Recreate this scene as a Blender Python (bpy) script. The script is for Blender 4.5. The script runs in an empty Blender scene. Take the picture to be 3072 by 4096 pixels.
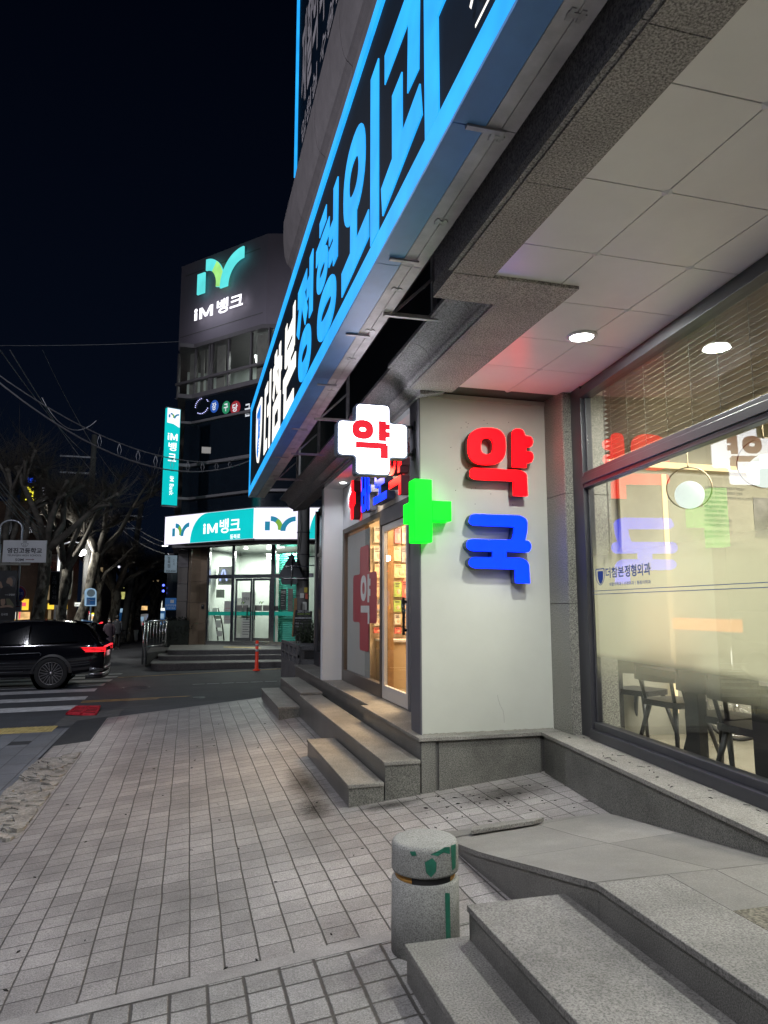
import bpy, math, random
from mathutils import Vector
R = random.Random(7)
SC = bpy.context.scene
COL = SC.collection
# ---------------------------------------------------------------- camera
FPX = 2840.0; CU = 1536.0; CV = 2048.0
PITCH = math.atan(382/FPX); YAW = math.atan(781/math.hypot(FPX, 382))
FWD = Vector((math.sin(YAW)*math.cos(PITCH), math.cos(YAW)*math.cos(PITCH), math.sin(PITCH)))
RGT = Vector((math.cos(YAW), -math.sin(YAW), 0)); UPV = RGT.cross(FWD)
EYE = Vector((0, 0, 1.5))
cam = bpy.data.cameras.new('camera'); co = bpy.data.objects.new('camera', cam); COL.objects.link(co); SC.camera = co
co.location = EYE; co.rotation_euler = (-FWD).to_track_quat('Z', 'Y').to_euler()
cam.sensor_fit = 'HORIZONTAL'; cam.sensor_width = 36; cam.lens = FPX/3072*36; cam.clip_start = .05; cam.clip_end = 2000
# ---------------------------------------------------------------- night sky and exposure
wd = bpy.data.worlds.new('World'); SC.world = wd; wd.use_nodes = True
nt = wd.node_tree; nt.nodes.clear()
tc = nt.nodes.new('ShaderNodeTexCoord'); sp = nt.nodes.new('ShaderNodeSeparateXYZ'); rp = nt.nodes.new('ShaderNodeValToRGB')
bg = nt.nodes.new('ShaderNodeBackground'); ow = nt.nodes.new('ShaderNodeOutputWorld')
nt.links.new(tc.outputs['Generated'], sp.inputs[0]); nt.links.new(sp.outputs['Z'], rp.inputs[0])
nt.links.new(rp.outputs[0], bg.inputs[0]); nt.links.new(bg.outputs[0], ow.inputs[0])
rp.color_ramp.elements[0].position = 0.0; rp.color_ramp.elements[0].color = (.0021, .0040, .0095, 1)
rp.color_ramp.elements[1].position = .75; rp.color_ramp.elements[1].color = (.0003, .0008, .0030, 1)
bg.inputs[1].default_value = 1.0
vs = SC.view_settings; vs.view_transform = 'Standard'; vs.look = 'None'; vs.exposure = 0.12; vs.gamma = 1.0
SC.cycles.max_bounces = 7; SC.cycles.diffuse_bounces = 3; SC.cycles.glossy_bounces = 4; SC.cycles.transparent_max_bounces = 16
SC.cycles.sample_clamp_indirect = 4.0; SC.cycles.caustics_reflective = False; SC.cycles.caustics_refractive = False
# ---------------------------------------------------------------- lamps of the place and added fill lights
def lamp(name, kind, loc, power, col=(1, 1, 1), size=.2, aim=None, spot=None, blend=.6, sy=None):
    l = bpy.data.lights.new(name, kind); l.energy = power; l.color = col
    if kind == 'AREA':
        l.size = size; l.shape = 'DISK'
        if sy: l.shape = 'RECTANGLE'; l.size_y = sy
    elif kind in ('POINT', 'SPOT'): l.shadow_soft_size = size
    if spot: l.spot_size = math.radians(spot); l.spot_blend = blend
    o = bpy.data.objects.new(name, l); COL.objects.link(o); o.location = loc
    if aim is not None: o.rotation_euler = (Vector(loc)-Vector(aim)).to_track_quat('Z', 'Y').to_euler()
    return o
# under-canopy downlights: one in view, two added out of view for more light
DOWN = [(2.91, 4.76), (2.91, 1.45), (2.91, -1.6)]
for (lx, ly), pw in zip(DOWN, (62, 66, 60)):
    lamp('downlight_lamp', 'AREA', (lx, ly, 3.585), pw, (.96, 1, .93), .2, (lx, ly, 0))
# added fill lights without posts, out of view, for pavement, facade and bank
lamp('added_fill_light', 'SPOT', (-2.3, -1.2, 6.9), 1650, (.93, .94, 1), .35, (-.6, 5.0, 0), 150, 1.0)
lamp('added_fill_light', 'POINT', (-6.5, 11.5, 8.2), 1300, (.88, .90, 1), .3)
lamp('added_fill_light', 'SPOT', (-8.0, 15.5, 9.5), 4200, (.86, .88, 1), .3, (5.0, 27, 7), 64, .8)
lamp('added_fill_light', 'SPOT', (-7.2, 33.0, 6.0), 1500, (.95, .93, .86), .3, (-3.2, 36.0, 0), 110, 1.0)
# rooms behind glass
lamp('pharmacy_room_light', 'AREA', (3.6, 9.4, 3.0), 420, (1, .72, .42), 1.6, (3.2, 9.0, 0), sy=3.0)
lamp('clinic_room_light', 'AREA', (5.6, 4.2, 3.55), 560, (1, .945, .83), 2.4, (5.4, 4.2, 0), sy=4.5)
# recessed lights over the pharmacy name board
lamp('board_downlight', 'SPOT', (2.36, 11.1, 3.5), 60, (.9, .93, 1), .05, (2.36, 11.3, 0), 140, .9)
lamp('board_downlight', 'SPOT', (2.36, 8.9, 3.5), 55, (.9, .93, 1), .05, (2.36, 8.9, 0), 140, .9)
# ---------------------------------------------------------------- pixel ray onto a real plane (measuring aid)
def ray(u, v): return FWD*FPX + RGT*(u-CU) - UPV*(v-CV)
def hit(u, v, n, p):
    r = ray(u, v); n = Vector(n); return EYE + r*((Vector(p)-EYE).dot(n)/r.dot(n))
def px(u, v, x): return hit(u, v, (1, 0, 0), (x, 0, 0))
def py(u, v, y): return hit(u, v, (0, 1, 0), (0, y, 0))
def pz(u, v, z): return hit(u, v, (0, 0, 1), (0, 0, z))
def pdp(u, v, d):
    r = ray(u, v); return EYE + r*(d/math.hypot(r.x, r.y)) if False else EYE + r*(d/FPX)
# ---------------------------------------------------------------- materials
MT = {}
def _new(name):
    m = bpy.data.materials.new(name); m.use_nodes = True; MT[name] = m
    return m, m.node_tree, m.node_tree.nodes['Principled BSDF']
def rgba(c, k=1): return (c[0]*k, c[1]*k, c[2]*k, 1)
def mat(name, c, rough=.6, metal=0, var=.12, vs_=3.0, bump=0, bs=60, e=None, es=1.0, coat=0, spec=.5, fine=0, fs=120):
    m, t, b = _new(name); N = t.nodes.new; L = t.links.new
    b.inputs['Roughness'].default_value = rough; b.inputs['Metallic'].default_value = metal
    b.inputs['Coat Weight'].default_value = coat; b.inputs['Specular IOR Level'].default_value = spec
    tcn = N('ShaderNodeTexCoord')
    nz = N('ShaderNodeTexNoise'); nz.inputs['Scale'].default_value = vs_; nz.inputs['Detail'].default_value = 5; nz.inputs['Roughness'].default_value = .65
    L(tcn.outputs['Object'], nz.inputs['Vector'])
    mx = N('ShaderNodeMix'); mx.data_type = 'RGBA'
    mx.inputs[6].default_value = rgba(c, 1-var); mx.inputs[7].default_value = rgba(c, 1+var)
    mr = N('ShaderNodeMapRange'); mr.inputs[1].default_value = .3; mr.inputs[2].default_value = .7
    L(nz.outputs[0], mr.inputs[0]); L(mr.outputs[0], mx.inputs[0]); out = mx.outputs[2]
    if fine:
        n2 = N('ShaderNodeTexNoise'); n2.inputs['Scale'].default_value = fs; n2.inputs['Detail'].default_value = 3; n2.inputs['Roughness'].default_value = .8
        L(tcn.outputs['Object'], n2.inputs['Vector'])
        m2 = N('ShaderNodeMapRange'); m2.inputs[1].default_value = .35; m2.inputs[2].default_value = .65; m2.inputs[3].default_value = 1-fine; m2.inputs[4].default_value = 1+fine
        L(n2.outputs[0], m2.inputs[0])
        vm = N('ShaderNodeVectorMath'); vm.operation = 'SCALE'; L(out, vm.inputs[0]); L(m2.outputs[0], vm.inputs['Scale']); out = vm.outputs[0]
    L(out, b.inputs['Base Color'])
    if bump:
        n3 = N('ShaderNodeTexNoise'); n3.inputs['Scale'].default_value = bs; n3.inputs['Detail'].default_value = 4
        L(tcn.outputs['Object'], n3.inputs['Vector'])
        bp = N('ShaderNodeBump'); bp.inputs['Strength'].default_value = bump; bp.inputs['Distance'].default_value = .01
        L(n3.outputs[0], bp.inputs['Height']); L(bp.outputs[0], b.inputs['Normal'])
    if e:
        b.inputs['Emission Color'].default_value = rgba(e); b.inputs['Emission Strength'].default_value = es
    return m
def glow(name, c, s=1.0, var=.08, vs_=1.6, base=None):
    """lit acrylic: emission with the slight unevenness of the lamps behind it"""
    m, t, b = _new(name); N = t.nodes.new; L = t.links.new
    b.inputs['Base Color'].default_value = rgba(base or (c[0]*.12+.01, c[1]*.12+.01, c[2]*.12+.01)); b.inputs['Roughness'].default_value = .5; b.inputs['Specular IOR Level'].default_value = .12
    tcn = N('ShaderNodeTexCoord'); nz = N('ShaderNodeTexNoise'); nz.inputs['Scale'].default_value = vs_; nz.inputs['Detail'].default_value = 2
    L(tcn.outputs['Object'], nz.inputs['Vector'])
    mr = N('ShaderNodeMapRange'); mr.inputs[1].default_value = .3; mr.inputs[2].default_value = .7; mr.inputs[3].default_value = s*(1-var); mr.inputs[4].default_value = s*(1+var)
    L(nz.outputs[0], mr.inputs[0]); L(mr.outputs[0], b.inputs['Emission Strength'])
    b.inputs['Emission Color'].default_value = rgba(c)
    return m
def glass(name, tint=(1, 1, 1), ior=1.5, rough=0.0, film=0, fcol=(.8, .8, .7)):
    m, t, b = _new(name); t.nodes.remove(b); N = t.nodes.new; L = t.links.new
    tr = N('ShaderNodeBsdfTransparent'); tr.inputs[0].default_value = rgba(tint)
    gl = N('ShaderNodeBsdfGlossy'); gl.inputs['Roughness'].default_value = rough
    fr = N('ShaderNodeFresnel'); mx = N('ShaderNodeMixShader')
    gm = N('ShaderNodeNewGeometry'); im = N('ShaderNodeMapRange'); im.inputs[3].default_value = ior; im.inputs[4].default_value = 1/ior
    L(gm.outputs['Backfacing'], im.inputs[0]); L(im.outputs[0], fr.inputs[0])
    L(fr.outputs[0], mx.inputs[0]); L(tr.outputs[0], mx.inputs[1]); L(gl.outputs[0], mx.inputs[2])
    L(mx.outputs[0], t.nodes['Material Output'].inputs[0])
    return m
def granite(name, dark, light, scale=210, blotch=.18, rough=.62, bump=.25, mid=.5):
    m, t, b = _new(name); N = t.nodes.new; L = t.links.new
    tcn = N('ShaderNodeTexCoord'); a = N('ShaderNodeTexNoise'); a.inputs['Scale'].default_value = scale; a.inputs['Detail'].default_value = 2; a.inputs['Roughness'].default_value = .7
    L(tcn.outputs['Object'], a.inputs['Vector'])
    r = N('ShaderNodeValToRGB'); e = r.color_ramp.elements
    e[0].position = mid-.14; e[0].color = rgba(dark); e[1].position = mid+.14; e[1].color = rgba(light)
    L(a.outputs[0], r.inputs[0])
    n2 = N('ShaderNodeTexNoise'); n2.inputs['Scale'].default_value = 2.3; n2.inputs['Detail'].default_value = 6; n2.inputs['Roughness'].default_value = .6
    L(tcn.outputs['Object'], n2.inputs['Vector'])
    mr = N('ShaderNodeMapRange'); mr.inputs[1].default_value = .3; mr.inputs[2].default_value = .7; mr.inputs[3].default_value = 1-blotch; mr.inputs[4].default_value = 1+blotch
    L(n2.outputs[0], mr.inputs[0]); vm = N('ShaderNodeVectorMath'); vm.operation = 'SCALE'
    L(r.outputs[0], vm.inputs[0]); L(mr.outputs[0], vm.inputs['Scale']); L(vm.outputs[0], b.inputs['Base Color'])
    b.inputs['Roughness'].default_value = rough
    bp = N('ShaderNodeBump'); bp.inputs['Strength'].default_value = bump; bp.inputs['Distance'].default_value = .004
    L(a.outputs[0], bp.inputs['Height']); L(bp.outputs[0], b.inputs['Normal'])
    return m
def paving(name, w, h, x0, y0, joint, c1, c2, cj, jit=.03, rough=.6, fine=.22, stain=.2, offs=0.0):
    """stack-bond pavers in plan: columns along y with slightly uneven rows, granular face, dirty joints"""
    m, t, b = _new(name); N = t.nodes.new; L = t.links.new
    g = N('ShaderNodeNewGeometry'); s = N('ShaderNodeSeparateXYZ'); L(g.outputs['Position'], s.inputs[0])
    wob = N('ShaderNodeTexNoise'); wob.inputs['Scale'].default_value = 1.7; wob.inputs['Detail'].default_value = 3; L(g.outputs['Position'], wob.inputs['Vector'])
    def mth(op, a_, b_=None, c_=None):
        n = N('ShaderNodeMath'); n.operation = op
        for i, q in enumerate((a_, b_, c_)):
            if q is None: continue
            if isinstance(q, (int, float)): n.inputs[i].default_value = q
            else: L(q, n.inputs[i])
        return n.outputs[0]
    wb = mth('MULTIPLY', mth('SUBTRACT', wob.outputs[0], .5), .022)
    ux = mth('DIVIDE', mth('SUBTRACT', mth('ADD', s.outputs['X'], wb), x0), w)
    ci = mth('FLOOR', ux)
    wn = N('ShaderNodeTexWhiteNoise'); wn.noise_dimensions = '1D'; L(ci, wn.inputs['W'])
    vy = mth('DIVIDE', mth('SUBTRACT', mth('ADD', mth('ADD', s.outputs['Y'], wb), mth('MULTIPLY', mth('SUBTRACT', wn.outputs[0], .5), jit)), y0), h)
    if offs: vy = mth('ADD', vy, mth('MULTIPLY', ci, offs))
    ri = mth('FLOOR', vy)
    fx = mth('FRACT', ux); fy = mth('FRACT', vy)
    def edge(f, size): return mth('MULTIPLY', mth('MINIMUM', f, mth('SUBTRACT', 1.0, f)), size)
    ex = edge(fx, w); ey = mth('ADD', edge(fy, h), joint*.12)
    d = mth('MINIMUM', ex, ey)
    n0 = N('ShaderNodeTexNoise'); n0.inputs['Scale'].default_value = 35; n0.inputs['Detail'].default_value = 4; L(g.outputs['Position'], n0.inputs['Vector'])
    jr = N('ShaderNodeMapRange'); jr.interpolation_type = 'SMOOTHSTEP'
    L(mth('ADD', d, mth('MULTIPLY', mth('SUBTRACT', n0.outputs[0], .5), joint*.7)), jr.inputs[0]); jr.inputs[1].default_value = joint*.42; jr.inputs[2].default_value = joint*1.05
    cb = N('ShaderNodeCombineXYZ'); L(ci, cb.inputs[0]); L(ri, cb.inputs[1])
    w2 = N('ShaderNodeTexWhiteNoise'); w2.noise_dimensions = '3D'; L(cb.outputs[0], w2.inputs['Vector'])
    cm = N('ShaderNodeMix'); cm.data_type = 'RGBA'; cm.inputs[6].default_value = rgba(c1); cm.inputs[7].default_value = rgba(c2); L(w2.outputs[0], cm.inputs[0])
    gr = N('ShaderNodeTexNoise'); gr.inputs['Scale'].default_value = 120; gr.inputs['Detail'].default_value = 3; gr.inputs['Roughness'].default_value = .75; L(g.outputs['Position'], gr.inputs['Vector'])
    f1 = N('ShaderNodeMapRange'); f1.inputs[1].default_value = .35; f1.inputs[2].default_value = .65; f1.inputs[3].default_value = 1-fine; f1.inputs[4].default_value = 1+fine; L(gr.outputs[0], f1.inputs[0])
    st = N('ShaderNodeTexNoise'); st.inputs['Scale'].default_value = 1.1; st.inputs['Detail'].default_value = 8; st.inputs['Roughness'].default_value = .68; L(g.outputs['Position'], st.inputs['Vector'])
    f2 = N('ShaderNodeMapRange'); f2.inputs[1].default_value = .3; f2.inputs[2].default_value = .7; f2.inputs[3].default_value = 1-stain; f2.inputs[4].default_value = 1+stain; L(st.outputs[0], f2.inputs[0])
    vr = N('ShaderNodeTexVoronoi'); vr.inputs['Scale'].default_value = 1.9; L(g.outputs['Position'], vr.inputs['Vector'])
    sp_ = N('ShaderNodeMapRange'); sp_.inputs[1].default_value = .022; sp_.inputs[2].default_value = .036; sp_.inputs[3].default_value = .45; sp_.inputs[4].default_value = 1; L(vr.outputs['Distance'], sp_.inputs[0])
    k = mth('MULTIPLY', mth('MULTIPLY', f1.outputs[0], f2.outputs[0]), sp_.outputs[0])
    vm = N('ShaderNodeVectorMath'); vm.operation = 'SCALE'; L(cm.outputs[2], vm.inputs[0]); L(k, vm.inputs['Scale'])
    jm = N('ShaderNodeMix'); jm.data_type = 'RGBA'; jm.inputs[6].default_value = rgba(cj); L(vm.outputs[0], jm.inputs[7]); L(jr.outputs[0], jm.inputs[0])
    L(jm.outputs[2], b.inputs['Base Color']); b.inputs['Roughness'].default_value = rough
    tl = mth('MULTIPLY', w2.outputs[0], .25)
    hh = mth('ADD', mth('ADD', jr.outputs[0], mth('MULTIPLY', gr.outputs[0], .22)), tl)
    bp = N('ShaderNodeBump'); bp.inputs['Strength'].default_value = .75; bp.inputs['Distance'].default_value = .008; L(hh, bp.inputs['Height']); L(bp.outputs[0], b.inputs['Normal'])
    return m
# ---------------------------------------------------------------- mesh builder
class Fr:
    """a vertical working plane: o origin, ex to the right as seen from outside, up, n outward"""
    def __init__(s, o, ex, up=(0, 0, 1)):
        s.o = Vector(o); s.ex = Vector(ex).normalized(); s.up = Vector(up).normalized(); s.n = s.ex.cross(s.up)
    def p(s, u, v, w=0): return s.o + s.ex*u + s.up*v + s.n*w
    def uv(s, U, V, w=0):
        q = hit(U, V, s.n, s.o + s.n*w) - s.o; return q.dot(s.ex), q.dot(s.up)
class M:
    def __init__(s): s.v = []; s.f = []; s.mi = []; s.sm = []
    def add(s, vs, fs, mi=0, sm=False):
        b = len(s.v); s.v += [Vector(q) for q in vs]
        for f in fs: s.f.append([b+i for i in f]); s.mi.append(mi); s.sm.append(sm)
        return s
    def bx(s, x0, x1, y0, y1, z0, z1, mi=0):
        vs = [(x, y, z) for z in (z0, z1) for y in (y0, y1) for x in (x0, x1)]
        return s.add(vs, [(0, 2, 3, 1), (4, 5, 7, 6), (0, 1, 5, 4), (2, 6, 7, 3), (0, 4, 6, 2), (1, 3, 7, 5)], mi)
    def fb(s, F, u0, u1, v0, v1, w0, w1, mi=0, fmi=None):
        vs = [F.p(u, v, w) for v in (v0, v1) for w in (w0, w1) for u in (u0, u1)]
        fs = [(0, 1, 3, 2), (4, 6, 7, 5), (0, 4, 5, 1), (2, 3, 7, 6), (0, 2, 6, 4), (1, 5, 7, 3)]
        s.add(vs, fs, mi)
        if fmi is not None: s.mi[-3] = fmi
        return s
    def prism(s, pts, d, mi=0, fmi=None):
        """pts: planar loop of Vectors, d: extrusion vector (towards the back); front face mat fmi"""
        n = len(pts); d = Vector(d); vs = [Vector(q) for q in pts] + [Vector(q)+d for q in pts]
        s.add(vs, [list(range(n)), list(range(2*n-1, n-1, -1))] + [[i, i+n, (i+1) % n+n, (i+1) % n] for i in range(n)], mi)
        if fmi is not None: s.mi[-(n+2)] = fmi
        return s
    def bar(s, a, b, w, h=None, mi=0, up=(0, 0, 1)):
        a = Vector(a); b = Vector(b); h = h or w; d = (b-a).normalized(); u = Vector(up)
        if abs(d.dot(u)) > .98: u = Vector((1, 0, 0))
        r = d.cross(u).normalized()*w/2; q = r.cross(d).normalized()*h/2
        vs = [p+i*r+j*q for p in (a, b) for i, j in ((-1, -1), (1, -1), (1, 1), (-1, 1))]
        return s.add(vs, [(3, 2, 1, 0), (4, 5, 6, 7), (0, 1, 5, 4), (1, 2, 6, 5), (2, 3, 7, 6), (3, 0, 4, 7)], mi)
    def tube(s, pts, rad, n=8, mi=0, sm=True, cap=True):
        pts = [Vector(p) for p in pts]; k = len(pts)
        if isinstance(rad, (int, float)): rad = [rad]*k
        d0 = (pts[1]-pts[0]).normalized(); u = Vector((0, 0, 1)) if abs(d0.z) < .9 else Vector((1, 0, 0)); u = (u-d0*u.dot(d0)).normalized()
        vs = []
        for i, p in enumerate(pts):
            d = (pts[min(i+1, k-1)]-pts[max(i-1, 0)]).normalized(); u = (u-d*u.dot(d)).normalized(); w = d.cross(u)
            vs += [p+(u*math.cos(a)+w*math.sin(a))*rad[i] for a in [2*math.pi*j/n for j in range(n)]]
        fs = [[i*n+j, i*n+(j+1) % n, (i+1)*n+(j+1) % n, (i+1)*n+j] for i in range(k-1) for j in range(n)]
        if cap: fs += [list(range(n-1, -1, -1)), list(range((k-1)*n, k*n))]
        return s.add(vs, fs, mi, sm)
    def lathe(s, c, prof, n=24, mi=0, ax=(0, 0, 1), sm=True, flip=False):
        c = Vector(c); ax = Vector(ax).normalized(); u = Vector((1, 0, 0)) if abs(ax.x) < .9 else Vector((0, 1, 0)); u = (u-ax*u.dot(ax)).normalized(); w = ax.cross(u)
        k = len(prof); vs = []
        for r, z in prof: vs += [c+ax*z+(u*math.cos(a)+w*math.sin(a))*r for a in [2*math.pi*j/n for j in range(n)]]
        fs = [[i*n+j, i*n+(j+1) % n, (i+1)*n+(j+1) % n, (i+1)*n+j] for i in range(k-1) for j in range(n)]
        if prof[0][0] > 1e-4: fs.append(list(range(n-1, -1, -1)))
        if prof[-1][0] > 1e-4: fs.append(list(range((k-1)*n, k*n)))
        return s.add(vs, fs, mi, sm)
    def sph(s, c, r, n=16, mi=0, sc=(1, 1, 1)):
        c = Vector(c); m_ = n//2; vs = []; fs = []
        for i in range(m_+1):
            a = math.pi*i/m_
            for j in range(n):
                b = 2*math.pi*j/n; vs.append(c+Vector((r*sc[0]*math.sin(a)*math.cos(b), r*sc[1]*math.sin(a)*math.sin(b), r*sc[2]*math.cos(a))))
        for i in range(m_):
            for j in range(n): fs.append([i*n+j, (i+1)*n+j, (i+1)*n+(j+1) % n, i*n+(j+1) % n])
        return s.add(vs, fs, mi, True)
    def grid(s, fn, nu, nv, mi=0, sm=True):
        vs = [fn(i/nu, j/nv) for j in range(nv+1) for i in range(nu+1)]
        return s.add(vs, [[j*(nu+1)+i, j*(nu+1)+i+1, (j+1)*(nu+1)+i+1, (j+1)*(nu+1)+i] for j in range(nv) for i in range(nu)], mi, sm)
    def build(s, name, mats, parent=None, label=None, cat=None, group=None, kind=None, bevel=0, seg=2):
        if isinstance(mats, str): mats = [mats]
        if parent is not None: org = Vector(parent['_o'])
        else:
            xs = [q.x for q in s.v]; ys = [q.y for q in s.v]; zs = [q.z for q in s.v]
            org = Vector(((min(xs)+max(xs))/2, (min(ys)+max(ys))/2, min(zs)))
        me = bpy.data.meshes.new(name); me.from_pydata([tuple(q-org) for q in s.v], [], s.f); me.update()
        for m in mats: me.materials.append(MT[m])
        me.polygons.foreach_set('material_index', s.mi); me.polygons.foreach_set('use_smooth', s.sm)
        o = bpy.data.objects.new(name, me); COL.objects.link(o); o['_o'] = tuple(org)
        if parent is not None: o.parent = parent
        else: o.location = org
        if bevel:
            b = o.modifiers.new('bevel', 'BEVEL'); b.width = bevel; b.segments = seg; b.limit_method = 'ANGLE'; b.angle_limit = math.radians(40)
        return tag(o, label, cat, group, kind)
def tag(o, label=None, cat=None, group=None, kind=None):
    if label: o['label'] = label
    if cat: o['category'] = cat
    if group: o['group'] = group
    if kind: o['kind'] = kind
    return o
def thing(name, loc, label, cat, group=None):
    o = bpy.data.objects.new(name, None); COL.objects.link(o); o.location = loc; o['_o'] = tuple(loc); o.empty_display_size = .2
    return tag(o, label, cat, group)
def copytree(o, loc, rz=0, label=None, parent=None):
    c = o.copy(); COL.objects.link(c)
    if parent is None:
        c.location = loc; c.rotation_euler = (0, 0, rz); c['_o'] = tuple(loc)
        if label: c['label'] = label
    else: c.parent = parent
    for ch in list(o.children): copytree(ch, None, parent=c)
    return c
# ---------------------------------------------------------------- lettering
def textverts(body, off=0.0, spacing=1.0):
    cu = bpy.data.curves.new('t', 'FONT'); cu.body = body; cu.offset = off; cu.space_character = spacing; cu.resolution_u = 3
    o = bpy.data.objects.new('t', cu); COL.objects.link(o)
    dg = bpy.context.evaluated_depsgraph_get(); me = bpy.data.meshes.new_from_object(o.evaluated_get(dg))
    vs = [v.co.copy() for v in me.vertices]; fs = [list(p.vertices) for p in me.polygons]
    bpy.data.objects.remove(o); bpy.data.curves.remove(cu); bpy.data.meshes.remove(me)
    return vs, fs
def text(mb, F, body, u0, v0, u1, v1, w=.003, mi=0, off=0.008, spacing=1.0, flip=False, rot=False):
    """flat lettering fitted into the rectangle (u0,v0)-(u1,v1) of the plane F, w in front of it"""
    vs, fs = textverts(body, off, spacing)
    if not vs: return
    if rot: vs = [Vector((v.y, -v.x, 0)) for v in vs]
    x0 = min(v.x for v in vs); x1 = max(v.x for v in vs); y0 = min(v.y for v in vs); y1 = max(v.y for v in vs)
    sx = (u1-u0)/(x1-x0); sy = (v1-v0)/max(1e-6, y1-y0)
    mb.add([F.p(u0+(v.x-x0)*sx, v0+(v.y-y0)*sy, w) for v in vs], fs, mi)
def shape(mb, pts_lists, to3d, depth, mi_front=0, mi_side=1, bev=.0):
    """outline (+ holes) in plane coordinates -> front face, side walls"""
    cu = bpy.data.curves.new('s', 'CURVE'); cu.dimensions = '2D'; cu.fill_mode = 'BOTH'
    for pl in pts_lists:
        sp_ = cu.splines.new('POLY'); sp_.points.add(len(pl)-1); sp_.use_cyclic_u = True
        for i, (a, b) in enumerate(pl): sp_.points[i].co = (a, b, 0, 1)
    o = bpy.data.objects.new('s', cu); COL.objects.link(o)
    dg = bpy.context.evaluated_depsgraph_get(); me = bpy.data.meshes.new_from_object(o.evaluated_get(dg))
    vs = [v.co.copy() for v in me.vertices]; fs = [list(p.vertices) for p in me.polygons]
    bpy.data.objects.remove(o); bpy.data.curves.remove(cu); bpy.data.meshes.remove(me)
    mb.add([to3d(v.x, v.y, 0) for v in vs], fs, mi_front)
    if depth:
        for pl in pts_lists:
            n = len(pl)
            mb.add([to3d(a, b, .0) for a, b in pl]+[to3d(a, b, -depth) for a, b in pl], [[i, (i+1) % n, (i+1) % n+n, i+n] for i in range(n)], mi_side)
def rnd(pl, r=6, k=4):
    """round the corners of a polygon; pl entries (x,y[,radius])"""
    out = []; n = len(pl)
    for i in range(n):
        p = Vector(pl[i][:2]); a = Vector(pl[i-1][:2]); b = Vector(pl[(i+1) % n][:2]); rr = pl[i][2] if len(pl[i]) > 2 else r
        da = (a-p); db = (b-p); t_ = min(rr, da.length*.48, db.length*.48)
        if t_ < .02 * max(da.length, db.length) and rr == 0: out.append(tuple(p)); continue
        s0 = p+da.normalized()*t_; s1 = p+db.normalized()*t_
        for j in range(k+1):
            q = j/k; out.append(tuple(s0*(1-q)**2+p*2*q*(1-q)+s1*q*q))
    return out
def im_word(mb, F, u0, v0, u1, v1, w):
    W_ = u1-u0; H_ = v1-v0; t_ = W_*.15; k = .0
    mb.fb(F, u0, u0+t_, v0, v0+H_*.68, w-.004, w); mb.prism([F.p(u0+t_/2+t_*.56*math.cos(6.283*i/14), v0+H_*.88+t_*.56*math.sin(6.283*i/14), w) for i in range(14)], F.n*-.004)
    a = u0+W_*.27; b = u1; m_ = (a+b)/2; X_ = lambda x, y: F.p(x, y, w)
    mb.prism([X_(a, v0), X_(a+t_, v0), X_(a+t_, v0+H_*.62), X_(m_-t_*.42, v0+H_*.10), X_(m_+t_*.42, v0+H_*.10), X_(b-t_, v0+H_*.62), X_(b-t_, v0), X_(b, v0), X_(b, v1), X_(b-t_*1.05, v1), X_(m_, v0+H_*.36), X_(a+t_*1.05, v1), X_(a, v1)], F.n*-.004)
def strokes(mb, F, segs, th, u0, v0, su, sv, w=.0, dep=.05, mi=0, fmi=None):
    """bold stroke letters: segs = list of ((x,y),(x,y)[,k]) in a unit box; ('O',cx,cy,rx,ry[,k]) draws a ring"""
    st = 0
    for sg in segs:
        st += 1; ww = w+st*.0007
        if sg[0] == 'O':
            _, cx, cy, rx, ry = sg[:5]; k = sg[5] if len(sg) > 5 else 1; n = 28
            o_ = []; i_ = []
            for j in range(n):
                a = 2*math.pi*j/n; c_ = math.cos(a); s_ = math.sin(a); e_ = .85
                c_ = math.copysign(abs(c_)**e_, c_); s_ = math.copysign(abs(s_)**e_, s_)
                o_.append((u0+(cx+rx*c_)*su, v0+(cy+ry*s_)*sv)); i_.append((u0+cx*su+(rx*su-th*k)*c_, v0+cy*sv+(ry*sv-th*k)*s_))
            vs = [F.p(a, b, ww) for a, b in o_]+[F.p(a, b, ww) for a, b in i_]+[F.p(a, b, w-dep) for a, b in o_]+[F.p(a, b, w-dep) for a, b in i_]
            mb.add(vs, [[j, (j+1) % n, (j+1) % n+n, j+n] for j in range(n)], mi if fmi is None else fmi)
            mb.add(vs, [[j+2*n, (j+1) % n+2*n, (j+1) % n, j] for j in range(n)]+[[j+n, (j+1) % n+n, (j+1) % n+3*n, j+3*n] for j in range(n)], mi)
        else:
            (ax, ay), (bx_, by) = sg[0], sg[1]; k = sg[2] if len(sg) > 2 else 1
            a = Vector((u0+ax*su, v0+ay*sv)); b = Vector((u0+bx_*su, v0+by*sv)); d = (b-a).normalized(); t_ = th*k/2
            n_ = Vector((-d.y, d.x))*t_; ext = d*(t_ if (len(sg) > 3 and sg[3]) else 0)
            lo = [a-n_-ext, b-n_+ext, b+n_+ext, a+n_-ext]
            mb.prism([F.p(q.x, q.y, ww) for q in lo], F.n*(-dep), mi, fmi)
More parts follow.
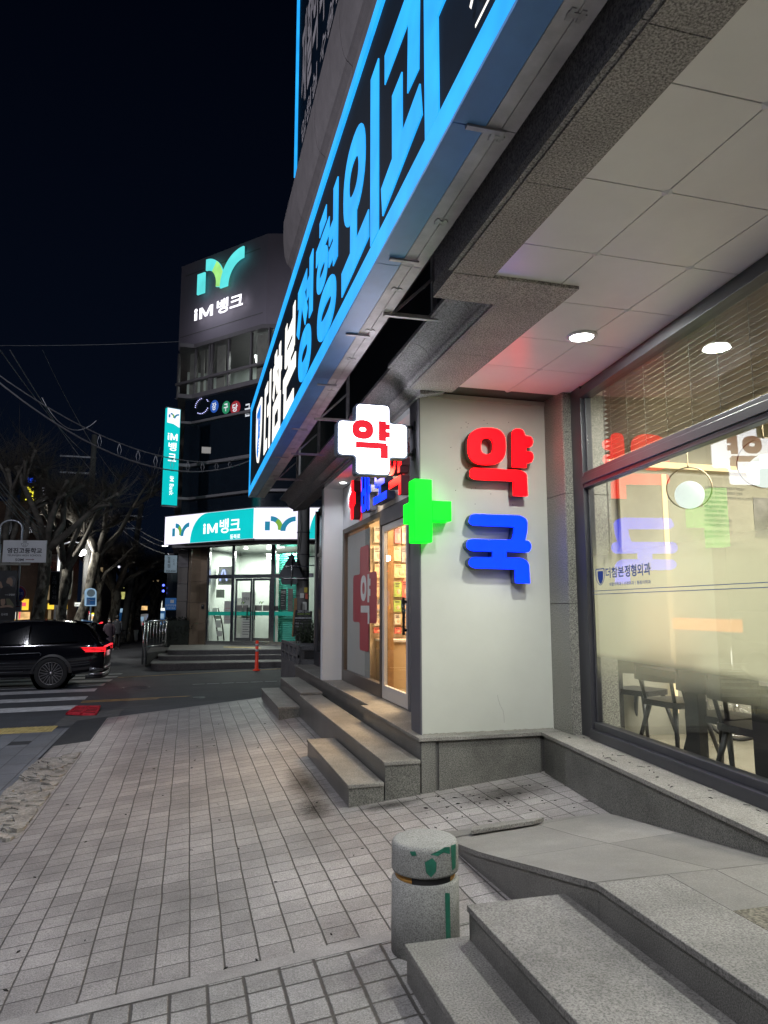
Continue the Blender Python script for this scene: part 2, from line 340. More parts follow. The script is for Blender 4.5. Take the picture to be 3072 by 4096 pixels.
# ================================================================ materials of the near scene
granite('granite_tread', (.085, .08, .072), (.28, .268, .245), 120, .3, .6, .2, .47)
granite('granite_dark_tread', (.07, .067, .062), (.215, .207, .195), 110, .32, .6, .25, .47)  # darker copy of the tread granite, for front steps and ramp edge
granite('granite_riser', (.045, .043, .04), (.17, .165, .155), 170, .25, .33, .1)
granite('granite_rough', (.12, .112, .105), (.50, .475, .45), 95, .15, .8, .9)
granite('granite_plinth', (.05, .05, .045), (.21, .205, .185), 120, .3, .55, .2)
granite('granite_bollard', (.14, .14, .133), (.34, .34, .325), 150, .2, .8, .5, .46)
granite('granite_pilaster', (.05, .05, .045), (.36, .35, .31), 110, .08, .45, .15)
granite('granite_molding', (.13, .125, .135), (.40, .385, .40), 80, .12, .75, .5)
paving('pavers', .178, .17, .071, 4.03, .0062, (.228, .212, .209), (.308, .288, .284), (.060, .055, .050), .035, .46, .48, .36)
paving('pavers_front', .178, .17, .155, 3.905, .011, (.23, .22, .215), (.31, .298, .292), (.06, .055, .05), .02, .5, .45, .38)
paving('sidewalk_slabs', .30, .60, -2.0, 1.0, .008, (.125, .135, .155), (.165, .175, .195), (.06, .065, .075), .6, .6, .2, .25)
paving('ramp_slabs', 1.4, .95, -.25, 3.15, .004, (.16, .153, .143), (.23, .22, .205), (.10, .095, .088), .02, .55, .22, .3)
mat('band_stone', (.27, .255, .25), .55, var=.25, vs_=2.5, fine=.25, bump=.2)
mat('asphalt', (.052, .056, .066), .8, var=.25, vs_=1.2, fine=.35, fs=60, bump=.5, bs=90)
mat('asphalt_patch', (.030, .032, .036), .85, var=.2, fine=.4, fs=70, bump=.6, bs=70)
mat('broken_mortar', (.27, .255, .23), .85, var=.5, vs_=6, fine=.3, fs=50, bump=.9, bs=40)
mat('road_white', (.52, .53, .55), .7, var=.3, vs_=5, fine=.25)
mat('road_yellow', (.44, .27, .08), .7, var=.35, vs_=5, fine=.25)
mat('tactile_yellow', (.50, .40, .16), .65, var=.3, vs_=5, fine=.15)
mat('dirt_dark', (.012, .011, .010), .9)
mat('red_light_grate', (.48, .03, .05), .5, var=.35, vs_=9, e=(.9, .01, .03), es=.03)  # red light falling on the grate put into base colour and emission
mat('iron', (.09, .09, .10), .5, .7, bump=.3)
mat('white_wall', (.50, .51, .46), .55, var=.055, vs_=1.1, bump=.05, bs=30)
mat('white_panel', (.70, .71, .73), .45, var=.03, vs_=1.0)
mat('dark_frame', (.045, .045, .055), .38, .3, var=.1)
mat('brown_frame', (.10, .085, .075), .4, .3, var=.12)
mat('white_frame', (.55, .54, .54), .4, .2, var=.05)
mat('grey_pier', (.105, .105, .12), .5, var=.06)
mat('ceiling_white', (.82, .81, .80), .3, var=.05, vs_=1.5)
mat('joint_grey', (.09, .088, .083), .8)
mat('chrome', (.62, .62, .64), .22, 1.0, var=.05)
mat('steel_bracket', (.42, .40, .42), .5, .5, var=.25, vs_=12)
mat('sign_casing', (.055, .10, .17), .42, .1, var=.2, vs_=2)
mat('sign_soffit_blue', (.10, .24, .52), .42, .1, var=.15, vs_=2)
mat('sign_soffit_grey', (.50, .48, .50), .5, .1, var=.28, vs_=4, bump=.1, bs=20)
mat('sign_back', (.003, .009, .020), .6, spec=.06, var=.3, vs_=2)
mat('building_wall', (.055, .05, .055), .8, var=.2, vs_=1.5, bump=.2)
mat('building_dark', (.016, .016, .022), .7, var=.3)
mat('molding_dark', (.17, .15, .155), .75, var=.15, fine=.15)
mat('letter_side_red', (.16, .05, .06), .5, var=.1)
mat('letter_side_blue', (.05, .07, .16), .5, var=.1)
mat('letter_side_green', (.05, .4, .1), .5, e=(.0, .75, .06), es=.55)
mat('cross_casing', (.10, .13, .20), .4, .2)
mat('black', (.010, .010, .012), .5)
mat('black_gloss', (.012, .012, .014), .15)
mat('green_tape', (.015, .13, .085), .5, var=.3, vs_=20)
mat('orange_tape', (.55, .28, .06), .5, var=.2)
glow('red_face', (1, .0005, .003), 4.5, .06, 6, (.08, .0, .001))
glow('blue_face', (.0, .017, 1), 4.2, .06, 6, (.0, .002, .08))
glow('white_back', (.93, .93, 1), 4.0, .03)
glow('green_face', (.0, .80, .012), 2.3, .16, 5)
glow('white_face', (.93, .93, 1), 7.5, .03)
glow('red_print', (.72, .012, .03), 1.1, .03)
glow('sky_blue_face', (.018, .37, .93), 1.15, .14, 3)
glow('warm_white_face', (.93, .90, .84), 1.25, .12, 2)
glow('logo_blue_face', (.01, .20, .72), 1.0, .1)
glow('downlight_lens', (.97, 1, .93), 22, 0)
glow('globe_white', (.86, .93, .88), 1.1, .04)
glass('clear_glass', (.93, .95, .93), 1.45)
glass('shop_glass', (.90, .90, .88), 1.35)
# ================================================================ ground
def gz(x, y):
    base = .1*x-.38 if x > -1.95 else -.575+.012*(x+1.95)
    if y <= 14.2: return base
    far = -.60+.012*x; t = min(1, (y-14.2)/3.2); t = t*t*(3-2*t)
    return base*(1-t)+far*t
def strip(name, m, x0, x1, y0, y1, dz=0.0, nx=8, ny=12, label=None, skew=0):
    g = M(); g.grid(lambda a, b: Vector((x0+(x1-x0)*a+skew*b, y0+(y1-y0)*b, gz(x0+(x1-x0)*a+skew*b, y0+(y1-y0)*b)+dz)), nx, ny)
    return g.build(name, m, kind='structure')
# one big sheet to the horizon (asphalt), everything else lies on it
g = M(); XS = [-400, -60, -20, -8, -4, -1.95, -1.94, -.5, 1, 2, 4, 8, 20, 60, 400]; YS = [-300, -40, -5, 0, 5, 10, 14.2, 14.7, 15.2, 15.7, 16.2, 17, 20, 25, 30, 60, 120, 500]
for j in range(len(YS)-1):
    for i in range(len(XS)-1):
        c = [(XS[i], YS[j]), (XS[i+1], YS[j]), (XS[i+1], YS[j+1]), (XS[i], YS[j+1])]
        g.add([(a, b, gz(max(-60, min(a, 3.3)), b)-.012) for a, b in c], [(0, 1, 2, 3)])
g.build('road', 'asphalt', kind='structure')
strip('pavement', 'pavers', -1.38, 3.62, 4.03, 14.2, 0, 10, 20)
strip('pavement', 'pavers_front', -1.9, 3.3, -6, 3.92, 0, 10, 14)
strip('pavement_band', 'band_stone', -1.9, 3.2, 3.92, 4.03, .002, 12, 1)
strip('pavement', 'pavers', -1.93, -1.38, 4.03, 8.0, -.001, 3, 12)
strip('pavement', 'pavers', -1.90, -1.38, 10.9, 12.0, -.001, 3, 4)
strip('pavement_kerb', 'sidewalk_slabs', -2.12, -1.93, -6, 13.7, .003, 2, 30)
strip('asphalt_patch', 'asphalt_patch', -1.93, -1.38, 12.0, 14.6, -.004, 3, 8)
strip('sidewalk', 'sidewalk_slabs', -30, -2.12, -8, 13.75, 0, 20, 20)
mat('concrete_dark', (.085, .085, .085), .85, var=.3, vs_=5)
strip('drain_surround', 'concrete_dark', -2.25, -1.2, 14.0, 15.9, -.006, 6, 8)
g = M()   # edge joint lines of the kerb row and the row of small pavers along the carriageway
strip('pavement_edge_row', 'band_stone', -1.38, 1.9, 14.2, 14.34, .002, 14, 1)
# broken slabs between the pavers and the kerb: real chips lying at odd angles
g = M(); rr = random.Random(3)
for i in range(150):
    y = rr.uniform(4.4, 11.4) if i < 60 else (rr.uniform(9.6, 10.95) if i % 2 else rr.uniform(7.4, 9.2)); x = rr.uniform(-1.92, -1.40)
    if 4.4 < y < 7.2 and rr.random() < .6: continue
    s = rr.uniform(.05, .15); n = rr.choice((4, 5, 5, 6)); a0 = rr.random()*6; z = gz(x, y)+rr.uniform(.0, .018); tx = rr.uniform(-.12, .12); ty = rr.uniform(-.12, .12)
    lo = []
    for k in range(n):
        a = a0+k*6.283/n+rr.uniform(-.3, .3); q = s*rr.uniform(.6, 1.15); dx = q*math.cos(a)*.9; dy = q*math.sin(a)*1.3
        dx = max(-1.925, min(-1.385, x+dx))-x
        lo.append(Vector((x+dx, y+dy, z+.012+dx*tx+dy*ty)))
    g.prism(lo, (0, 0, -.035))
g.build('broken_slab_rubble', 'broken_mortar', label='crumbled paving stones and mortar rubble along the kerb left of the pavers', cat='rubble', kind='stuff')
strip('mortar_bed', 'broken_mortar', -1.93, -1.38, 7.2, 11.0, .001, 3, 20)
# small litter: leaves, twigs and butts scattered over the stones
g = M()
def bit(x, y, z, s, a, asp=3, h=.004):
    d = Vector((math.cos(a), math.sin(a), 0))*s; n_ = Vector((-math.sin(a), math.cos(a), 0))*s/asp
    p = Vector((x, y, z)); g.prism([p-d+Vector((0, 0, h)), p+n_+Vector((0, 0, h*1.5)), p+d+Vector((0, 0, h)), p-n_+Vector((0, 0, h))], (0, 0, -h*.8))
for i in range(120):
    if i < 70: x = rr.uniform(1.9, 3.25); y = rr.uniform(4.9, 6.25)
    else: x = rr.uniform(-1.2, 1.5); y = rr.uniform(2.5, 12)
    if x > 1.3 and y > 6.3: continue
    bit(x, y, gz(x, y)+.002, rr.uniform(.006, .022), rr.random()*6, rr.choice((2, 3, 6)))
for i in range(26):
    s = rr.uniform(0, 2.9); x = 3.4-.108*s; bit(x+rr.uniform(-.1, .12), 6.0-s, .326, rr.uniform(.006, .03), rr.random()*6, 5)
g.build('leaf_litter', 'dirt_dark', label='dry leaf bits and twigs scattered on the paving stones', cat='litter', kind='stuff')
# ---- road markings
def quadz(g, pts, dz=.004, n=14):
    a, b, c, d = [Vector((p[0], p[1], 0)) for p in pts]
    g.grid(lambda s, t: (lambda q: Vector((q.x, q.y, gz(q.x, q.y)-.012+dz)))((a*(1-s)+b*s)*(1-t)+(d*(1-s)+c*s)*t), n, 2)
def pg(u, v, it=6):
    z = -.6
    for _ in range(it):
        p = pz(u, v, z); z = gz(p.x, p.y)-.008
    return p
g = M()
for (u0, v0), (u1, v1) in [((311, 2820), (296, 2838)), ((353, 2784), (340, 2798)), ((390, 2753), (378, 2765)), ((423, 2733), (412, 2743)), ((452, 2717), (438, 2726)), ((475, 2704), (464, 2709)), ((492, 2693), (484, 2697))]:
    p = pg(u0, v0); q = pg(u1, v1); quadz(g, [(p.x-9, p.y-.15), (p.x, p.y), (q.x, q.y), (q.x-9, q.y-.15)])
g.build('crosswalk', 'road_white', kind='structure')
g = M()
for off in (0, .22):
    p = pg(322, 2811); q = pg(1160, 2769); d = (q-p).normalized()
    quadz(g, [(p.x, p.y+off), (q.x+2, q.y+off), (q.x+2, q.y+off+.11), (p.x, p.y+off+.11)], .005, 24)
p = pg(470, 2711); q = pg(1130, 2673)
quadz(g, [(p.x, p.y), (q.x+1, q.y), (q.x+1, q.y+.13), (p.x, p.y+.13)], .005, 24)
g.build('road_line', 'road_yellow', kind='structure')
g = M()
for a in range(7):
    u = 770+a*58; p = pg(u, 2738-a*2.2); q = pg(u+50, 2736-a*2.2); quadz(g, [(p.x, p.y), (q.x, q.y), (q.x, q.y+.05+.02*(a % 3)), (p.x, p.y+.07)], .005, 4)
g.build('worn_road_line', 'road_white', kind='structure')
# tactile strip on the left sidewalk
p0 = pg(270, 2875); g = M()
for k in range(2):
    for i in range(11): 
        x1 = -2.16-i*.3; y0 = 13.42+k*.3
        g.bx(x1-.295, x1, y0, y0+.295, gz(x1, y0)-.004, gz(x1, y0)+.006)
        for j in range(4): g.bx(x1-.27+j*.066, x1-.235+j*.066, y0+.02, y0+.275, gz(x1, y0)+.006, gz(x1, y0)+.012)
g.build('tactile_paving', 'tactile_yellow', kind='structure', bevel=.002)
for (x, y, w, l) in ((-3.1, 10.4, .3, .6), (-2.6, 12.3, .3, .3)):
    g = M(); g.bx(x, x+w, y, y+l, gz(x, y)-.01, gz(x, y)+.004); g.build('dark_slab', 'asphalt_patch', kind='structure')
# drain grate, red light painted into its colour
t = thing('drain_grate', (-1.95, 15.2, gz(-1.95, 15.2)), 'drain grate tinted by painted red light in the gutter at the end of the crosswalk', 'drain grate')
a, b, c, d = pg(262, 2862), pg(385, 2861), pg(403, 2833), pg(303, 2836)
zz = max(a.z, b.z, c.z, d.z)+.012
def gq(s, q_): 
    p = (a*(1-s)+b*s)*(1-q_)+(d*(1-s)+c*s)*q_; return Vector((p.x, p.y, zz))
g = M()
for s0, s1, t0, t1 in [(0, 1, 0, .08), (0, 1, .92, 1), (0, .07, 0, 1), (.93, 1, 0, 1), (.46, .54, 0, 1)]: g.prism([gq(s0, t0), gq(s1, t0), gq(s1, t1), gq(s0, t1)], (0, 0, -.03))
for k in range(5):
    t0 = .14+k*.165
    g.prism([gq(0, t0), gq(1, t0), gq(1, t0+.038), gq(0, t0+.038)], (0, 0, -.012))
g.build('grate_bars', 'red_light_grate', t)
g = M(); g.prism([gq(0, 0)-Vector((0, 0, .032)), gq(1, 0)-Vector((0, 0, .032)), gq(1, 1)-Vector((0, 0, .032)), gq(0, 1)-Vector((0, 0, .032))], (0, 0, -.01)); g.build('drain_pit', 'dirt_dark', t)
def cover(u, v, r, label, m='iron'):
    p = pg(u, v); t = thing('manhole_cover', (p.x, p.y, p.z), label, 'manhole cover', 'manhole covers in the road')
    g = M(); g.lathe((p.x, p.y, p.z-.01), [(r, 0), (r, .014), (r-.03, .016), (r-.035, .012), (0, .012)], 32); g.build('lid', m, t)
    g = M()
    for i in range(-3, 4): g.bx(p.x-math.sqrt(max(0, (r*.85)**2-(i*r*.22)**2)), p.x+math.sqrt(max(0, (r*.85)**2-(i*r*.22)**2)), p.y+i*r*.22-.012, p.y+i*r*.22+.012, p.z, p.z+.006)
    g.build('lid_ribs', 'iron', t)
cover(545, 2750, .36, 'large round manhole cover out in the middle of the side road')
cover(795, 2790, .17, 'small pale manhole cover beside the yellow road line', 'chrome')
cover(48, 2918, .22, 'small manhole cover set in the grey sidewalk slabs at the left')
# worn-in dirt stains on the stone (thin films with ragged edges)
m, t_, b_ = _new('stain'); t_.nodes.remove(b_); N = t_.nodes.new; L = t_.links.new
tcn = N('ShaderNodeTexCoord'); ln = N('ShaderNodeVectorMath'); ln.operation = 'LENGTH'; L(tcn.outputs['UV'], ln.inputs[0]); nz = N('ShaderNodeTexNoise'); nz.inputs['Scale'].default_value = 14; nz.inputs['Detail'].default_value = 8; nz.inputs['Roughness'].default_value = .8; L(tcn.outputs['Object'], nz.inputs['Vector'])
sb = N('ShaderNodeMath'); sb.operation = 'SUBTRACT'; L(nz.outputs[0], sb.inputs[0]); L(ln.outputs['Value'], sb.inputs[1]); mr = N('ShaderNodeMapRange'); mr.inputs[1].default_value = -.30; mr.inputs[2].default_value = .45; mr.inputs[4].default_value = .60; L(sb.outputs[0], mr.inputs[0])
tr = N('ShaderNodeBsdfTransparent'); df = N('ShaderNodeBsdfDiffuse'); df.inputs[0].default_value = (.035, .032, .028, 1); mx = N('ShaderNodeMixShader'); L(mr.outputs[0], mx.inputs[0]); L(tr.outputs[0], mx.inputs[1]); L(df.outputs[0], mx.inputs[2]); L(mx.outputs[0], t_.nodes['Material Output'].inputs[0])
def stain(x, y, rx, ry, zf=None):
    n = 6; g = M(); g.grid(lambda a, b: (lambda X_, Y_: Vector((X_, Y_, (zf if zf is not None else gz(X_, Y_))+.003)))(x+(2*a-1)*rx, y+(2*b-1)*ry), n, n); o = g.build('stain', 'stain', kind='structure')
    uvl = o.data.uv_layers.new(name='uv')
    for lp in o.data.loops: c = o.data.vertices[lp.vertex_index].co; uvl.data[lp.index].uv = (c.x/rx, c.y/ry)
for q in ((1.20, 7.4, .26, 1.2), (1.12, 6.5, .24, .5), (2.7, 5.95, .6, .38), (1.75, 6.2, .4, .16)): stain(*q)
# ================================================================ stone steps of the pharmacy
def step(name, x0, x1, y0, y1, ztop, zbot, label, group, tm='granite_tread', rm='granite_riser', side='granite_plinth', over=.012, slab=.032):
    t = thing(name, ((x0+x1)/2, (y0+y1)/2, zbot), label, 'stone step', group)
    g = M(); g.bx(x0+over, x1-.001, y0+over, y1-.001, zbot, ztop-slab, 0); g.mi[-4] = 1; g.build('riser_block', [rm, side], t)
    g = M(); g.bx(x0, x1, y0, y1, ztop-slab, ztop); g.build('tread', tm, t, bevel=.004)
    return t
PZ = .322
step('stone_step', 1.403, 1.733, 6.35, 8.63, -.045, -.5, 'lowest near granite step in front of the pharmacy door', 'pharmacy steps')
step('stone_step', 1.733, 2.075, 6.352, 11.42, .13, -.5, 'long middle granite step in front of the pharmacy', 'pharmacy steps')
step('stone_step', 1.403, 1.75, 11.42, 14.2, -.045, -.5, 'lowest far granite step next to the road', 'pharmacy steps')
step('stone_step', 1.753, 2.10, 11.425, 14.0, .165, -.5, 'second far granite step beside the planter', 'pharmacy steps')
t = thing('entrance_platform', (2.8, 10, -.5), 'granite platform under the pharmacy door and windows', 'platform')
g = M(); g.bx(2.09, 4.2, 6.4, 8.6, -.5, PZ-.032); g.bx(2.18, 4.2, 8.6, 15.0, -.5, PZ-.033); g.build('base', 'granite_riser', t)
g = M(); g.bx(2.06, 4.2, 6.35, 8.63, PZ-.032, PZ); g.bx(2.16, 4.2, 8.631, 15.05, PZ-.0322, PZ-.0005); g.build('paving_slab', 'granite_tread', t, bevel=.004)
# plinth of the return wall
g = M(); g.bx(2.092, 2.225, 6.375, 6.39, -.4, PZ-.034); g.bx(2.26, 3.29, 6.376, 6.39, -.4, PZ-.034); g.build('plinth_cladding', 'granite_plinth', t)
g = M(); g.bx(2.24, 3.30, 6.34, 6.52, PZ-.031, PZ+.001); g.build('coping', 'granite_tread', t, bevel=.003)
# ================================================================ the building
bld = thing('clinic_building', (3.6, 6, -.4), 'multi-storey building with granite beams, canopy ceiling and dark upper wall', 'building')
TH = math.radians(6.2); DW = Vector((math.sin(TH), math.cos(TH), 0)); WN = Vector((-math.cos(TH), math.sin(TH), 0))
W = Fr((3.63, 6.04, 0), -DW)          # window plane; u grows towards the camera
# sill wall under the clinic window
so = Vector((3.285, 6.20, 0)); L_ = 7.5
def wedge(g, p0, off0, off1, z0, z1, ln=L_, mi=0, start=0):
    a = p0-DW*start+(-WN)*off0; b = p0-DW*start+(-WN)*off1; c = p0-DW*ln+(-WN)*off1; d = p0-DW*ln+(-WN)*off0
    g.prism([Vector((q.x, q.y, z1)) for q in (a, b, c, d)][::-1], (0, 0, z0-z1), mi)
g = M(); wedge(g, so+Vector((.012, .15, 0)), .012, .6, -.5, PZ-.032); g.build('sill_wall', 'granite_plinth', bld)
g = M()
for k in range(5): wedge(g, so+Vector((0, .15, 0)), 0, .6, PZ-.032, PZ, min(L_, .15+(k+1)*2.26-.003), 0, 0 if k == 0 else .15+k*2.26)
g.build('sill_coping', 'granite_tread', bld, bevel=.003)
# pilaster
for z0, z1 in ((PZ, 1.535), (1.541, 2.60), (2.606, 3.63)):
    g = M(); g.bx(3.505, 4.0, 6.125, 6.6, z0, z1); g.bx(3.50, 3.56, 6.14, 6.499, z0+.001, z1-.001); g.build('pilaster_block', 'granite_pilaster', bld, bevel=.002)
g = M(); g.bx(3.51, 3.99, 6.135, 6.59, PZ, 3.62); g.build('pilaster_joint', 'joint_grey', bld)
# canopy ceiling: 0.667 m panels with shadow gaps and corner clips
CZ = 3.62; g = M(); x_l = [1.81, 2.303, 2.970, 3.637, 4.304]; y_l = [-2.435+.667*i for i in range(14)]
gap = .004
for i in range(4):
    for j in range(-3, 13):
        ya = 2.235+.667*(j-7); yb = ya+.667
        ya2, yb2 = max(ya, -4), min(yb, 6.5)
        if yb2 <= ya2: continue
        if i == 0 and ya2 > 3.9: continue
        if i == 0: yb2 = min(yb2, 3.99)
        g.bx((x_l[i] if i != 1 or ya2 < 3.96 else 2.425)+gap, x_l[i+1]-gap, ya2+gap, yb2-gap, CZ, CZ+.02)
g.build('ceiling_panels', 'ceiling_white', bld)
g = M(); g.bx(1.7, 4.4, -4, 4.0, CZ+.014, CZ+.3); g.bx(2.425, 4.4, 4.0, 6.6, CZ+.014, CZ+.3); g.build('ceiling_void', 'joint_grey', bld)
for x in x_l[1:3]:
    for j in range(-1, 7):
        y = 2.235+.667*j
        if y > 6.3 or (x < 2.4 and y > 3.9): continue
        g = M(); g.add([(x-.035, y, CZ-.001), (x, y-.035, CZ-.001), (x+.035, y, CZ-.001), (x, y+.035, CZ-.001), (x, y, CZ-.012)], [(0, 4, 1), (1, 4, 2), (2, 4, 3), (3, 4, 0)]); g.build('corner_clip', 'white_panel', bld)
# granite beam over the canopy edge
for i in range(8):
    y1 = 3.98-i*1.0 if i else 3.98; y0 = y1-.995
    g = M(); g.bx(1.535, 1.808, y0, y1, 3.60, 3.70); g.bx(1.505, 1.534, y0, y1, 3.612, 3.665); g.build('beam_soffit', 'granite_rough', bld)
    g = M(); g.bx(1.545, 1.80, y0, y1+.004, 3.701, 6.2); g.build('beam_face', 'granite_molding', bld)
g = M(); g.bx(1.535, 2.43, 3.984, 4.355, 3.597, 3.70); g.build('beam_soffit', 'granite_rough', bld)
g = M(); g.bx(1.545, 2.0, 3.99, 4.35, 3.701, 6.2); g.build('beam_face', 'granite_molding', bld)
for y0, y1 in ((4.359, 5.33), (5.335, 6.36)):
    g = M(); g.bx(2.012, 2.425, y0, y1, 3.599, 3.71); g.build('beam_soffit', 'granite_rough', bld)
# curved cornice along the pharmacy and on to the corner
def cornice(prof, y0, y1, seg, m, name, gap=.006):
    y = y0
    while y < y1-.01:
        ye = min(y1, y+seg); g = M(); n = len(prof)
        g.add([Vector((x, yy, z)) for yy in (y, ye-gap) for x, z in prof], [[i, i+n, i+1+n, i+1] for i in range(n-1)]+[list(range(n)), list(range(2*n-1, n-1, -1))], 0, False)
        g.build(name, m, bld); y = ye
PF = [(2.012, 3.72), (2.012, 3.60), (1.985, 3.60), (1.985, 3.622), (1.965, 3.622), (1.955, 3.64)]
for k in range(9):
    a = math.pi/2*k/8; PF.append((1.955-.16*(1-math.cos(a)), 3.64+.14*math.sin(a)))
PF += [(1.795, 3.785), (1.77, 3.785), (1.77, 3.82), (2.3, 3.83)]
cornice(PF, 4.362, 6.36, 1.3, 'granite_molding', 'cornice')
PF2 = [(2.36, 3.60), (2.14, 3.56), (2.10, 3.56), (2.10, 3.60), (2.06, 3.615)]+[(x+.04, z+.01) for x, z in PF[6:-1]]+[(2.4, 3.84)]
cornice(PF2, 6.362, 15.2, 1.75, 'granite_molding', 'cornice')
# dark wall between the cornices, behind the big sign
g = M(); g.bx(2.25, 6.5, 4.36, 15.2, 3.83, 9.6); g.build('upper_wall', 'building_dark', bld)
g = M(); g.bx(1.80, 6.5, -8, 4.36, 4.0, 9.6); g.build('upper_wall', 'building_dark', bld)
g = M(); g.bx(2.0, 6.0, -8, 14.6, 9.61, 24); g.build('upper_storey_wall', 'building_dark', bld)
XC = 1.80
PU = [(2.4, 8.2), (2.2, 8.2), (2.2, 8.5), (XC+.20, 9.05), (XC+.20, 9.2), (XC+.14, 9.25)]
for k in range(7):
    a = math.pi/2*k/6; PU.append((XC+.14-.14*math.sin(a), 9.25+.85*(1-math.cos(a)*.85)-.12))
PU += [(XC, 10.3), (XC+.3, 10.35), (2.6, 10.35)]
cornice(PU, -6, 15.42, 2.15, 'molding_dark', 'upper_cornice', .01)
g = M(); g.bx(2.19, 2.6, -6, 15.2, 5.0, 8.9); g.build('facade_band', 'molding_dark', bld)
# rooms behind: clinic interior shell and pharmacy interior shell
mat('room_wall', (.30, .275, .20), .7, var=.06)
mat('room_wall_white', (.34, .325, .27), .7, var=.05)
mat('room_floor', (.26, .235, .185), .18, var=.2, vs_=2)
mat('room_ceiling', (.62, .58, .48), .8)
mat('wood', (.34, .20, .095), .5, var=.3, vs_=6)
mat('dark_wood', (.022, .020, .022), .45, var=.3, vs_=8)
g = M(); g.bx(3.9, 8.6, 6.66, 6.8, 0, 3.9); g.build('room_end_wall', 'room_wall_white', bld)
g = M(); g.bx(7.2, 7.35, -3, 6.66, 0, 3.9); g.build('room_back_wall', 'room_wall', bld)
g = M(); wedge(g, Vector((3.70, 6.66, 0)), 0, 3.6, .10, .20, 9.6)

g.build('room_floor', 'room_floor', bld)
g = M(); g.bx(4.35, 7.4, -3, 6.7, 3.64, 3.7); g.build('room_ceiling', 'room_ceiling', bld)
g = M(); g.bx(2.0, 7.5, -3.3, -3.05, 0, 3.9); g.build('room_side_wall', 'room_wall', bld)
# ================================================================ clinic window (frame, panes, print)
win = thing('clinic_window', (3.4, 4.5, PZ), 'tall clinic window in a dark metal frame above the granite sill', 'window')
g = M()
g.fb(W, -.09, .14, PZ, 3.62, -.06, .05); g.fb(W, .142, .165, PZ, 3.5, -.05, .01)
g.fb(W, .14, 8, PZ+.002, .41, -.06, .075); g.fb(W, .14, 8, .41, .47, -.06, .035)
g.fb(W, .14, 8, 3.50, 3.58, -.06, .06); g.fb(W, .14, 8, 3.58, 3.64, -.06, .03)
g.build('frame', 'dark_frame', win, bevel=.004)
g = M(); g.fb(W, .0, 8, 2.62, 2.77, -.03, .045); g.fb(W, .141, 8, 2.66, 2.73, .045, .062); g.build('transom', 'dark_frame', win, bevel=.004)
g = M(); g.fb(W, .166, 8, .47, 2.62, -.004, -.001); g.build('lower_pane', 'clear_glass', win)
g = M(); g.fb(W, .166, 8, 2.77, 3.50, -.004, -.001); g.build('upper_pane', 'clear_glass', win)
# frosted film: printed density fades out at the top, sharp-ish edge below
m, t_, b_ = _new('frosted_film'); t_.nodes.remove(b_); N = t_.nodes.new; L = t_.links.new
gg = N('ShaderNodeNewGeometry'); ss = N('ShaderNodeSeparateXYZ'); L(gg.outputs['Position'], ss.inputs[0])
r1 = N('ShaderNodeMapRange'); r1.inputs[1].default_value = 1.0; r1.inputs[2].default_value = 1.11; r1.interpolation_type = 'SMOOTHSTEP'; L(ss.outputs['Z'], r1.inputs[0])
r2 = N('ShaderNodeMapRange'); r2.inputs[1].default_value = 1.75; r2.inputs[2].default_value = 2.35; r2.inputs[3].default_value = 1; r2.inputs[4].default_value = .0; r2.interpolation_type = 'SMOOTHSTEP'; L(ss.outputs['Z'], r2.inputs[0])
r3 = N('ShaderNodeMapRange'); r3.inputs[1].default_value = .80; r3.inputs[2].default_value = 1.02; r3.inputs[3].default_value = 0; r3.inputs[4].default_value = .38; r3.interpolation_type = 'SMOOTHSTEP'; L(ss.outputs['Z'], r3.inputs[0])
mm = N('ShaderNodeMath'); mm.operation = 'MULTIPLY'; L(r1.outputs[0], mm.inputs[0]); L(r2.outputs[0], mm.inputs[1])
mk = N('ShaderNodeMath'); mk.operation = 'MULTIPLY'; L(mm.outputs[0], mk.inputs[0]); mk.inputs[1].default_value = .88
mq = N('ShaderNodeMath'); mq.operation = 'MAXIMUM'; L(mk.outputs[0], mq.inputs[0]); L(r3.outputs[0], mq.inputs[1])
mw = N('ShaderNodeMath'); mw.operation = 'MULTIPLY'; L(mq.outputs[0], mw.inputs[0]); L(r2.outputs[0], mw.inputs[1])
tr = N('ShaderNodeBsdfTransparent'); tl = N('ShaderNodeBsdfTranslucent'); tl.inputs[0].default_value = (.50, .50, .38, 1); df = N('ShaderNodeBsdfDiffuse'); df.inputs[0].default_value = (.5, .52, .46, 1)
ms = N('ShaderNodeMixShader'); ms.inputs[0].default_value = .3; L(tl.outputs[0], ms.inputs[1]); L(df.outputs[0], ms.inputs[2])
mx = N('ShaderNodeMixShader'); L(mw.outputs[0], mx.inputs[0]); L(tr.outputs[0], mx.inputs[1]); L(ms.outputs[0], mx.inputs[2]); L(mx.outputs[0], t_.nodes['Material Output'].inputs[0])
g = M(); g.add([W.p(.166, .80, -.010), W.p(8, .80, -.010), W.p(8, 2.36, -.010), W.p(.166, 2.36, -.010)], [(0, 1, 2, 3)]); g.build('frosted_film', 'frosted_film', win)
mat('navy_print', (.006, .045, .20), .5)
mat('grey_print', (.10, .10, .10), .6)
g = M(); g.fb(W, .17, 8, 1.618, 1.623, .0005, .0015); g.fb(W, .17, 8, 1.648, 1.653, .0005, .0015); g.build('print_lines', 'navy_print', win)
g = M()
def wt(body, U0, V0, U1, V1, off=.012, mi=0, w=.0015):
    a = W.uv(U0, V1); b = W.uv(U1, V1); c = W.uv(U0, V0); d = W.uv(U1, V0)
    text(g, W, body, a[0], (a[1]+b[1])/2, b[0], (c[1]+d[1])/2, w, mi, off)
wt('더참본', 2424, 2267, 2497, 2310, .015); wt('정형외과', 2500, 2255, 2604, 2304, .022)
wt('재활의학과ㅣ신경외과ㅣ통증의학과', 2438, 2325, 2604, 2340, .012)
g.build('clinic_name_print', 'navy_print', win)
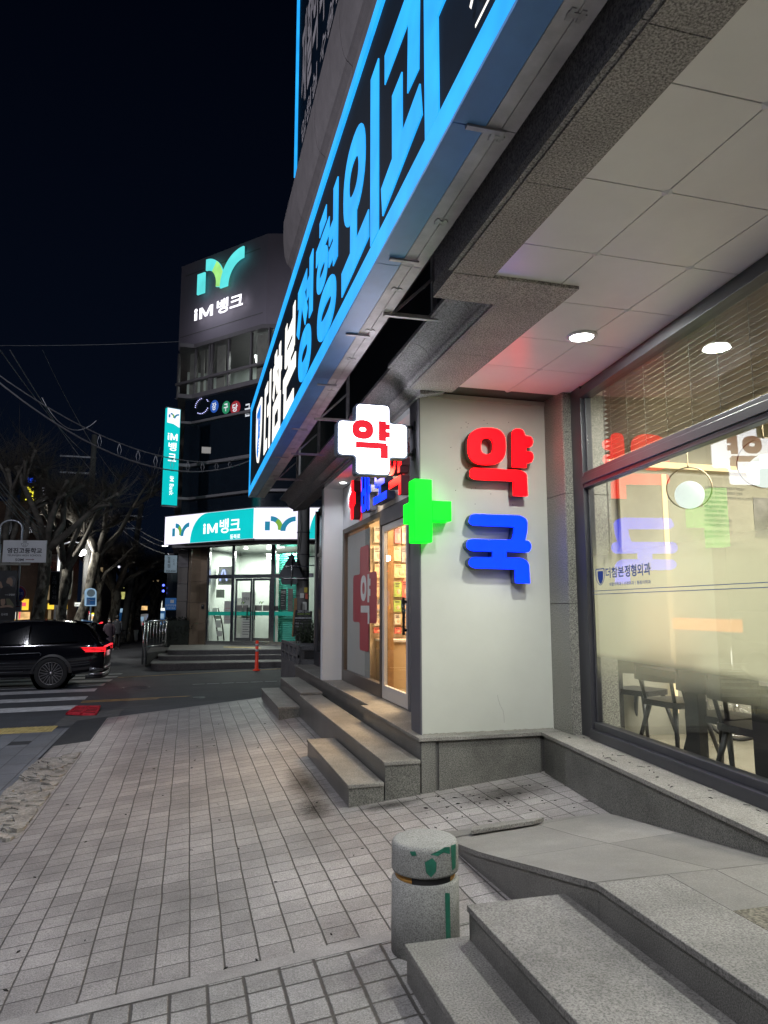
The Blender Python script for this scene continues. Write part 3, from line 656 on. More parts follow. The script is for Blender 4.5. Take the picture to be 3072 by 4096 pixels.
def shield(cx, cz, w, h): return rnd([(cx-w/2, cz+h/2, w*.1), (cx+w/2, cz+h/2, w*.1), (cx+w/2, cz-h*.1, w*.4), (cx, cz-h/2, w*.35), (cx-w/2, cz-h*.1, w*.4)], .01)
a = W.uv(2385, 2350); b = W.uv(2418, 2272); sw = abs(b[0]-a[0]); sh = abs(b[1]-a[1]); cu_, cv_ = (a[0]+b[0])/2, (a[1]+b[1])/2
g = M(); shape(g, [shield(cu_, cv_, sw, sh), shield(cu_, cv_, sw*.86, sh*.90)[::-1]], lambda x, y, w: W.p(x, y, .0015+w), 0); shape(g, [shield(cu_+.006, cv_-.002, sw*.6, sh*.76)], lambda x, y, w: W.p(x, y, .0016+w), 0)
g.build('clinic_shield_print', 'navy_print', win)
# ================================================================ things in the clinic room
t = thing('venetian_blind', (3.5, 4, 2.78), 'wooden venetian blind lowered behind the upper window pane', 'blind')
mat('blind_slat', (.24, .195, .145), .6, var=.15, vs_=5); mat('blind_cord', (.10, .09, .08), .7)
g = M()
for k in range(16):
    z = 2.865+k*.0435; c = math.cos(-.2)*.031; s_ = math.sin(-.2)*.031
    g.prism([W.p(.36, z-s_, -.10+c), W.p(7, z-s_, -.10+c), W.p(7, z+s_, -.10-c), W.p(.36, z+s_, -.10-c)], Vector((0, 0, -.003)))
g.build('slats', 'blind_slat', t)
g = M(); g.fb(W, .35, 7, 3.56, 3.62, -.14, -.07); g.fb(W, .35, 7, 2.795, 2.825, -.13, -.075); g.build('rails', 'blind_slat', t)
g = M()
for u in (.50, .80, 1.10, 1.42, 1.75, 2.08, 2.42, 2.76, 3.1, 3.5):
    for w in (-.072, -.128): g.fb(W, u, u+.003, 2.8, 3.58, w-.0015, w+.0015)
    for k in range(16): g.fb(W, u, u+.003, 2.855+k*.0435, 2.857+k*.0435, -.128, -.072)
g.fb(W, .395, .399, 1.98, 3.56, -.062, -.058); g.fb(W, .412, .416, 1.96, 3.56, -.062, -.058)
g.fb(W, .388, .404, 1.93, 1.99, -.066, -.052); g.fb(W, .408, .424, 1.90, 1.97, -.066, -.052)
g.build('cords', 'blind_cord', t)
def pendant(U, V, off, label, k=1.0):
    q = hit(U, V, W.n, W.o-W.n*off); t = thing('pendant_lamp', tuple(q), label, 'pendant lamp', 'ring pendant lamps behind the clinic window')
    rg = .120*k; g = M(); g.sph(q, rg, 24); g.build('globe', 'globe_white', t)
    R_ = .178*k; c = q+Vector((0, 0, R_-rg*.98)); g = M(); ax = Vector((.80, -.6, 0)).normalized()
    g.tube([c+ax*math.cos(a)*R_+Vector((0, 0, math.sin(a)*R_)) for a in [2*math.pi*i/40 for i in range(41)]], .006, 6, cap=False)
    g.build('ring', 'brass', t)
    g = M(); g.tube([c+Vector((0, 0, R_)), c+Vector((0, 0, R_+.02)), Vector((c.x, c.y, 3.62))], [.010, .004, .004], 6); g.build('rod', 'brass', t)
mat('brass', (.42, .33, .22), .3, .9)
pendant(2758, 1980, .55, 'globe lamp in a brass ring hanging behind the window, the whole one on the left')
pendant(3062, 1885, .50, 'globe lamp in a brass ring cut by the right edge of the picture')
# pale profile board on the back wall, glowing edge strips
t = thing('profile_board', (5.4, 6.5, .9), 'tall board with rows of printed text and a grey photo in the clinic', 'board')
mat('board_cream', (.32, .30, .23), .7); mat('grey_photo', (.16, .15, .14), .7, var=.8, vs_=3)
g = M(); g.bx(4.42, 8.3, 6.60, 6.64, 1.0, 2.95); g.build('panel', 'board_cream', t)
BF = Fr((0, 6.60, 0), (1, 0, 0))
g = M()
for body, V, U1 in [('경대학교 동산의료원 정형외과 외래교수', 1950, 2975), ('경대학교 동산의료원 정형외과 전문의', 1969, 2968), ('경대학교 동산의료원 정형외과 전임의 (관절경 및 인공관절)', 1989, 3060), ('대한정형외과학회 정회원', 2006, 2912), ('대한슬관절학회 정회원', 2025, 2905), ('대한골절학회 정회원', 2042, 2896), ('대한관절경학회 정회원', 2061, 2906), ('대구경북견주관절연구회 회원', 2080, 2926), ('대구경북족관절연구회 회원', 2099, 2926), ('前 늘열린성모병원 진료부장', 2126, 2930), ('前 올곧은병원 원장', 2144, 2896), ('AO trauma masters course 연수', 2172, 2952), ('AO trauma principle course 연수', 2192, 3010), ('ArthroCare international Arthroscopy', 2212, 3040)]:
    a = BF.uv(2818, V); b = BF.uv(U1, V); text(g, BF, body, a[0], a[1]-.018, b[0], a[1]+.018, .004, 0, .0)
g.build('printed_text', 'grey_print', t)
a = BF.uv(3010, 1990); b = BF.uv(3010, 2150); g = M(); g.bx(a[0], 8.2, 6.592, 6.60, b[1], a[1]); g.build('photo', 'grey_photo', t)
glow('strip_warm', (1, .74, .40), 1.6, .1)
t = thing('light_strip', (4.2, 6.6, .5), 'thin warm vertical light strip left of the text board in the clinic', 'light strip', 'warm light strips in the clinic')
g = M(); g.bx(*sorted((BF.uv(2655, 2100)[0], BF.uv(2672, 2100)[0])), 6.585, 6.599, .4, 2.95); g.build('strip', 'strip_warm', t)
t = thing('light_strip', (5.2, 6.6, 2.6), 'warm light cove along the top of the clinic room wall', 'light strip', 'warm light strips in the clinic')
g = M(); g.bx(3.95, 7.2, 6.56, 6.598, 3.02, 3.08); g.build('strip', 'strip_warm', t)
t = thing('orange_glow_bar', (5.2, 5.2, .2), 'orange glowing bar added for the lit blur behind the frosted glass', 'counter')
mat('orange', (.85, .28, .06), .5, e=(1, .30, .05), es=3.5)  # glowing bar put in for the orange light blurred by the film
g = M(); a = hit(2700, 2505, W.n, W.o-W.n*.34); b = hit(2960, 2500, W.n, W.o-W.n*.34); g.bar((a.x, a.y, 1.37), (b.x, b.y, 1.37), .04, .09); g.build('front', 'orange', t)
# window bar table
t = thing('bar_table', (3.9, 4, .2), 'dark bar table running along behind the clinic window', 'table')
g = M(); g.fb(W, .45, 6, .93, .99, -.75, -.25); g.build('table_top', 'dark_wood', t)
for U, w in ((2780, .075), (3062, .085)):
    q = hit(U, 2800, W.n, W.o-W.n*.28); g = M(); g.bx(q.x-w/2, q.x+w/2, q.y-w, q.y+w, .2, .93); g.build('leg', 'dark_wood', t)
q = hit(2460, 2800, W.n, W.o-W.n*.5); g = M(); g.bx(q.x-.06, q.x+.06, q.y-.06, q.y+.06, .2, .93); g.build('leg', 'dark_wood', t)
def chair(U, V, dist, label, rz):
    q = hit(U, V, W.n, W.o-W.n*dist); x, y = q.x, q.y
    t = thing('bar_chair', (x, y, .2), label, 'chair', 'dark chairs at the bar table')
    c, s = math.cos(rz), math.sin(rz)
    def P(a, b, z): return Vector((x+a*c-b*s, y+a*s+b*c, z))
    g = M(); lo = rnd([(-.21, -.2), (.21, -.2), (.23, .2), (-.23, .2)], .07); g.prism([P(a, b, .69) for a, b in lo], (0, 0, -.05)); g.build('seat', 'dark_wood', t)
    for a, b in ((-1, -1), (1, -1), (1, 1), (-1, 1)):
        g = M(); g.tube([P(a*.15, b*.15, .65), P(a*.25, b*.24, .2)], [.024, .015], 8); g.build('leg', 'dark_wood', t)
    for a in (-1, 1):
        g = M(); g.tube([P(a*.17, .17, .66), P(a*.20, .25, 1.02)], [.018, .014], 8); g.build('back_post', 'dark_wood', t)
    g = M(); lo = []
    for k in range(9):
        u = -1+k/4; lo.append((u*.23, .27-.06*u*u))
    g.add([P(a, b, z) for z in (.86, 1.06) for a, b in lo], [[i, i+1, i+10, i+9] for i in range(8)], 0, True)
    o = g.build('backrest', 'dark_wood', t); sm_ = o.modifiers.new('s', 'SOLIDIFY'); sm_.thickness = .025
chair(2560, 2790, .75, 'dark wooden chair farthest left behind the clinic window', 1.9)
chair(2700, 2800, .62, 'dark wooden chair right beside the thick table leg behind the window', 1.7)
chair(2895, 2830, .50, 'dark wooden chair in front of the wheelchair wheel behind the window', 1.75)
chair(3040, 2850, .42, 'dark wooden chair cut by the right picture edge behind the window', 1.6)
# wheelchair
q = hit(2950, 2890, W.n, W.o-W.n*1.6); wx, wy = q.x, q.y; t = thing('wheelchair', (wx, wy, .2), 'folded wheelchair with a big spoked wheel inside the clinic', 'wheelchair')
g = M(); ax = Vector((.75, -.66, 0)).normalized(); cz = .53; c = Vector((wx, wy, cz)); Rw = .31
def ring(g, c, ax, r, th, n=40, z=Vector((0, 0, 1))): g.tube([c+ax*math.cos(a)*r+z*math.sin(a)*r for a in [2*math.pi*i/n for i in range(n+1)]], th, 6, cap=False)
for o_ in (0, .5):
    cc = c+Vector((-.66, -.75, 0)).normalized()*(-o_); w_ = M(); ring(w_, cc, ax, Rw, .016); wh = w_.build('wheel', 'black', t)
    w_ = M(); ring(w_, cc+Vector((-.03, -.03, 0)), ax, Rw*.88, .007)
    for k in range(18):
        a = 2*math.pi*k/18; w_.tube([cc, cc+ax*math.cos(a)*Rw*.98+Vector((0, 0, math.sin(a)*Rw*.98))], .0022, 4, cap=False)
    w_.sph(cc, .03, 10); w_.build('rim_and_spokes', 'chrome', t)
g = M(); b_ = Vector((.66, .75, 0)).normalized()
for o_ in (.06, .44):
    d = b_*o_; g.tube([c+d+Vector((0, 0, .55))-ax*.02, c+d-ax*.02+Vector((0, 0, -.1))], .011, 8); g.tube([c+d+Vector((0, 0, .05)), c+d+ax*.38+Vector((0, 0, .05)), c+d+ax*.5-Vector((0, 0, .4))], .011, 8)
    g.tube([c+d+Vector((0, 0, .25)), c+d+ax*.32+Vector((0, 0, .25))], .016, 8)
g.build('frame_tubes', 'chrome', t)
g = M(); p0 = c+b_*.05+Vector((0, 0, .06)); g.prism([p0, p0+b_*.4, p0+b_*.4+ax*.38, p0+ax*.38], (0, 0, -.03)); g.prism([p0-ax*.02, p0+b_*.4-ax*.02, p0+b_*.4-ax*.02+Vector((0, 0, .42)), p0-ax*.02+Vector((0, 0, .42))], ax*-.02); g.build('sling_seat', 'black', t)
# ceiling lights under the canopy, the last two added unseen
for i, (x, y) in enumerate(DOWN):
    t = thing('ceiling_light', (x, y, CZ-.03), ['round recessed downlight glowing in the canopy ceiling near the red letters', 'added round downlight, out of view, in the canopy ceiling above the front steps', 'added round downlight in the canopy ceiling, unseen behind the viewer'][i], 'ceiling light', 'canopy downlights')
    g = M(); g.lathe((x, y, CZ-.012), [(.092, 0), (.096, -.004), (.118, -.002), (.122, .008), (.122, .012)], 32); g.build('trim_ring', 'white_panel', t)
    g = M(); g.lathe((x, y, CZ-.012), [(0, -.006), (.05, -.005), (.092, 0)], 32); g.build('lens', 'downlight_lens', t)
# ================================================================ clinic steps, landing, ramp, bollard
cl = 'clinic steps'
step('stone_step', 1.055, 1.40, -2.5, 3.50, -.10, -.5, 'lowest granite step in the foreground right beside the bollard', cl, 'granite_dark_tread')
step('stone_step', 1.362, 1.90, -2.5, 3.46, .06, -.5, 'wide second granite step in the foreground', cl, 'granite_dark_tread')
t = thing('landing', (2.4, 1, -.4), 'granite landing with a dark polished floor beside the foreground steps', 'landing')
g = M(); g.bx(1.90, 3.3, -2.5, 3.148, -.5, .188); g.build('riser_block', 'granite_riser', t)
g = M(); g.bx(1.888, 2.28, -2.5, 3.15, .188, .22); g.build('edge_slab', 'granite_dark_tread', t, bevel=.004)
granite('polished_floor', (.09, .085, .07), (.22, .20, .165), 60, .4, .12, .03)
g = M(); g.bx(2.2805, 3.25, -2.5, 2.72, .188, .2195); g.build('polished_floor', 'polished_floor', t)
g = M(); g.bx(2.2805, 3.25, 2.7205, 3.15, .188, .2195); g.build('cross_slab', 'ramp_slabs', t)
rt = thing('ramp', (2.5, 4.2, -.3), 'sloping grey stone ramp going down from the landing to the pavement', 'ramp')
def rz_(x, y):
    e = [(3.15, .22), (4.46, -.055), (5.30, -.195)]   # outer edge profile
    if y < 4.46: zo = .22+(-.055-.22)*(y-3.15)/1.31
    else: zo = -.055+(-.195+.055)*(y-4.46)/.84
    zi = .2195+(-.055-.2195)*(y-3.15)/(5.0-3.15)
    t = max(0, min(1, (x-1.85)/1.25)); return zo*(1-t)+zi*t
g = M(); g.grid(lambda a, b: (lambda y: Vector((1.888-.05*b+(3.2-1.888)*a, y, rz_(1.888+1.31*a, y))))(3.1502+(5.33-3.1502)*b - a*b*.28), 10, 16); g.build('ramp_slabs', 'ramp_slabs', rt)
g = M()
for k in range(16):
    y0 = 3.1502+(5.33-3.1502)*k/16; y1 = 3.1502+(5.33-3.1502)*(k+1)/16; xa = 1.888-.05*k/16; xb = 1.888-.05*(k+1)/16
    za, zb = rz_(1.888, y0)-.0003, rz_(1.888, y1)-.0003
    g.add([(xa, y0, za), (xb, y1, zb), (xb, y1, zb-.03), (xa, y0, za-.03)], [(0, 1, 2, 3)], 1)
    g.add([(xa+.012, y0, za-.03), (xb+.012, y1, zb-.03), (xb+.012, y1, -.6), (xa+.012, y0, -.6), (xa, y0, za-.03), (xb, y1, zb-.03)], [(0, 1, 2, 3), (4, 5, 1, 0)], 0)
g.build('ramp_side', ['granite_riser', 'granite_dark_tread'], rt)
g = M(); lo = [(1.84, 5.05), (1.80, 5.36), (2.00, 5.30), (2.22, 5.24), (2.26, 5.12), (2.0, 5.08)]
g.prism([Vector((x, y, rz_(x, min(y, 5.3))+.012)) for x, y in lo], (0, 0, -.035)); g.build('cracked_toe_slab', 'ramp_slabs', rt)
t = M(); lo = [(2.02, 5.02), (2.08, 5.16), (2.30, 5.17), (2.62, 5.06), (2.50, 4.99)]
t.prism([Vector((x, y, rz_(x, min(y, 5.2))+.045)) for x, y in lo], (0, 0, -.03)); t.build('loose_slab', 'granite_tread', label='loose broken stone flake lying on the toe of the ramp', cat='stone slab', bevel=.005)
# bollard
bx_, by_ = 1.262, 3.80; rb = .178; z0 = -.36
t = thing('stone_bollard', (bx_, by_, z0), 'round grey granite bollard with green tape beside the lowest step', 'bollard')
g = M(); g.lathe((bx_, by_, z0), [(rb+.004, 0), (rb, .44), (rb-.008, .452), (rb-.02, .455)], 40); g.build('shaft', 'granite_bollard', t)
g = M(); g.lathe((bx_, by_, z0), [(rb-.02, .45), (rb-.02, .49)], 40); g.build('groove_band', ['orange_tape'], t)
for a0, a1 in ((3.95, 5.35), (.1, 1.5)):
    g = M(); n = 14; g.add([(bx_+(rb-.018)*math.cos(a0+(a1-a0)*i/n), by_+(rb-.018)*math.sin(a0+(a1-a0)*i/n), z0+z) for z in (.45, .49) for i in range(n+1)], [[i, i+1, i+n+2, i+n+1] for i in range(n)], 0, True); g.build('black_tape', 'black', t)
g = M(); g.lathe((bx_, by_, z0), [(rb-.02, .488), (rb-.003, .489), (rb, .50), (rb, .612)]+[(rb-.028*(1-math.cos(a*math.pi/12))*1.0, .612+.028*math.sin(a*math.pi/12)) for a in range(1, 7)]+[(rb*.5, .643), (0, .644)], 40); g.build('cap', 'granite_bollard', t)
def patch(pl, r, label=None):
    """torn tape stuck on the round face: pl in (angle, height)"""
    g = M(); n = 6
    a0 = min(p[0] for p in pl); vs = [(bx_+(r+.0025)*math.cos(a), by_+(r+.0025)*math.sin(a), z0+h) for a, h in pl]
    c = (sum(v[0] for v in vs)/len(vs), sum(v[1] for v in vs)/len(vs), sum(v[2] for v in vs)/len(vs)); k = math.hypot(c[0]-bx_, c[1]-by_); c = (bx_+(c[0]-bx_)*(r+.0032)/k, by_+(c[1]-by_)*(r+.0032)/k, c[2])
    g.add(vs+[c], [[i, (i+1) % len(vs), len(vs)] for i in range(len(vs))]); g.build('green_tape', 'green_tape', t)
A = -1.72   # angle facing the camera, right of centre
patch([(A-.18, .575), (A+.04, .595), (A+.16, .57), (A+.15, .53), (A+.0, .502), (A-.14, .525)], rb)
patch([(A-.02, .612), (A+.15, .622), (A+.42, .64), (A+.62, .635), (A+.62, .60), (A+.4, .615), (A+.2, .602)], rb)
patch([(A+.66, .64), (A+.95, .635), (A+.9, .52), (A+.72, .515)], rb)
patch([(A+.42, .42), (A+.60, .41), (A+.62, .16), (A+.52, .11), (A+.44, .15)], rb)
patch([(A-.62, .62), (A-.45, .625), (A-.4, .605), (A-.56, .60)], rb)
# ================================================================ pharmacy shop front
ph = thing('pharmacy_storefront', (2.6, 9, PZ), 'white framed pharmacy front with sliding door and frosted window', 'shop front')
g = M(); g.bx(2.142, 3.50, 6.50, 6.795, PZ+.001, 3.60, 0); g.build('return_wall', 'white_wall', ph)
g = M(); g.bx(2.128, 2.142, 6.502, 6.80, PZ+.001, 3.59); g.build('pier_cladding', 'grey_pier', ph)
g = M(); g.bx(2.12, 3.50, 6.485, 6.52, 3.575, 3.62); g.build('wall_trim', 'white_wall', ph)
XG = 2.50
g = M(); g.bx(2.142, 2.52, 11.70, 11.86, PZ, 3.50); g.bx(2.142, 2.46, 6.80, 11.70, 3.50, 3.56); g.build('white_surround', 'white_panel', ph)
g = M(); g.bx(2.135, 2.5, 11.86, 11.875, PZ, 3.55); g.build('surround_edge', 'grey_pier', ph)
g = M(); g.bx(XG-.03, 2.62, 6.8, 11.70, 2.80, 3.499); g.build('name_board', 'white_panel', ph)
g = M(); g.bx(XG, 2.62, 6.8, 8.0, PZ, 2.80); g.build('side_wall', 'white_wall', ph)
# frames
g = M()
for y0, y1, z0, z1 in [(11.56, 11.699, PZ, 2.80), (9.28, 11.559, PZ, .50), (9.28, 11.559, 2.72, 2.80), (9.215, 9.279, PZ, 2.80)]: g.bx(XG-.035, XG+.06, y0, y1, z0, z1)
g.build('window_frame', 'brown_frame', ph, bevel=.004)
g = M(); g.bx(XG-.04, XG+.06, 7.95, 9.214, 2.595, 2.80); g.bx(XG-.03, XG+.06, 7.95, 8.02, PZ, 2.595); g.build('door_header', 'grey_pier', ph)
dr = M()
for y0, y1, z0, z1 in [(8.03, 8.12, PZ+.01, 2.59), (9.11, 9.20, PZ+.01, 2.59), (8.121, 9.109, PZ+.01, .50), (8.121, 9.109, 2.50, 2.589)]: dr.bx(XG-.02, XG+.03, y0, y1, z0, z1)
door = dr.build('sliding_door', 'white_frame', ph, bevel=.004)
g = M(); g.tube([(XG-.06, 8.08, 1.18), (XG-.06, 8.08, 1.62)], .018, 10); g.bx(XG-.06, XG-.02, 8.07, 8.09, 1.22, 1.25); g.bx(XG-.06, XG-.02, 8.07, 8.09, 1.55, 1.58); g.build('door_handle', 'black_gloss', door)
g = M(); g.add([(XG, 8.12, .50), (XG, 9.11, .50), (XG, 9.11, 2.5), (XG, 8.12, 2.5)], [(0, 3, 2, 1)]); g.build('door_pane', 'shop_glass', door)
g = M(); g.add([(XG, 9.28, .50), (XG, 11.56, .50), (XG, 11.56, 2.72), (XG, 9.28, 2.72)], [(0, 3, 2, 1)]); g.build('window_pane', 'shop_glass', ph)
mat('frost_pharmacy', (.40, .43, .43), .5, var=.05, e=(.9, .95, 1), es=.0)
g = M(); g.add([(XG+.012, 9.98, .50), (XG+.012, 11.50, .50), (XG+.012, 11.50, 2.66), (XG+.012, 9.98, 2.66)], [(0, 3, 2, 1)]); g.build('frosted_panel', 'frost_pharmacy', ph)
mat('dull_red', (.34, .045, .06), .5, var=.05)
PF_ = Fr((XG, 0, 0), (0, -1, 0))     # u = -y
def cr(c, z, a, b, w, h): # cross outline centred (c,z): arm half spans a,b and half widths w,h
    return rnd([(c-w, z+b), (c+w, z+b), (c+w, z+h), (c+a, z+h), (c+a, z-h), (c+w, z-h), (c+w, z-b), (c-w, z-b), (c-w, z-h), (c-a, z-h), (c-a, z+h), (c-w, z+h)], .07)
g = M(); shape(g, [cr(-10.27, 1.64, .74, .77, .28, .36)], lambda x, y, w: PF_.p(x, y, .004+w), 0); g.build('red_cross_decal', 'dull_red', ph)
mat('pale_print', (.55, .58, .58), .5)
g = M(); strokes(g, PF_, [('O', .26, .72, .25, .27), ((.68, 1.0), (.68, .42)), ((.68, .83), (.86, .83)), ((.68, .62), (.86, .62)), ((.05, .28), (.78, .28)), ((.72, .34), (.72, -.02))], .10, -10.50, 1.28, .72, .70, .006, .001, 0)
g.build('decal_letter', 'pale_print', ph)
mat('silver_letter', (.32, .32, .34), .35, .7)
g = M(); text(g, PF_, 'Baro Pharmacy', -10.95, 2.87, -10.0, 2.955, .038, 0, .015); g.build('small_name_letters', 'silver_letter', ph)
g = M()
for y in (11.1, 8.9): g.lathe((2.34, y, 3.498), [(0, -.004), (.045, -.004), (.05, 0)], 20)
g.build('recessed_lights', 'downlight_lens', ph)
# raised letters on the name board: red cross, blue and red syllables
HF = Fr((XG-.03, 0, 0), (0, -1, 0)); HD = .11
def letter(name, F, segs, th, u0, v0, su, sv, label, col, dep=HD, cat='sign letter', group=None, back=.02):
    th *= 1.12
    g = M(); strokes(g, F, segs, th, u0, v0, su, sv, dep+back, dep, 1, 0)
    side = {'red_face': 'letter_side_red', 'blue_face': 'letter_side_blue'}[col]
    return g.build(name, [col, side], None, label, cat, group)
g = M(); shape(g, [cr(-10.42, 3.12, .21, .30, .09, .10)], lambda x, y, w: HF.p(x, y, HD+.02+w), HD); g.build('sign_cross', ['red_face', 'letter_side_red'], None, 'small red lit cross first on the pharmacy name board', 'sign letter', 'letters on the pharmacy name board')
letter('sign_letter', HF, [((.08, 1), (.08, 0)), ((.42, 1), (.42, 0)), ((.08, .52), (.42, .52)), ((.08, .06), (.42, .06)), ((.72, 1.04), (.72, -.06)), ((.72, .5), (.98, .5))], .085, -9.83, 2.86, .60, .50, 'blue lit two-column syllable next to the small red cross on the name board', 'blue_face', group='letters on the pharmacy name board')
letter('sign_letter', HF, [((.1, .98), (.82, .98)), ((.82, .98), (.82, .74), 1, 1), ((.1, .72), (.82, .72)), ((.12, .72), (.12, .50), 1, 1), ((.1, .47), (.86, .47)), ((.48, .47), (.48, .12)), ((-.05, .08), (1.03, .08))], .085, -9.08, 2.86, .62, .54, 'blue lit syllable with three shelves in the middle of the name board', 'blue_face', group='letters on the pharmacy name board')
letter('sign_letter', HF, [('O', .27, .72, .26, .27), ((.72, 1.02), (.72, .42)), ((.72, .84), (.92, .84)), ((.72, .62), (.92, .62)), ((.04, .27), (.86, .27)), ((.80, .34), (.80, -.03))], .085, -8.37, 2.83, .62, .60, 'red lit syllable nearest the corner on the pharmacy name board', 'red_face', group='letters on the pharmacy name board')
# big rounded letters on the return wall (outlines measured in the wall plane)
YF = 6.36
def wp(x, y): q = py(1800+x*.33911, 1650+y*.33911, YF); return (q.x, q.z)
def wpoly(pl, k=5): return [wp(*p) for p in rnd(pl, 4, k)]
def to3(x, y, w): return Vector((x, YF-w, y))
def ell(cx, cy, rx, ry, e=.75, n=40):
    o = []
    for j in range(n):
        a = 2*math.pi*j/n; c_ = math.cos(a); s_ = math.sin(a); o.append((cx+rx*math.copysign(abs(c_)**e, c_), cy+ry*math.copysign(abs(s_)**e, s_)))
    return [wp(*p) for p in o]
def wall_letter(lists, face, side, label):
    g = M()
    for l in lists: shape(g, l, to3, .022, 0, 0); shape(g, l, lambda x, y, w: to3(x, y, w-.0222), .10, 1, 1)
    return g.build('wall_letter', [face, side], None, label, 'sign letter', 'big letters on the white return wall')
wall_letter([[ell(437, 397, 222, 218), ell(437, 397, 74, 97)[::-1]],
             [wpoly([(737, 240, 40), (760, 192, 50), (860, 195, 50), (890, 278, 14), (958, 280, 50), (985, 345, 50), (958, 407, 50), (897, 407, 10), (897, 459, 10), (965, 460, 50), (990, 525, 50), (962, 590, 50), (903, 592, 6), (903, 648, 3), (742, 641, 3)])],
             [wpoly([(240, 690, 40), (262, 652, 40), (830, 680, 90), (908, 720, 80), (918, 985, 3), (755, 980, 3), (752, 806, 10), (300, 788, 50), (240, 760, 50)])]],
            'red_face', 'letter_side_red', 'big rounded red lit syllable on the white wall above the blue one')
wall_letter([[wpoly([(232, 1262, 50), (262, 1194, 50), (830, 1214, 90), (915, 1262, 80), (912, 1400, 60), (888, 1508, 10), (935, 1516, 50), (966, 1580, 60), (935, 1652, 50), (668, 1640, 8), (668, 1712, 8), (860, 1716, 90), (934, 1775, 80), (944, 2018, 3), (780, 2010, 3), (772, 1850, 10), (290, 1836, 50), (232, 1800, 50), (232, 1740, 50), (268, 1706, 40), (508, 1708, 6), (508, 1640, 8), (255, 1632, 50), (203, 1590, 50), (203, 1530, 50), (240, 1490, 45), (735, 1503, 10), (757, 1430, 30), (760, 1350, 8), (275, 1330, 50), (232, 1300, 50)])]],
            'blue_face', 'letter_side_blue', 'big rounded blue lit syllable on the white wall below the red one')
# stray fixing holes
g = M()
for x, y in [(131, 182), (214, 132), (401, 93), (439, 128), (202, 172), (86, 670), (217, 638), (66, 919), (302, 890), (481, 961), (739, 1090), (296, 1080), (692, 118), (10, 412), (190, 115), (118, 655), (250, 900)]:
    q = py(1800+x*.33911, 1650+y*.33911, 6.5); g.lathe((q.x, 6.4995, q.z), [(.0, -.001), (.0042, -.001), (.0042, .002)], 8, 0, (0, 1, 0))
g.build('fixing_holes', 'black', ph)
# hairline crack and grime line at the foot of the wall
g = M(); cp_ = [(1990, 2780), (1994, 2800), (2001, 2822), (2012, 2842), (2016, 2866), (2017, 2890)]
for i in range(5):
    a = py(*cp_[i], 6.4985); b = py(*cp_[i+1], 6.4985); g.add([a+Vector((-.0012, 0, 0)), a+Vector((.0012, 0, 0)), b+Vector((.0012, 0, 0)), b+Vector((-.0012, 0, 0))], [(0, 3, 2, 1)])
mat('crack_grey', (.16, .16, .14), .8); mat('grime', (.30, .295, .25), .85, var=.35, vs_=9); g.build('hairline_crack', 'crack_grey', ph)
g = M(); pr = random.Random(9); n = 60; g.add([Vector((2.15+1.34*i/n, 6.4988, z)) for z in (0, 1) for i in range(n+1)], [[i, i+1, i+n+2, i+n+1] for i in range(n)])
for i in range(n+1): g.v[i].z = PZ; g.v[i+n+1].z = PZ+.006+.008*pr.random()
g.build('grime_line', 'grime', ph)
# green corner cross
t = thing('green_cross_sign', (2.12, 6.4, 2.1), 'green lit pharmacy cross wrapped around the corner of the white wall', 'sign')
g = M(); g.bx(2.026, 2.204, 6.34, 6.52, 2.112, 2.715); g.bx(2.205, 2.40, 6.341, 6.495, 2.318, 2.512); g.bx(2.027, 2.125, 6.521, 6.71, 2.318, 2.512); g.build('cross_body', 'green_face', t, bevel=.006)
# white projecting cross
t = thing('projecting_cross_sign', (1.7, 6.6, 2.79), 'white lit cross-shaped lightbox with a red syllable hung from the wall corner', 'sign')
cx, cz_ = 1.685, 3.135
def cro(k): return rnd([(cx-.165-k, cz_+.345+k), (cx+.165+k, cz_+.345+k), (cx+.165+k, cz_+.165+k), (cx+.345+k, cz_+.165+k), (cx+.345+k, cz_-.165-k), (cx+.165+k, cz_-.165-k), (cx+.165+k, cz_-.345-k), (cx-.165-k, cz_-.345-k), (cx-.165-k, cz_-.165-k), (cx-.345-k, cz_-.165-k), (cx-.345-k, cz_+.165+k), (cx-.165-k, cz_+.165+k)], .04)
g = M(); shape(g, [cro(.012)], lambda x, y, w: Vector((x, 6.60-w, y)), .13, 0, 0); g.build('casing', 'cross_casing', t)
g = M(); shape(g, [cro(-.002)], lambda x, y, w: Vector((x, 6.594-w, y)), .005, 0, 0); g.build('lit_face', 'white_face', t)
g = M(); shape(g, [cro(-.002)], lambda x, y, w: Vector((x, 6.7365-w, y)), .005, 0, 0); g.build('lit_face', 'white_back', t)
CF = Fr((0, 6.590, 0), (1, 0, 0))
a = CF.uv(1405, 1835); b = CF.uv(1560, 1685)
g = M(); strokes(g, CF, [('O', .29, .74, .29, .26), ((.82, 1.0), (.82, .46)), ((.88, .85), (1.03, .85), .75), ((.88, .64), (1.03, .64), .75), ((.10, .33), (.93, .33), .8), ((.87, .36), (.87, .0))], .078, a[0]+.005, a[1]+.02, (b[0]-a[0])*.96, (b[1]-a[1])*.94, .001, .001, 0); g.build('red_syllable', 'red_print', t)
for z in (3.30, 3.02): g = M(); g.bar((2.03, 6.66, z), (2.14, 6.66, z), .02, .03); g.bar((2.10, 6.66, z), (2.13, 6.66, z-.05), .02); g.bx(2.112, 2.127, 6.61, 6.71, z-.05, z+.05); g.build('wall_bracket', 'dark_frame', t)
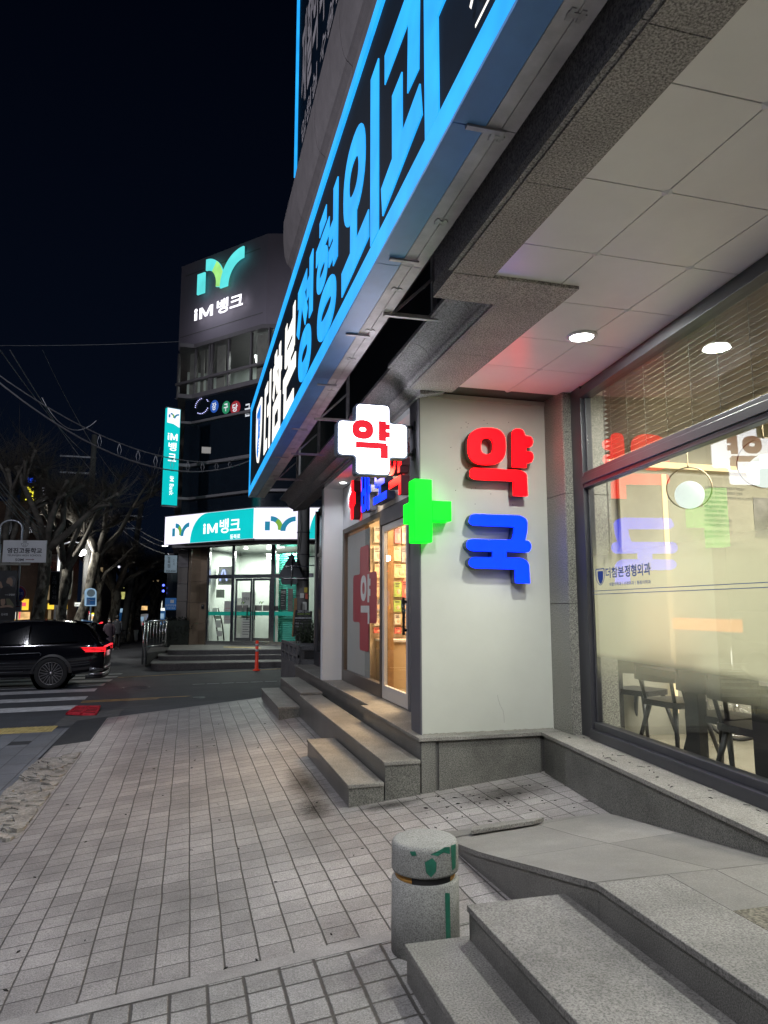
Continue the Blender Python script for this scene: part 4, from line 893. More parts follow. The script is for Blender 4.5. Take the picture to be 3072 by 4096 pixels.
# ---------------------------------------------------------------- pharmacy interior
pi_ = thing('pharmacy_room', (3.4, 9.4, PZ), 'warm lit pharmacy room behind the sliding door and window', 'room')
mat('warm_wall', (.40, .29, .17), .7, var=.05); mat('warm_counter', (.42, .31, .18), .5, var=.05)
g = M(); g.bx(4.2, 4.3, 6.8, 12.6, PZ, 3.4); g.build('back_wall', 'warm_wall', pi_)
g = M(); g.bx(2.56, 4.2, 11.87, 11.95, PZ, 3.4); g.bx(2.63, 4.2, 6.8, 6.9, PZ, 3.4); g.build('side_walls', 'warm_wall', pi_)
g = M(); g.bx(2.56, 4.2, 6.9, 11.87, PZ-.01, PZ+.012); g.build('floor', 'room_floor', pi_)
g = M(); g.bx(2.63, 4.3, 6.8, 12, 3.2, 3.3); g.build('ceiling', 'room_ceiling', pi_)
t = thing('pegboard_stand', (3.3, 9.6, PZ), 'white pegboard stand behind the pharmacy door hung with packages', 'display stand')
mat('peg', (.55, .45, .33), .6, var=.05)
YP = 10.6
a = py(1560, 2100, YP); b = py(1640, 2560, YP)
x0, x1 = py(1478, 2300, YP).x, py(1650, 2300, YP).x
g = M(); g.bx(x0, x1+.1, YP+.02, YP+.05, .35, 2.86); g.build('board', 'peg', t)
g = M(); q0 = py(1553, 2540, YP-.5); g.bx(q0.x-.05, x1+.1, YP-.5, YP+.01, PZ, 1.0); g.build('counter', 'warm_counter', t)
g = M(); g.bx(q0.x-.07, x1+.1, YP-.53, YP+.012, 1.0, 1.03); g.build('counter_top', 'white_frame', t)
g = M(); q0 = py(1552, 2400, 9.7); q1 = py(1574, 2400, 9.7); g.bx(q0.x, q1.x, 9.7, 9.78, PZ, 2.9); g.build('wood_post', 'wood', t)
pk = []
for i, c in enumerate([(.06, .16, .28), (.55, .35, .22), (.62, .14, .12), (.55, .52, .45), (.30, .42, .12), (.62, .46, .30), (.30, .30, .34), (.58, .22, .28)]): mat('package_%d' % i, c, .35, var=.4, vs_=14)
mat('package_skin', (.55, .36, .26), .5, var=.2, vs_=8); mat('package_print', (.04, .03, .05), .5)
pr = random.Random(5)
PK = []
for r, (v0, v1) in enumerate([(2105, 2178), (2188, 2252), (2258, 2318), (2325, 2395), (2400, 2450), (2455, 2505), (2508, 2538)]):
    for (u0, u1) in [(1497, 1532), (1578, 1605), (1607, 1634)] if r not in (2,) else [(1500, 1531), (1580, 1625)]:
        PK.append((u0+pr.uniform(-2, 2), v0+pr.uniform(-3, 3), u1+pr.uniform(-2, 2), v1-pr.uniform(2, 8)))
lab = ['hanging medical package on the pegboard, '+s for s in ('')]
for i, (u0, v0, u1, v1) in enumerate(PK):
    a = py(u0, v0, YP-.06); b = py(u1, v1, YP-.06); x0_, x1_ = a.x, b.x; z1_, z0_ = a.z, b.z; yy = YP-.06+pr.uniform(-.02, .02)
    t = thing('package', ((x0_+x1_)/2, yy, z0_), 'flat medicine or bandage package hanging on the pegboard behind the door', 'package', 'packages hanging on the pegboard')
    g = M(); g.bx(x0_, x1_, yy, yy+.05, z0_, z1_); g.build('pack', 'package_%d' % pr.choice((0, 1, 2, 3, 3, 5, 5, 6, 7) if i not in (9, 12) else (4,)), t)
    g = M(); w_ = x1_-x0_; h_ = z1_-z0_; g.sph(((x0_+x1_)/2+w_*.1, yy, z0_+h_*.35), .5, 8, 0, (w_*.5, .004, h_*.4)); g.build('pictured_patch', 'package_skin', t)
    g = M(); 
    for k in range(pr.choice((2, 3))): g.bx(x0_+w_*.12, x0_+w_*pr.uniform(.5, .9), yy-.002, yy, z1_-h_*(.12+k*.11), z1_-h_*(.07+k*.11))
    g.build('print', 'package_print', t)
q = PK
# ================================================================ the long blue lit sign
SX = 1.137; SY1 = 14.86; SY0 = -1.5; SZ0 = 3.80; SZ1 = 5.72; XB = 1.455
bs_ = thing('clinic_long_sign', (1.3, 6.5, SZ0), 'long blue and white lit clinic sign box running along the facade', 'sign')
F_ = Fr((SX, 0, 0), (0, -1, 0))
g = M(); g.bx(SX+.012, SX+.03, SY0, SY1-.01, SZ0+.02, SZ1-.02); g.build('dark_panel', 'sign_back', bs_)
g = M(); g.bx(SX+.031, XB, SY0, SY1, SZ0+.008, SZ1); g.build('box', 'sign_casing', bs_)
for z0_, z1_, yb in ((SZ0, SZ0+.165, (4.34, 9.1)), (SZ1-.12, SZ1, (4.5, 8.98))):
    ys = [SY0, yb[0], yb[1], SY1]
    for k in range(3):
        g = M(); g.bx(SX-.012, SX+.035, ys[k]+.004, ys[k+1]-.004, z0_+.004, z1_); g.build('lit_border', 'sky_blue_face', bs_)
g = M(); g.bx(SX-.012, SX+.035, SY1-.001, SY1+.06, SZ0+.004, SZ1); g.build('lit_border', 'sky_blue_face', bs_)
ys = [SY0, .5, 2.9, 4.34, 6.8, 9.05, 11.4, SY1+.06]
for k in range(7):
    g = M(); g.bx(SX-.012, SX+.155, ys[k]+.003, ys[k+1]-.003, SZ0-.016, SZ0+.003); g.build('fascia_soffit', 'sign_soffit_blue', bs_)
    g = M(); g.bx(SX+.162, SX+.238, ys[k]+.003, ys[k+1]-.003, SZ0-.010, SZ0+.007); g.bx(SX+.242, XB+.002, ys[k]+.003, ys[k+1]-.003, SZ0-.010, SZ0+.0072); g.build('soffit_strip', 'sign_soffit_grey', bs_)
pr = random.Random(4)
for y in (2.2, 2.95, 3.75, 4.7, 5.5, 6.2, 7.2, 8.2, 9.0, 10.1, 11.2, 12.3, 13.4):
    g = M(); g.bx(SX+.20, SX+.28, y-.012, y+.012, SZ0-.016, SZ0-.0105)
    if pr.random() < .5: g.bx(SX+.205, SX+.225, y-.03, y+.03, SZ0-.0165, SZ0-.0107); g.bx(SX+.25, SX+.27, y-.03, y+.03, SZ0-.0165, SZ0-.0107)
    g.build('joint_clip', 'steel_bracket', bs_)
for y in (2.9, 4.25, 5.6, 7.0, 8.9, 10.7):
    g = M(); g.bar((SX+.06, y, SZ0-.024), (SX+.26, y, SZ0-.024), .03, .012)
    g.build('hanger_plate', 'steel_bracket', bs_)
for y in (5.12, 8.35, 10.4, 12.6):
    g = M(); g.bar((XB-.06, y, SZ0-.02), (2.0, y, SZ0-.012), .032, .032); g.bx(1.79, 1.83, y-.02, y+.02, SZ0-.02, 5.2)
    g.bar((XB+.02, y, SZ0), (1.81, y, SZ0+.33), .022); g.bx(XB-.02, XB+.02, y-.03, y+.03, SZ0-.02, SZ0+.06); g.build('support_bracket', 'steel_bracket', bs_)
def big(segs, y0, wd, face, label, th=.215, z0=4.07, ht=1.17):
    g = M(); strokes(g, F_, segs, th, -y0, z0, wd, ht, -.006, .012, 0)
    return g.build('syllable', face, bs_, label)
Wf, Bf = 'warm_white_face', 'sky_blue_face'
big([((.08, 1.0), (.08, .07)), ((.0, .92), (.52, .92)), ((.0, .09), (.52, .09)), ((.52, .55), (.88, .55)), ((.92, 1.05), (.92, -.03))], 12.03, .93, Wf, 'white syllable after the shield emblem', .192)
big([((.18, 1.03), (.45, 1.03), .7), ((.02, .87), (.62, .87)), ((.33, .87), (.08, .52)), ((.33, .84), (.62, .52)), ((.80, 1.05), (.80, .44)), ((.80, .74), (1.0, .74)), ((.20, .34), (.88, .34)), ((.20, -.01), (.88, -.01)), ((.20, .41), (.20, -.08)), ((.86, .41), (.86, -.08))], 10.80, 1.10, Wf, 'white middle syllable', .192)
big([((.16, 1.04), (.16, .55)), ((.82, 1.04), (.82, .55)), ((.16, .83), (.82, .83)), ((.16, .60), (.82, .60)), ((.49, .60), (.49, .36)), ((-.02, .36), (1.0, .36)), ((.16, .28), (.16, -.05)), ((.10, .0), (.88, .0))], 9.42, 1.14, Wf, 'white last syllable before the blue ones', .192)
big([((.02, .93), (.60, .93)), ((.31, .93), (.04, .54)), ((.31, .90), (.60, .54)), ((.62, .78), (.82, .78)), ((.87, 1.04), (.87, .45)), ('O', .52, .20, .38, .245)], 8.17, 1.15, Bf, 'first blue syllable')
big([((.16, 1.03), (.48, 1.03), .8), ((.0, .84), (.62, .84), .9), ('O', .31, .60, .26, .17, .8), ((.62, .72), (.86, .72), .8), ((.62, .54), (.86, .54), .8), ((.89, 1.04), (.89, .40)), ('O', .52, .17, .40, .215)], 6.86, 1.15, Bf, 'second blue syllable', .192)
big([('O', .33, .70, .33, .30), ((.33, .42), (.33, .12)), ((-.04, .09), (.76, .13)), ((.90, 1.05), (.90, -.05))], 5.50, 1.17, Bf, 'third blue syllable')
big([((.02, .86), (.62, .86)), ((.60, .92), (.57, .38), 1), ((.28, .58), (.28, .14)), ((-.04, .08), (.70, .192)), ((.86, 1.05), (.86, -.06)), ((.86, .50), (1.06, .50))], 4.20, 1.12, Bf, 'fourth blue syllable')
a_ = lambda k: [(x*1.0, y) for x, y in shield(-12.98, 4.64, .98*k, 1.25*k)]
g = M(); shape(g, [a_(1.0), a_(.84)[::-1]], lambda x, y, w: F_.p(x, y, .012+w), .02, 0, 0); g.build('shield_rim', 'warm_white_face', bs_)
g = M(); shape(g, [a_(.83)], lambda x, y, w: F_.p(x, y, .008+w), .01, 0, 0); g.build('shield_field', 'logo_blue_face', bs_)
g = M(); shape(g, [rnd([(-13.32, 5.0), (-13.1, 5.05), (-13.05, 4.7), (-13.2, 4.45), (-13.25, 4.25), (-13.34, 4.5)], .1)], lambda x, y, w: F_.p(x, y, .010+w), 0, 0, 0)
for k in range(5): g.fb(F_, -12.9, -12.68, 4.52-k*.06, 4.545-k*.06, .008, .010)
for sx_, sz_ in ((-12.85, 4.92), (-12.72, 4.78), (-12.8, 4.66)): shape(g, [[(sx_-.06, sz_), (sx_-.01, sz_+.01), (sx_, sz_+.08), (sx_+.01, sz_+.01), (sx_+.06, sz_), (sx_+.01, sz_-.01), (sx_, sz_-.08), (sx_-.01, sz_-.01)]], lambda x, y, w: F_.p(x, y, .010+w), 0)
g.build('shield_detail', 'warm_white_face', bs_)
g = M(); text(g, F_, '재활의학과', -2.66, 4.10, -1.6, 4.36, .014, 0, .03); text(g, F_, '신경외과', -2.62, 4.46, -1.7, 4.72, .014, 0, .03); g.fb(F_, -2.60, -1.5, 4.02, 4.035, .012, .014); g.build('small_white_print', 'warm_white_face', bs_)
# second sign higher up on the facade, seen edge-on
s2 = thing('upper_facade_sign', (1.8, 8, 9.6), 'second blue framed sign higher up the facade seen almost edge on', 'sign')
XU = 1.80; mat('dim_letter', (.30, .28, .30), .6, e=(.30, .28, .32), es=.16)
g = M(); g.bx(XU-.02, XU+.06, 13.50, 13.60, 10.28, 17); g.build('lit_edge', 'sky_blue_face', s2)
g = M(); g.bx(XU+.03, XU+.10, -3, 13.50, 10.32, 17); g.build('dark_panel', 'sign_back', s2)
UF = Fr((XU+.03, 0, 0), (0, -1, 0))
g = M(); text(g, UF, '재활의학과 통증의학과', -13.0, 11.2, -6.2, 13.2, .008, 0, .02); text(g, UF, '물리치료실', -12.9, 13.9, -8.5, 16.2, .008, 0, .02); text(g, UF, '입원실 수술실', -12.9, 10.5, -9, 10.95, .008, 0, .01)
g.build('dim_lettering', 'dim_letter', s2)
# neighbour corner beyond the white surround
nb = thing('corner_shop', (2.9, 13.5, PZ), 'dark shop corner with a narrow window between the pharmacy and the planter', 'shop front')
g = M(); g.bx(2.62, 4.2, 11.96, 15.0, PZ, 3.6); g.build('wall', 'building_dark', nb)
g = M(); g.bx(2.56, 2.64, 12.1, 12.2, PZ, 3.5); g.bx(2.56, 2.66, 14.85, 15.03, PZ, 3.5); g.bx(2.58, 2.62, 12.2, 14.85, 2.55, 2.62); g.bx(2.56, 2.62, 12.2, 14.85, PZ, .6); g.build('window_frame', 'iron', nb)
g = M(); g.bx(2.595, 2.60, 12.2, 14.85, .6, 3.4); g.build('window_pane', 'black_gloss', nb)
g = M(); g.bx(2.56, 3.4, 15.0, 15.02, PZ, 3.55); g.build('end_trim', 'iron', nb)
# granite planter block with pierced side
pl = thing('planter', (2.5, 16, -.35), 'grey concrete planter box with rows of square holes', 'planter')
granite('planter_stone', (.06, .06, .065), (.16, .16, .17), 60, .2, .7, .3)
g = M(); g.bx(2.26, 3.1, 15.0, 17.6, -.5, .69); g.build('box', 'planter_stone', pl, bevel=.01)
g = M(); g.bx(2.215, 2.259, 14.96, 17.65, -.5, .33); g.bx(2.215, 2.259, 14.96, 17.65, .65, .72)
g.bx(2.215, 2.259, 14.96, 17.65, .46, .52); 
for k in range(5): y = 14.96+k*.65; g.bx(2.2151, 2.2589, y, y+.14, .33, .65)
g.build('pierced_side', 'planter_stone', pl)
g = M()
for z0_, z1_ in ((.14, .30), (.44, .60)): g.bx(2.36, 3.05, 14.985, 14.999, z0_, z1_)
g.build('dark_slots', 'black', pl)
g = M(); g.bx(2.30, 3.08, 14.962, 14.985, .32, .42); g.bx(2.30, 3.08, 14.962, 14.985, .62, .70); g.bx(2.262, 3.08, 14.962, 14.985, .0, .12); g.build('front_rails', 'planter_stone', pl)
# ================================================================ the bank across the side road
def pdp(u, v, d): return EYE + ray(u, v)*(d/FPX)
KB = pdp(1030, 2400, 27); KB.z = 0
BL = Fr(KB, (.66, -.751, 0)); BR = Fr(KB, (.965, -.262, 0)); eL = BL.ex
mat('tower_wall', (.17, .150, .18), .65, var=.06, vs_=.7)
mat('tower_wall_side', (.20, .19, .15), .65, var=.06)
mat('slab_edge', (.11, .10, .105), .5, var=.1)
mat('dark_glazing', (.006, .009, .014), .08, spec=.6)
mat('stone_panel', (.13, .115, .10), .45, var=.12, vs_=1.2)
mat('stone_brown', (.20, .15, .105), .4, var=.15, vs_=1.5)
mat('curtain', (.20, .20, .18), .8, var=.2, vs_=3)
mat('office_wall', (.50, .55, .52), .8, var=.05)
granite('bank_step', (.10, .10, .095), (.24, .235, .22), 40, .2, .6, .1); granite('bank_riser', (.04, .04, .04), (.10, .10, .10), 40, .2, .6, .1)
glow('bank_white', (.86, .83, .98), 1.18, .10, .8); glow('bank_teal', (.0, .46, .47), 1.12, .08, .8); glow('logo_teal', (.01, .20, .33), 1.0, .05); glow('logo_green', (.18, .38, .04), 1.0, .1, 3)
glow('tower_cyan', (.10, .66, .66), 1.15, .12, 1.2); glow('tower_green', (.33, .72, .20), 1.1, .15, 2); glow('tower_white', (.93, .92, 1), 1.8, .05); glow('bank_letter', (.93, .98, 1), 1.3, .05)
glow('tube_white', (.95, 1, .98), 6, 0)
bank = thing('bank_building', (KB.x, KB.y+3, -.4), 'four-storey corner bank with dark glass storeys and a blank lit-logo parapet', 'building')
uE = -4.0; E_ = BL.p(uE, 0); E2 = E_ + Vector((-.62, .0, 0)); Rr = BR.p(6.0, 0)
def foot(inset=0, up_=0):
    a = BL.p(0, 0)-BL.n*0; 
    return [E2, E_, BL.p(0, 0), Rr, Rr+Vector((3, 10, 0)), E2+Vector((1, 12, 0))]
def slab(g, z0_, z1_, out=0.0, mi=0):
    pts = [E2+Vector((-.1*out, -out, 0)), E_+Vector((-.3*out, -out, 0)), BL.p(.0, 0)+(BL.n+BR.n).normalized()*out*1.05, Rr+BR.n*out, Rr+Vector((3, 10, 0)), E2+Vector((-out, 12, 0))]
    g.prism([Vector((p.x, p.y, z1_)) for p in pts][::-1], (0, 0, z0_-z1_), mi)
uL = BL.uv(727, 1066)[0]
g = M(); A0 = BL.p(uL, 0); A1 = BL.p(.1, 0)
pts = [A0, A1, BR.p(6, 0), BR.p(6, 0)+Vector((3, 10, 0)), A0+Vector((2, 12, 0))]
g.prism([Vector((p.x, p.y, 16.6)) for p in pts][::-1], (0, 0, 12.72-16.6)); g.build('parapet_wall', 'tower_wall', bank)
g = M()
for z_ in (13.6, 14.55, 15.5): g.fb(BR, .02, 6, z_, z_+.03, -.01, .012)
g.fb(BL, uL+.3, -.3, 16.05, 16.09, -.01, .008); g.fb(BL, uL+.1, -.1, 13.25, 13.28, -.01, .008)
g.build('panel_joints', 'joint_grey', bank)
g = M(); g.fb(BR, .15, 6, 12.9, 16.0, -.02, .006); g.build('side_panels', 'tower_wall_side', bank)
# window storey
g = M(); slab(g, 12.55, 12.72, .12); g.build('upper_slab', 'slab_edge', bank)
zb_ = BL.uv(900, 1505)[1]; z1w = BL.uv(900, 1476)[1]
g = M(); slab(g, 10.30, 10.47, .16); g.build('lower_slab', 'slab_edge', bank)
g = M(); slab(g, 9.2, 9.3, .12); slab(g, 7.35, 7.47, .16); slab(g, 5.95, 6.05, .14); g.build('storey_ledges', 'slab_edge', bank)
g = M(); core = [p for p in foot()]
def inset(d): return [E2+Vector((.3, d, 0)), E_+Vector((.35*d, d, 0)), BL.p(0, 0)-(BL.n+BR.n).normalized()*d*1.05, Rr-BR.n*d, Rr+Vector((3, 9.9, 0)), E2+Vector((1, 11.9, 0))]
g.prism([Vector((p.x, p.y, 10.3)) for p in inset(.06)][::-1], (0, 0, 3.9-10.3)); g.build('dark_glass_storeys', 'dark_glazing', bank)
g = M(); g.prism([Vector((p.x, p.y, 12.56)) for p in inset(3.2)][::-1], (0, 0, 10.4-12.56)); g.build('office_back_wall', 'office_wall', bank)
lamp('office_tube_light', 'AREA', tuple(BL.p(-1.6, 12.2, -1.6)), 140, (.9, 1, .95), 2.2, tuple(BL.p(-1.8, 10.4, -1.8)))
g = M()
for U in (715, 782, 838, 848, 914, 1003, 1075): u = BL.uv(U, 1430)[0]; g.fb(BL, u-.035, u+.035, 10.47, 12.55, -.10, .02)
g.fb(BL, uL, .3, 11.07, 11.17, -.08, .10); g.fb(BL, uL, .3, 10.475, 10.52, -.08, .08)
g.build('mullions', 'slab_edge', bank)
g = M()
for U0, U1 in ((742, 775), (786, 800), (808, 838), (849, 884), (1008, 1072)):
    a = BL.uv(U0, 1430)[0]; b = BL.uv(U1, 1430)[0]; n = 10
    vs = [BL.p(a+(b-a)*i/(2*n), z_, -.28+.03*(i % 2)) for z_ in (10.5, 12.5) for i in range(2*n+1)]
    g.add(vs, [[i, i+1, i+2*n+2, i+2*n+1] for i in range(2*n)])
g.build('curtains', 'curtain', bank)
g = M(); g.add([BL.p(uL, 10.5, -.05), BL.p(.28, 10.5, -.05), BL.p(.28, 12.55, -.05), BL.p(uL, 12.55, -.05)], [(0, 1, 2, 3)]); g.build('window_panes', 'shop_glass', bank)
t = thing('tube_lamp', tuple(BL.p(-1.1, 12.3, -1.2)), 'single white tube lamp glowing on the office ceiling', 'lamp')
a = hit(1022, 1422, BL.n, BL.o-BL.n*1.2); b = hit(1029, 1452, BL.n, BL.o-BL.n*1.2)
g = M(); g.bar(a, b, .07, .06); g.build('tube', 'tube_white', t); g = M(); g.bar(a+Vector((0, 0, .05)), b+Vector((0, 0, .05)), .12, .03); g.build('holder', 'white_panel', t)
g = M(); u = BL.uv(760, 1600)[0]
g.fb(BR, .0, 6, 3.9, 4.0, -.05, .03); g.build('ground_beam', 'slab_edge', bank)
# reflections of round signs in the dark storey, built as glowing discs
DS = BL
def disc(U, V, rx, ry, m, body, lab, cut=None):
    a = BL.uv(U, V, -.03); t = thing('sign_reflection', tuple(BL.p(a[0], a[1]-.3, 0)), lab, 'sign reflection', 'round sign reflections on the dark bank glass')
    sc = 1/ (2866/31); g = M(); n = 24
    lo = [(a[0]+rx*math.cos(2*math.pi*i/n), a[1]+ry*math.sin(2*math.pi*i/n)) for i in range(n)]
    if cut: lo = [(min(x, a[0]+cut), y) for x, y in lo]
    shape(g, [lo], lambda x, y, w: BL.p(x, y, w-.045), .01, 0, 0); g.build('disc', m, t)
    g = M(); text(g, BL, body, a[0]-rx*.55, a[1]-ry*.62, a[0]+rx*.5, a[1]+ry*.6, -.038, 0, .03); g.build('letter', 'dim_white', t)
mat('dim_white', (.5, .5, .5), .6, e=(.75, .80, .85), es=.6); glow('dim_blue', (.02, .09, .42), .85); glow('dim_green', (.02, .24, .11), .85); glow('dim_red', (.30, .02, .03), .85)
disc(856, 1625, .24, .27, 'dim_blue', '장', 'painted reflection of a round blue sign with a white syllable in the dark storey')
disc(903, 1629, .23, .27, 'dim_green', '구', 'painted reflection of a round green sign with a white syllable in the dark storey', .2)
disc(940, 1630, .28, .28, 'dim_red', '당', 'painted reflection of a round red sign with a white syllable in the dark storey')
a = BL.uv(990, 1638, -.03); g = M(); text(g, BL, '글', a[0]-.16, a[1]-.28, a[0]+.14, a[1]+.24, -.04, 0, .02); g.build('window_letter', 'dim_white', None, 'single pale syllable right of the round reflections in the dark storey', 'sign letter')
a = BL.uv(808, 1624, -.03); g = M(); pr = random.Random(2)
glow('led_violet', (.55, .55, 1), 1.6)
for i in range(26):
    an = 2*math.pi*i/26
    if pr.random() < .62: g.sph(BL.p(a[0]+.40*math.cos(an), a[1]+.33*math.sin(an), -.02), .022, 6)
g.build('led_ring', 'led_violet', None, 'broken ring of small violet lights on the dark bank glass', 'light string')
# ---- logos
def im_logo(g, F, u0, v0, wd, w, ht=None, mt=0, mg=1, dep=.02):
    s = wd/257.0
    def P(x, y, ww=0): return F.p(u0+(x-1055)*s, v0+(1188-y)*s*(ht or 1), w+ww)
    g.prism([P(1055, 1108), P(1055, 1185), P(1097, 1185), P(1097, 1108)][::-1] if False else [P(1055, 1185), P(1097, 1185), P(1097, 1108), P(1055, 1108)], F.n*-dep, mt)
    def arc(cx, cy, ro, ri, a0, a1, m, ww):
        n = 14; lo = [P(cx+ro*math.cos(a0+(a1-a0)*i/n), cy-ro*math.sin(a0+(a1-a0)*i/n), ww) for i in range(n+1)]+[P(cx+ri*math.cos(a1+(a0-a1)*i/n), cy-ri*math.sin(a1+(a0-a1)*i/n), ww) for i in range(n+1)]
        vs = lo+[q-F.n*dep for q in lo]; k = len(lo)
        for i in range(n): g.add([lo[i], lo[i+1], lo[k-2-i], lo[k-1-i]], [(0, 1, 2, 3)], m(i/n) if callable(m) else m)
        g.add(vs, [[i, i+k, (i+1) % k+k, (i+1) % k] for i in range(k)], mt)
    arc(1103, 1165, 103, 61, math.pi/2, -.22, lambda f: mg if f > .35 else mt, 0)
    arc(1312, 1190, 125, 84, math.pi, math.pi/2, mt, .004*wd)
def signpanel(name, F, u0, u1, v0, v1, w, d, label, base='bank_white'):
    t = thing(name, tuple(F.p((u0+u1)/2, v0, w)), label, 'sign')
    g = M(); g.fb(F, u0, u1, v0, v1, w-d, w); g.build('lit_box', base, t)
    g = M()
    for a_, b_, c_, d_ in ((u0-.03, u1+.03, v0-.04, v0), (u0-.03, u1+.03, v1, v1+.04)): g.fb(F, a_, b_, c_, d_, w-d, w+.02)
    g.build('trim', 'iron', t); return t
# left face sign
v0, v1 = 4.09, 5.27; u0 = BL.uv(659, 2130, .4)[0]; u1 = BL.uv(1015, 2100, .4)[0]
t = signpanel('bank_sign', BL, u0, u1, v0, v1, .4, .35, 'wide white and teal lit bank sign on the left face over the entrance')
def S(U, V): return BL.uv(U, V, .41)
a = S(761, 2165); b = S(830, 2050)
lo = [S(759, 2172), S(1013, 2150), S(1015, 2033), (S(830, 2050)[0], v1-.02)]; lo = [(lo[0][0], v0+.01), (u1-.01, v0+.01), (u1-.01, v1-.01), (S(832, 2050)[0], v1-.01)]
cv = [(lo[3][0]-(lo[3][0]-lo[0][0])*math.sin(k/8*math.pi/2), v1-.01-(v1-v0-.02)*(1-math.cos(k/8*math.pi/2))) for k in range(1, 8)]
g = M(); shape(g, [lo+cv], lambda x, y, w: BL.p(x, y, .405+w), 0); g.build('teal_field', 'bank_teal', t)
a = S(688, 2145); b = S(757, 2100); g = M(); im_logo(g, BL, a[0], a[1]-.02, b[0]-a[0], .406, 1.08, 0, 1, .002); g.build('emblem', ['logo_teal', 'logo_green'], t)
g = M(); a = S(813, 2136); b = S(871, 2090); im_word(g, BL, a[0], a[1], b[0], b[1]-.02, .412); a = S(878, 2132); b = S(962, 2073); text(g, BL, '뱅크', a[0], a[1]-.02, b[0], b[1]+.04, .412, 0, .018); a = S(920, 2155); b = S(961, 2137); text(g, BL, '동북로', a[0], a[1]-.02, b[0], b[1]+.02, .412, 0, .018); g.build('lettering', 'bank_letter', t)
u0 = BR.uv(1022, 2100, .4)[0]; u1 = BR.uv(1400, 2100, .4)[0]
v0r, v1r = BR.uv(1100, 2156, .4)[1], BR.uv(1100, 2031, .4)[1]
t = signpanel('bank_sign', BR, u0, u1, v0r, v1r, .4, .35, 'white lit bank sign with the big emblem right of the corner above the door')
a = BR.uv(1059, 2123, .41); b = BR.uv(1183, 2062, .41); g = M(); im_logo(g, BR, a[0], a[1], b[0]-a[0], .406, .98, 0, 1, .002); g.build('emblem', ['logo_teal', 'logo_green'], t)
us = BR.uv(1236, 2150, .41)[0]; g = M(); cv = [(us+.55*(1-math.cos(k/8*math.pi/2)), v0r+.01+(v1r-v0r-.02)*math.sin(k/8*math.pi/2)) for k in range(9)]
shape(g, [cv+[(u1-.01, v1r-.01), (u1-.01, v0r+.01)]], lambda x, y, w: BR.p(x, y, .405+w), 0); g.build('teal_field', 'bank_teal', t)
g = M(); text(g, BR, 'iM 뱅크', us+.75, v0r+.35, u1-.2, v1r-.3, .412, 0, .03); g.build('lettering', 'bank_letter', t)
# tower logo and letters (each stands off the parapet)
t = thing('tower_logo', tuple(BL.p(-2.6, 14.2, .2)), 'cyan and green lit emblem on the tower parapet of the bank', 'sign')
def T(U, V): return BL.uv(U, V, .3)
a = T(787, 1178); b = T(973, 1050); g = M()
im_logo(g, BL, a[0], T(880, 1150)[1], b[0]-a[0], .3, 1.12, 0, 1, .07); g.build('emblem', ['tower_cyan', 'tower_green'], t)
t = thing('tower_lettering', tuple(BL.p(-2.6, 13.4, .2)), 'white lit letters below the emblem on the tower parapet', 'sign')
g = M(); a = T(777, 1284); b = T(852, 1225); im_word(g, BL, a[0], a[1], b[0], b[1]+.1, .3); a = T(866, 1258); b = T(972, 1190); text(g, BL, '뱅크', a[0], a[1]-.02, b[0], b[1]+.25, .3, 0, .026); g.build('letters', 'tower_white', t)
lamp('tower_letter_glow', 'AREA', tuple(BL.p(-2.8, 13.9, .9)), 9, (.85, .88, 1), 1.6, tuple(BL.p(-2.8, 13.6, 0)))
# vertical blade sign at the left edge
VF = Fr(pdp(690, 1800, 27.2), (.93, .37, 0))
u0, vT = VF.uv(666, 1632); uR, _ = VF.uv(717, 1640); vB = VF.uv(655, 2020)[1]
t = signpanel('blade_sign', VF, u0, uR+.02, vB, vT, .1, .2, 'tall narrow teal and white lit sign on the left edge of the bank', 'bank_teal')
vM = VF.uv(690, 1700)[1]; g = M(); lo = [(u0+.01, vT-.01), (uR, vT-.01), (uR, vM-.10), ((u0+uR)/2, vM+.02), (u0+.01, vM+.04)]; shape(g, [lo], lambda x, y, w: VF.p(x, y, .106+w), 0); g.build('white_field', 'bank_white', t)
vl = VF.uv(690, 1673)[1]; g = M(); im_logo(g, VF, u0+.06, vl-.02, (uR-u0)-.1, .108, 1, 0, 1, .001); g.build('emblem', ['logo_teal', 'logo_green'], t)
wd_ = uR-u0; g = M(); z_ = VF.uv(690, 1764)[1]; im_word(g, VF, u0+wd_*.12, z_, u0+wd_*.88, z_+.27, .108); z_ = VF.uv(690, 1806)[1]; text(g, VF, '뱅', u0+wd_*.2, z_, u0+wd_*.82, z_+.33, .108, 0, .018); z_ = VF.uv(690, 1848)[1]; text(g, VF, '크', u0+wd_*.2, z_, u0+wd_*.82, z_+.30, .108, 0, .018)
z_ = VF.uv(690, 1984)[1]; text(g, VF, 'iM Bank', u0+wd_*.40, z_, u0+wd_*.72, VF.uv(690, 1907)[1], .108, 0, .008, rot=True); g.build('lettering', 'bank_letter', t)
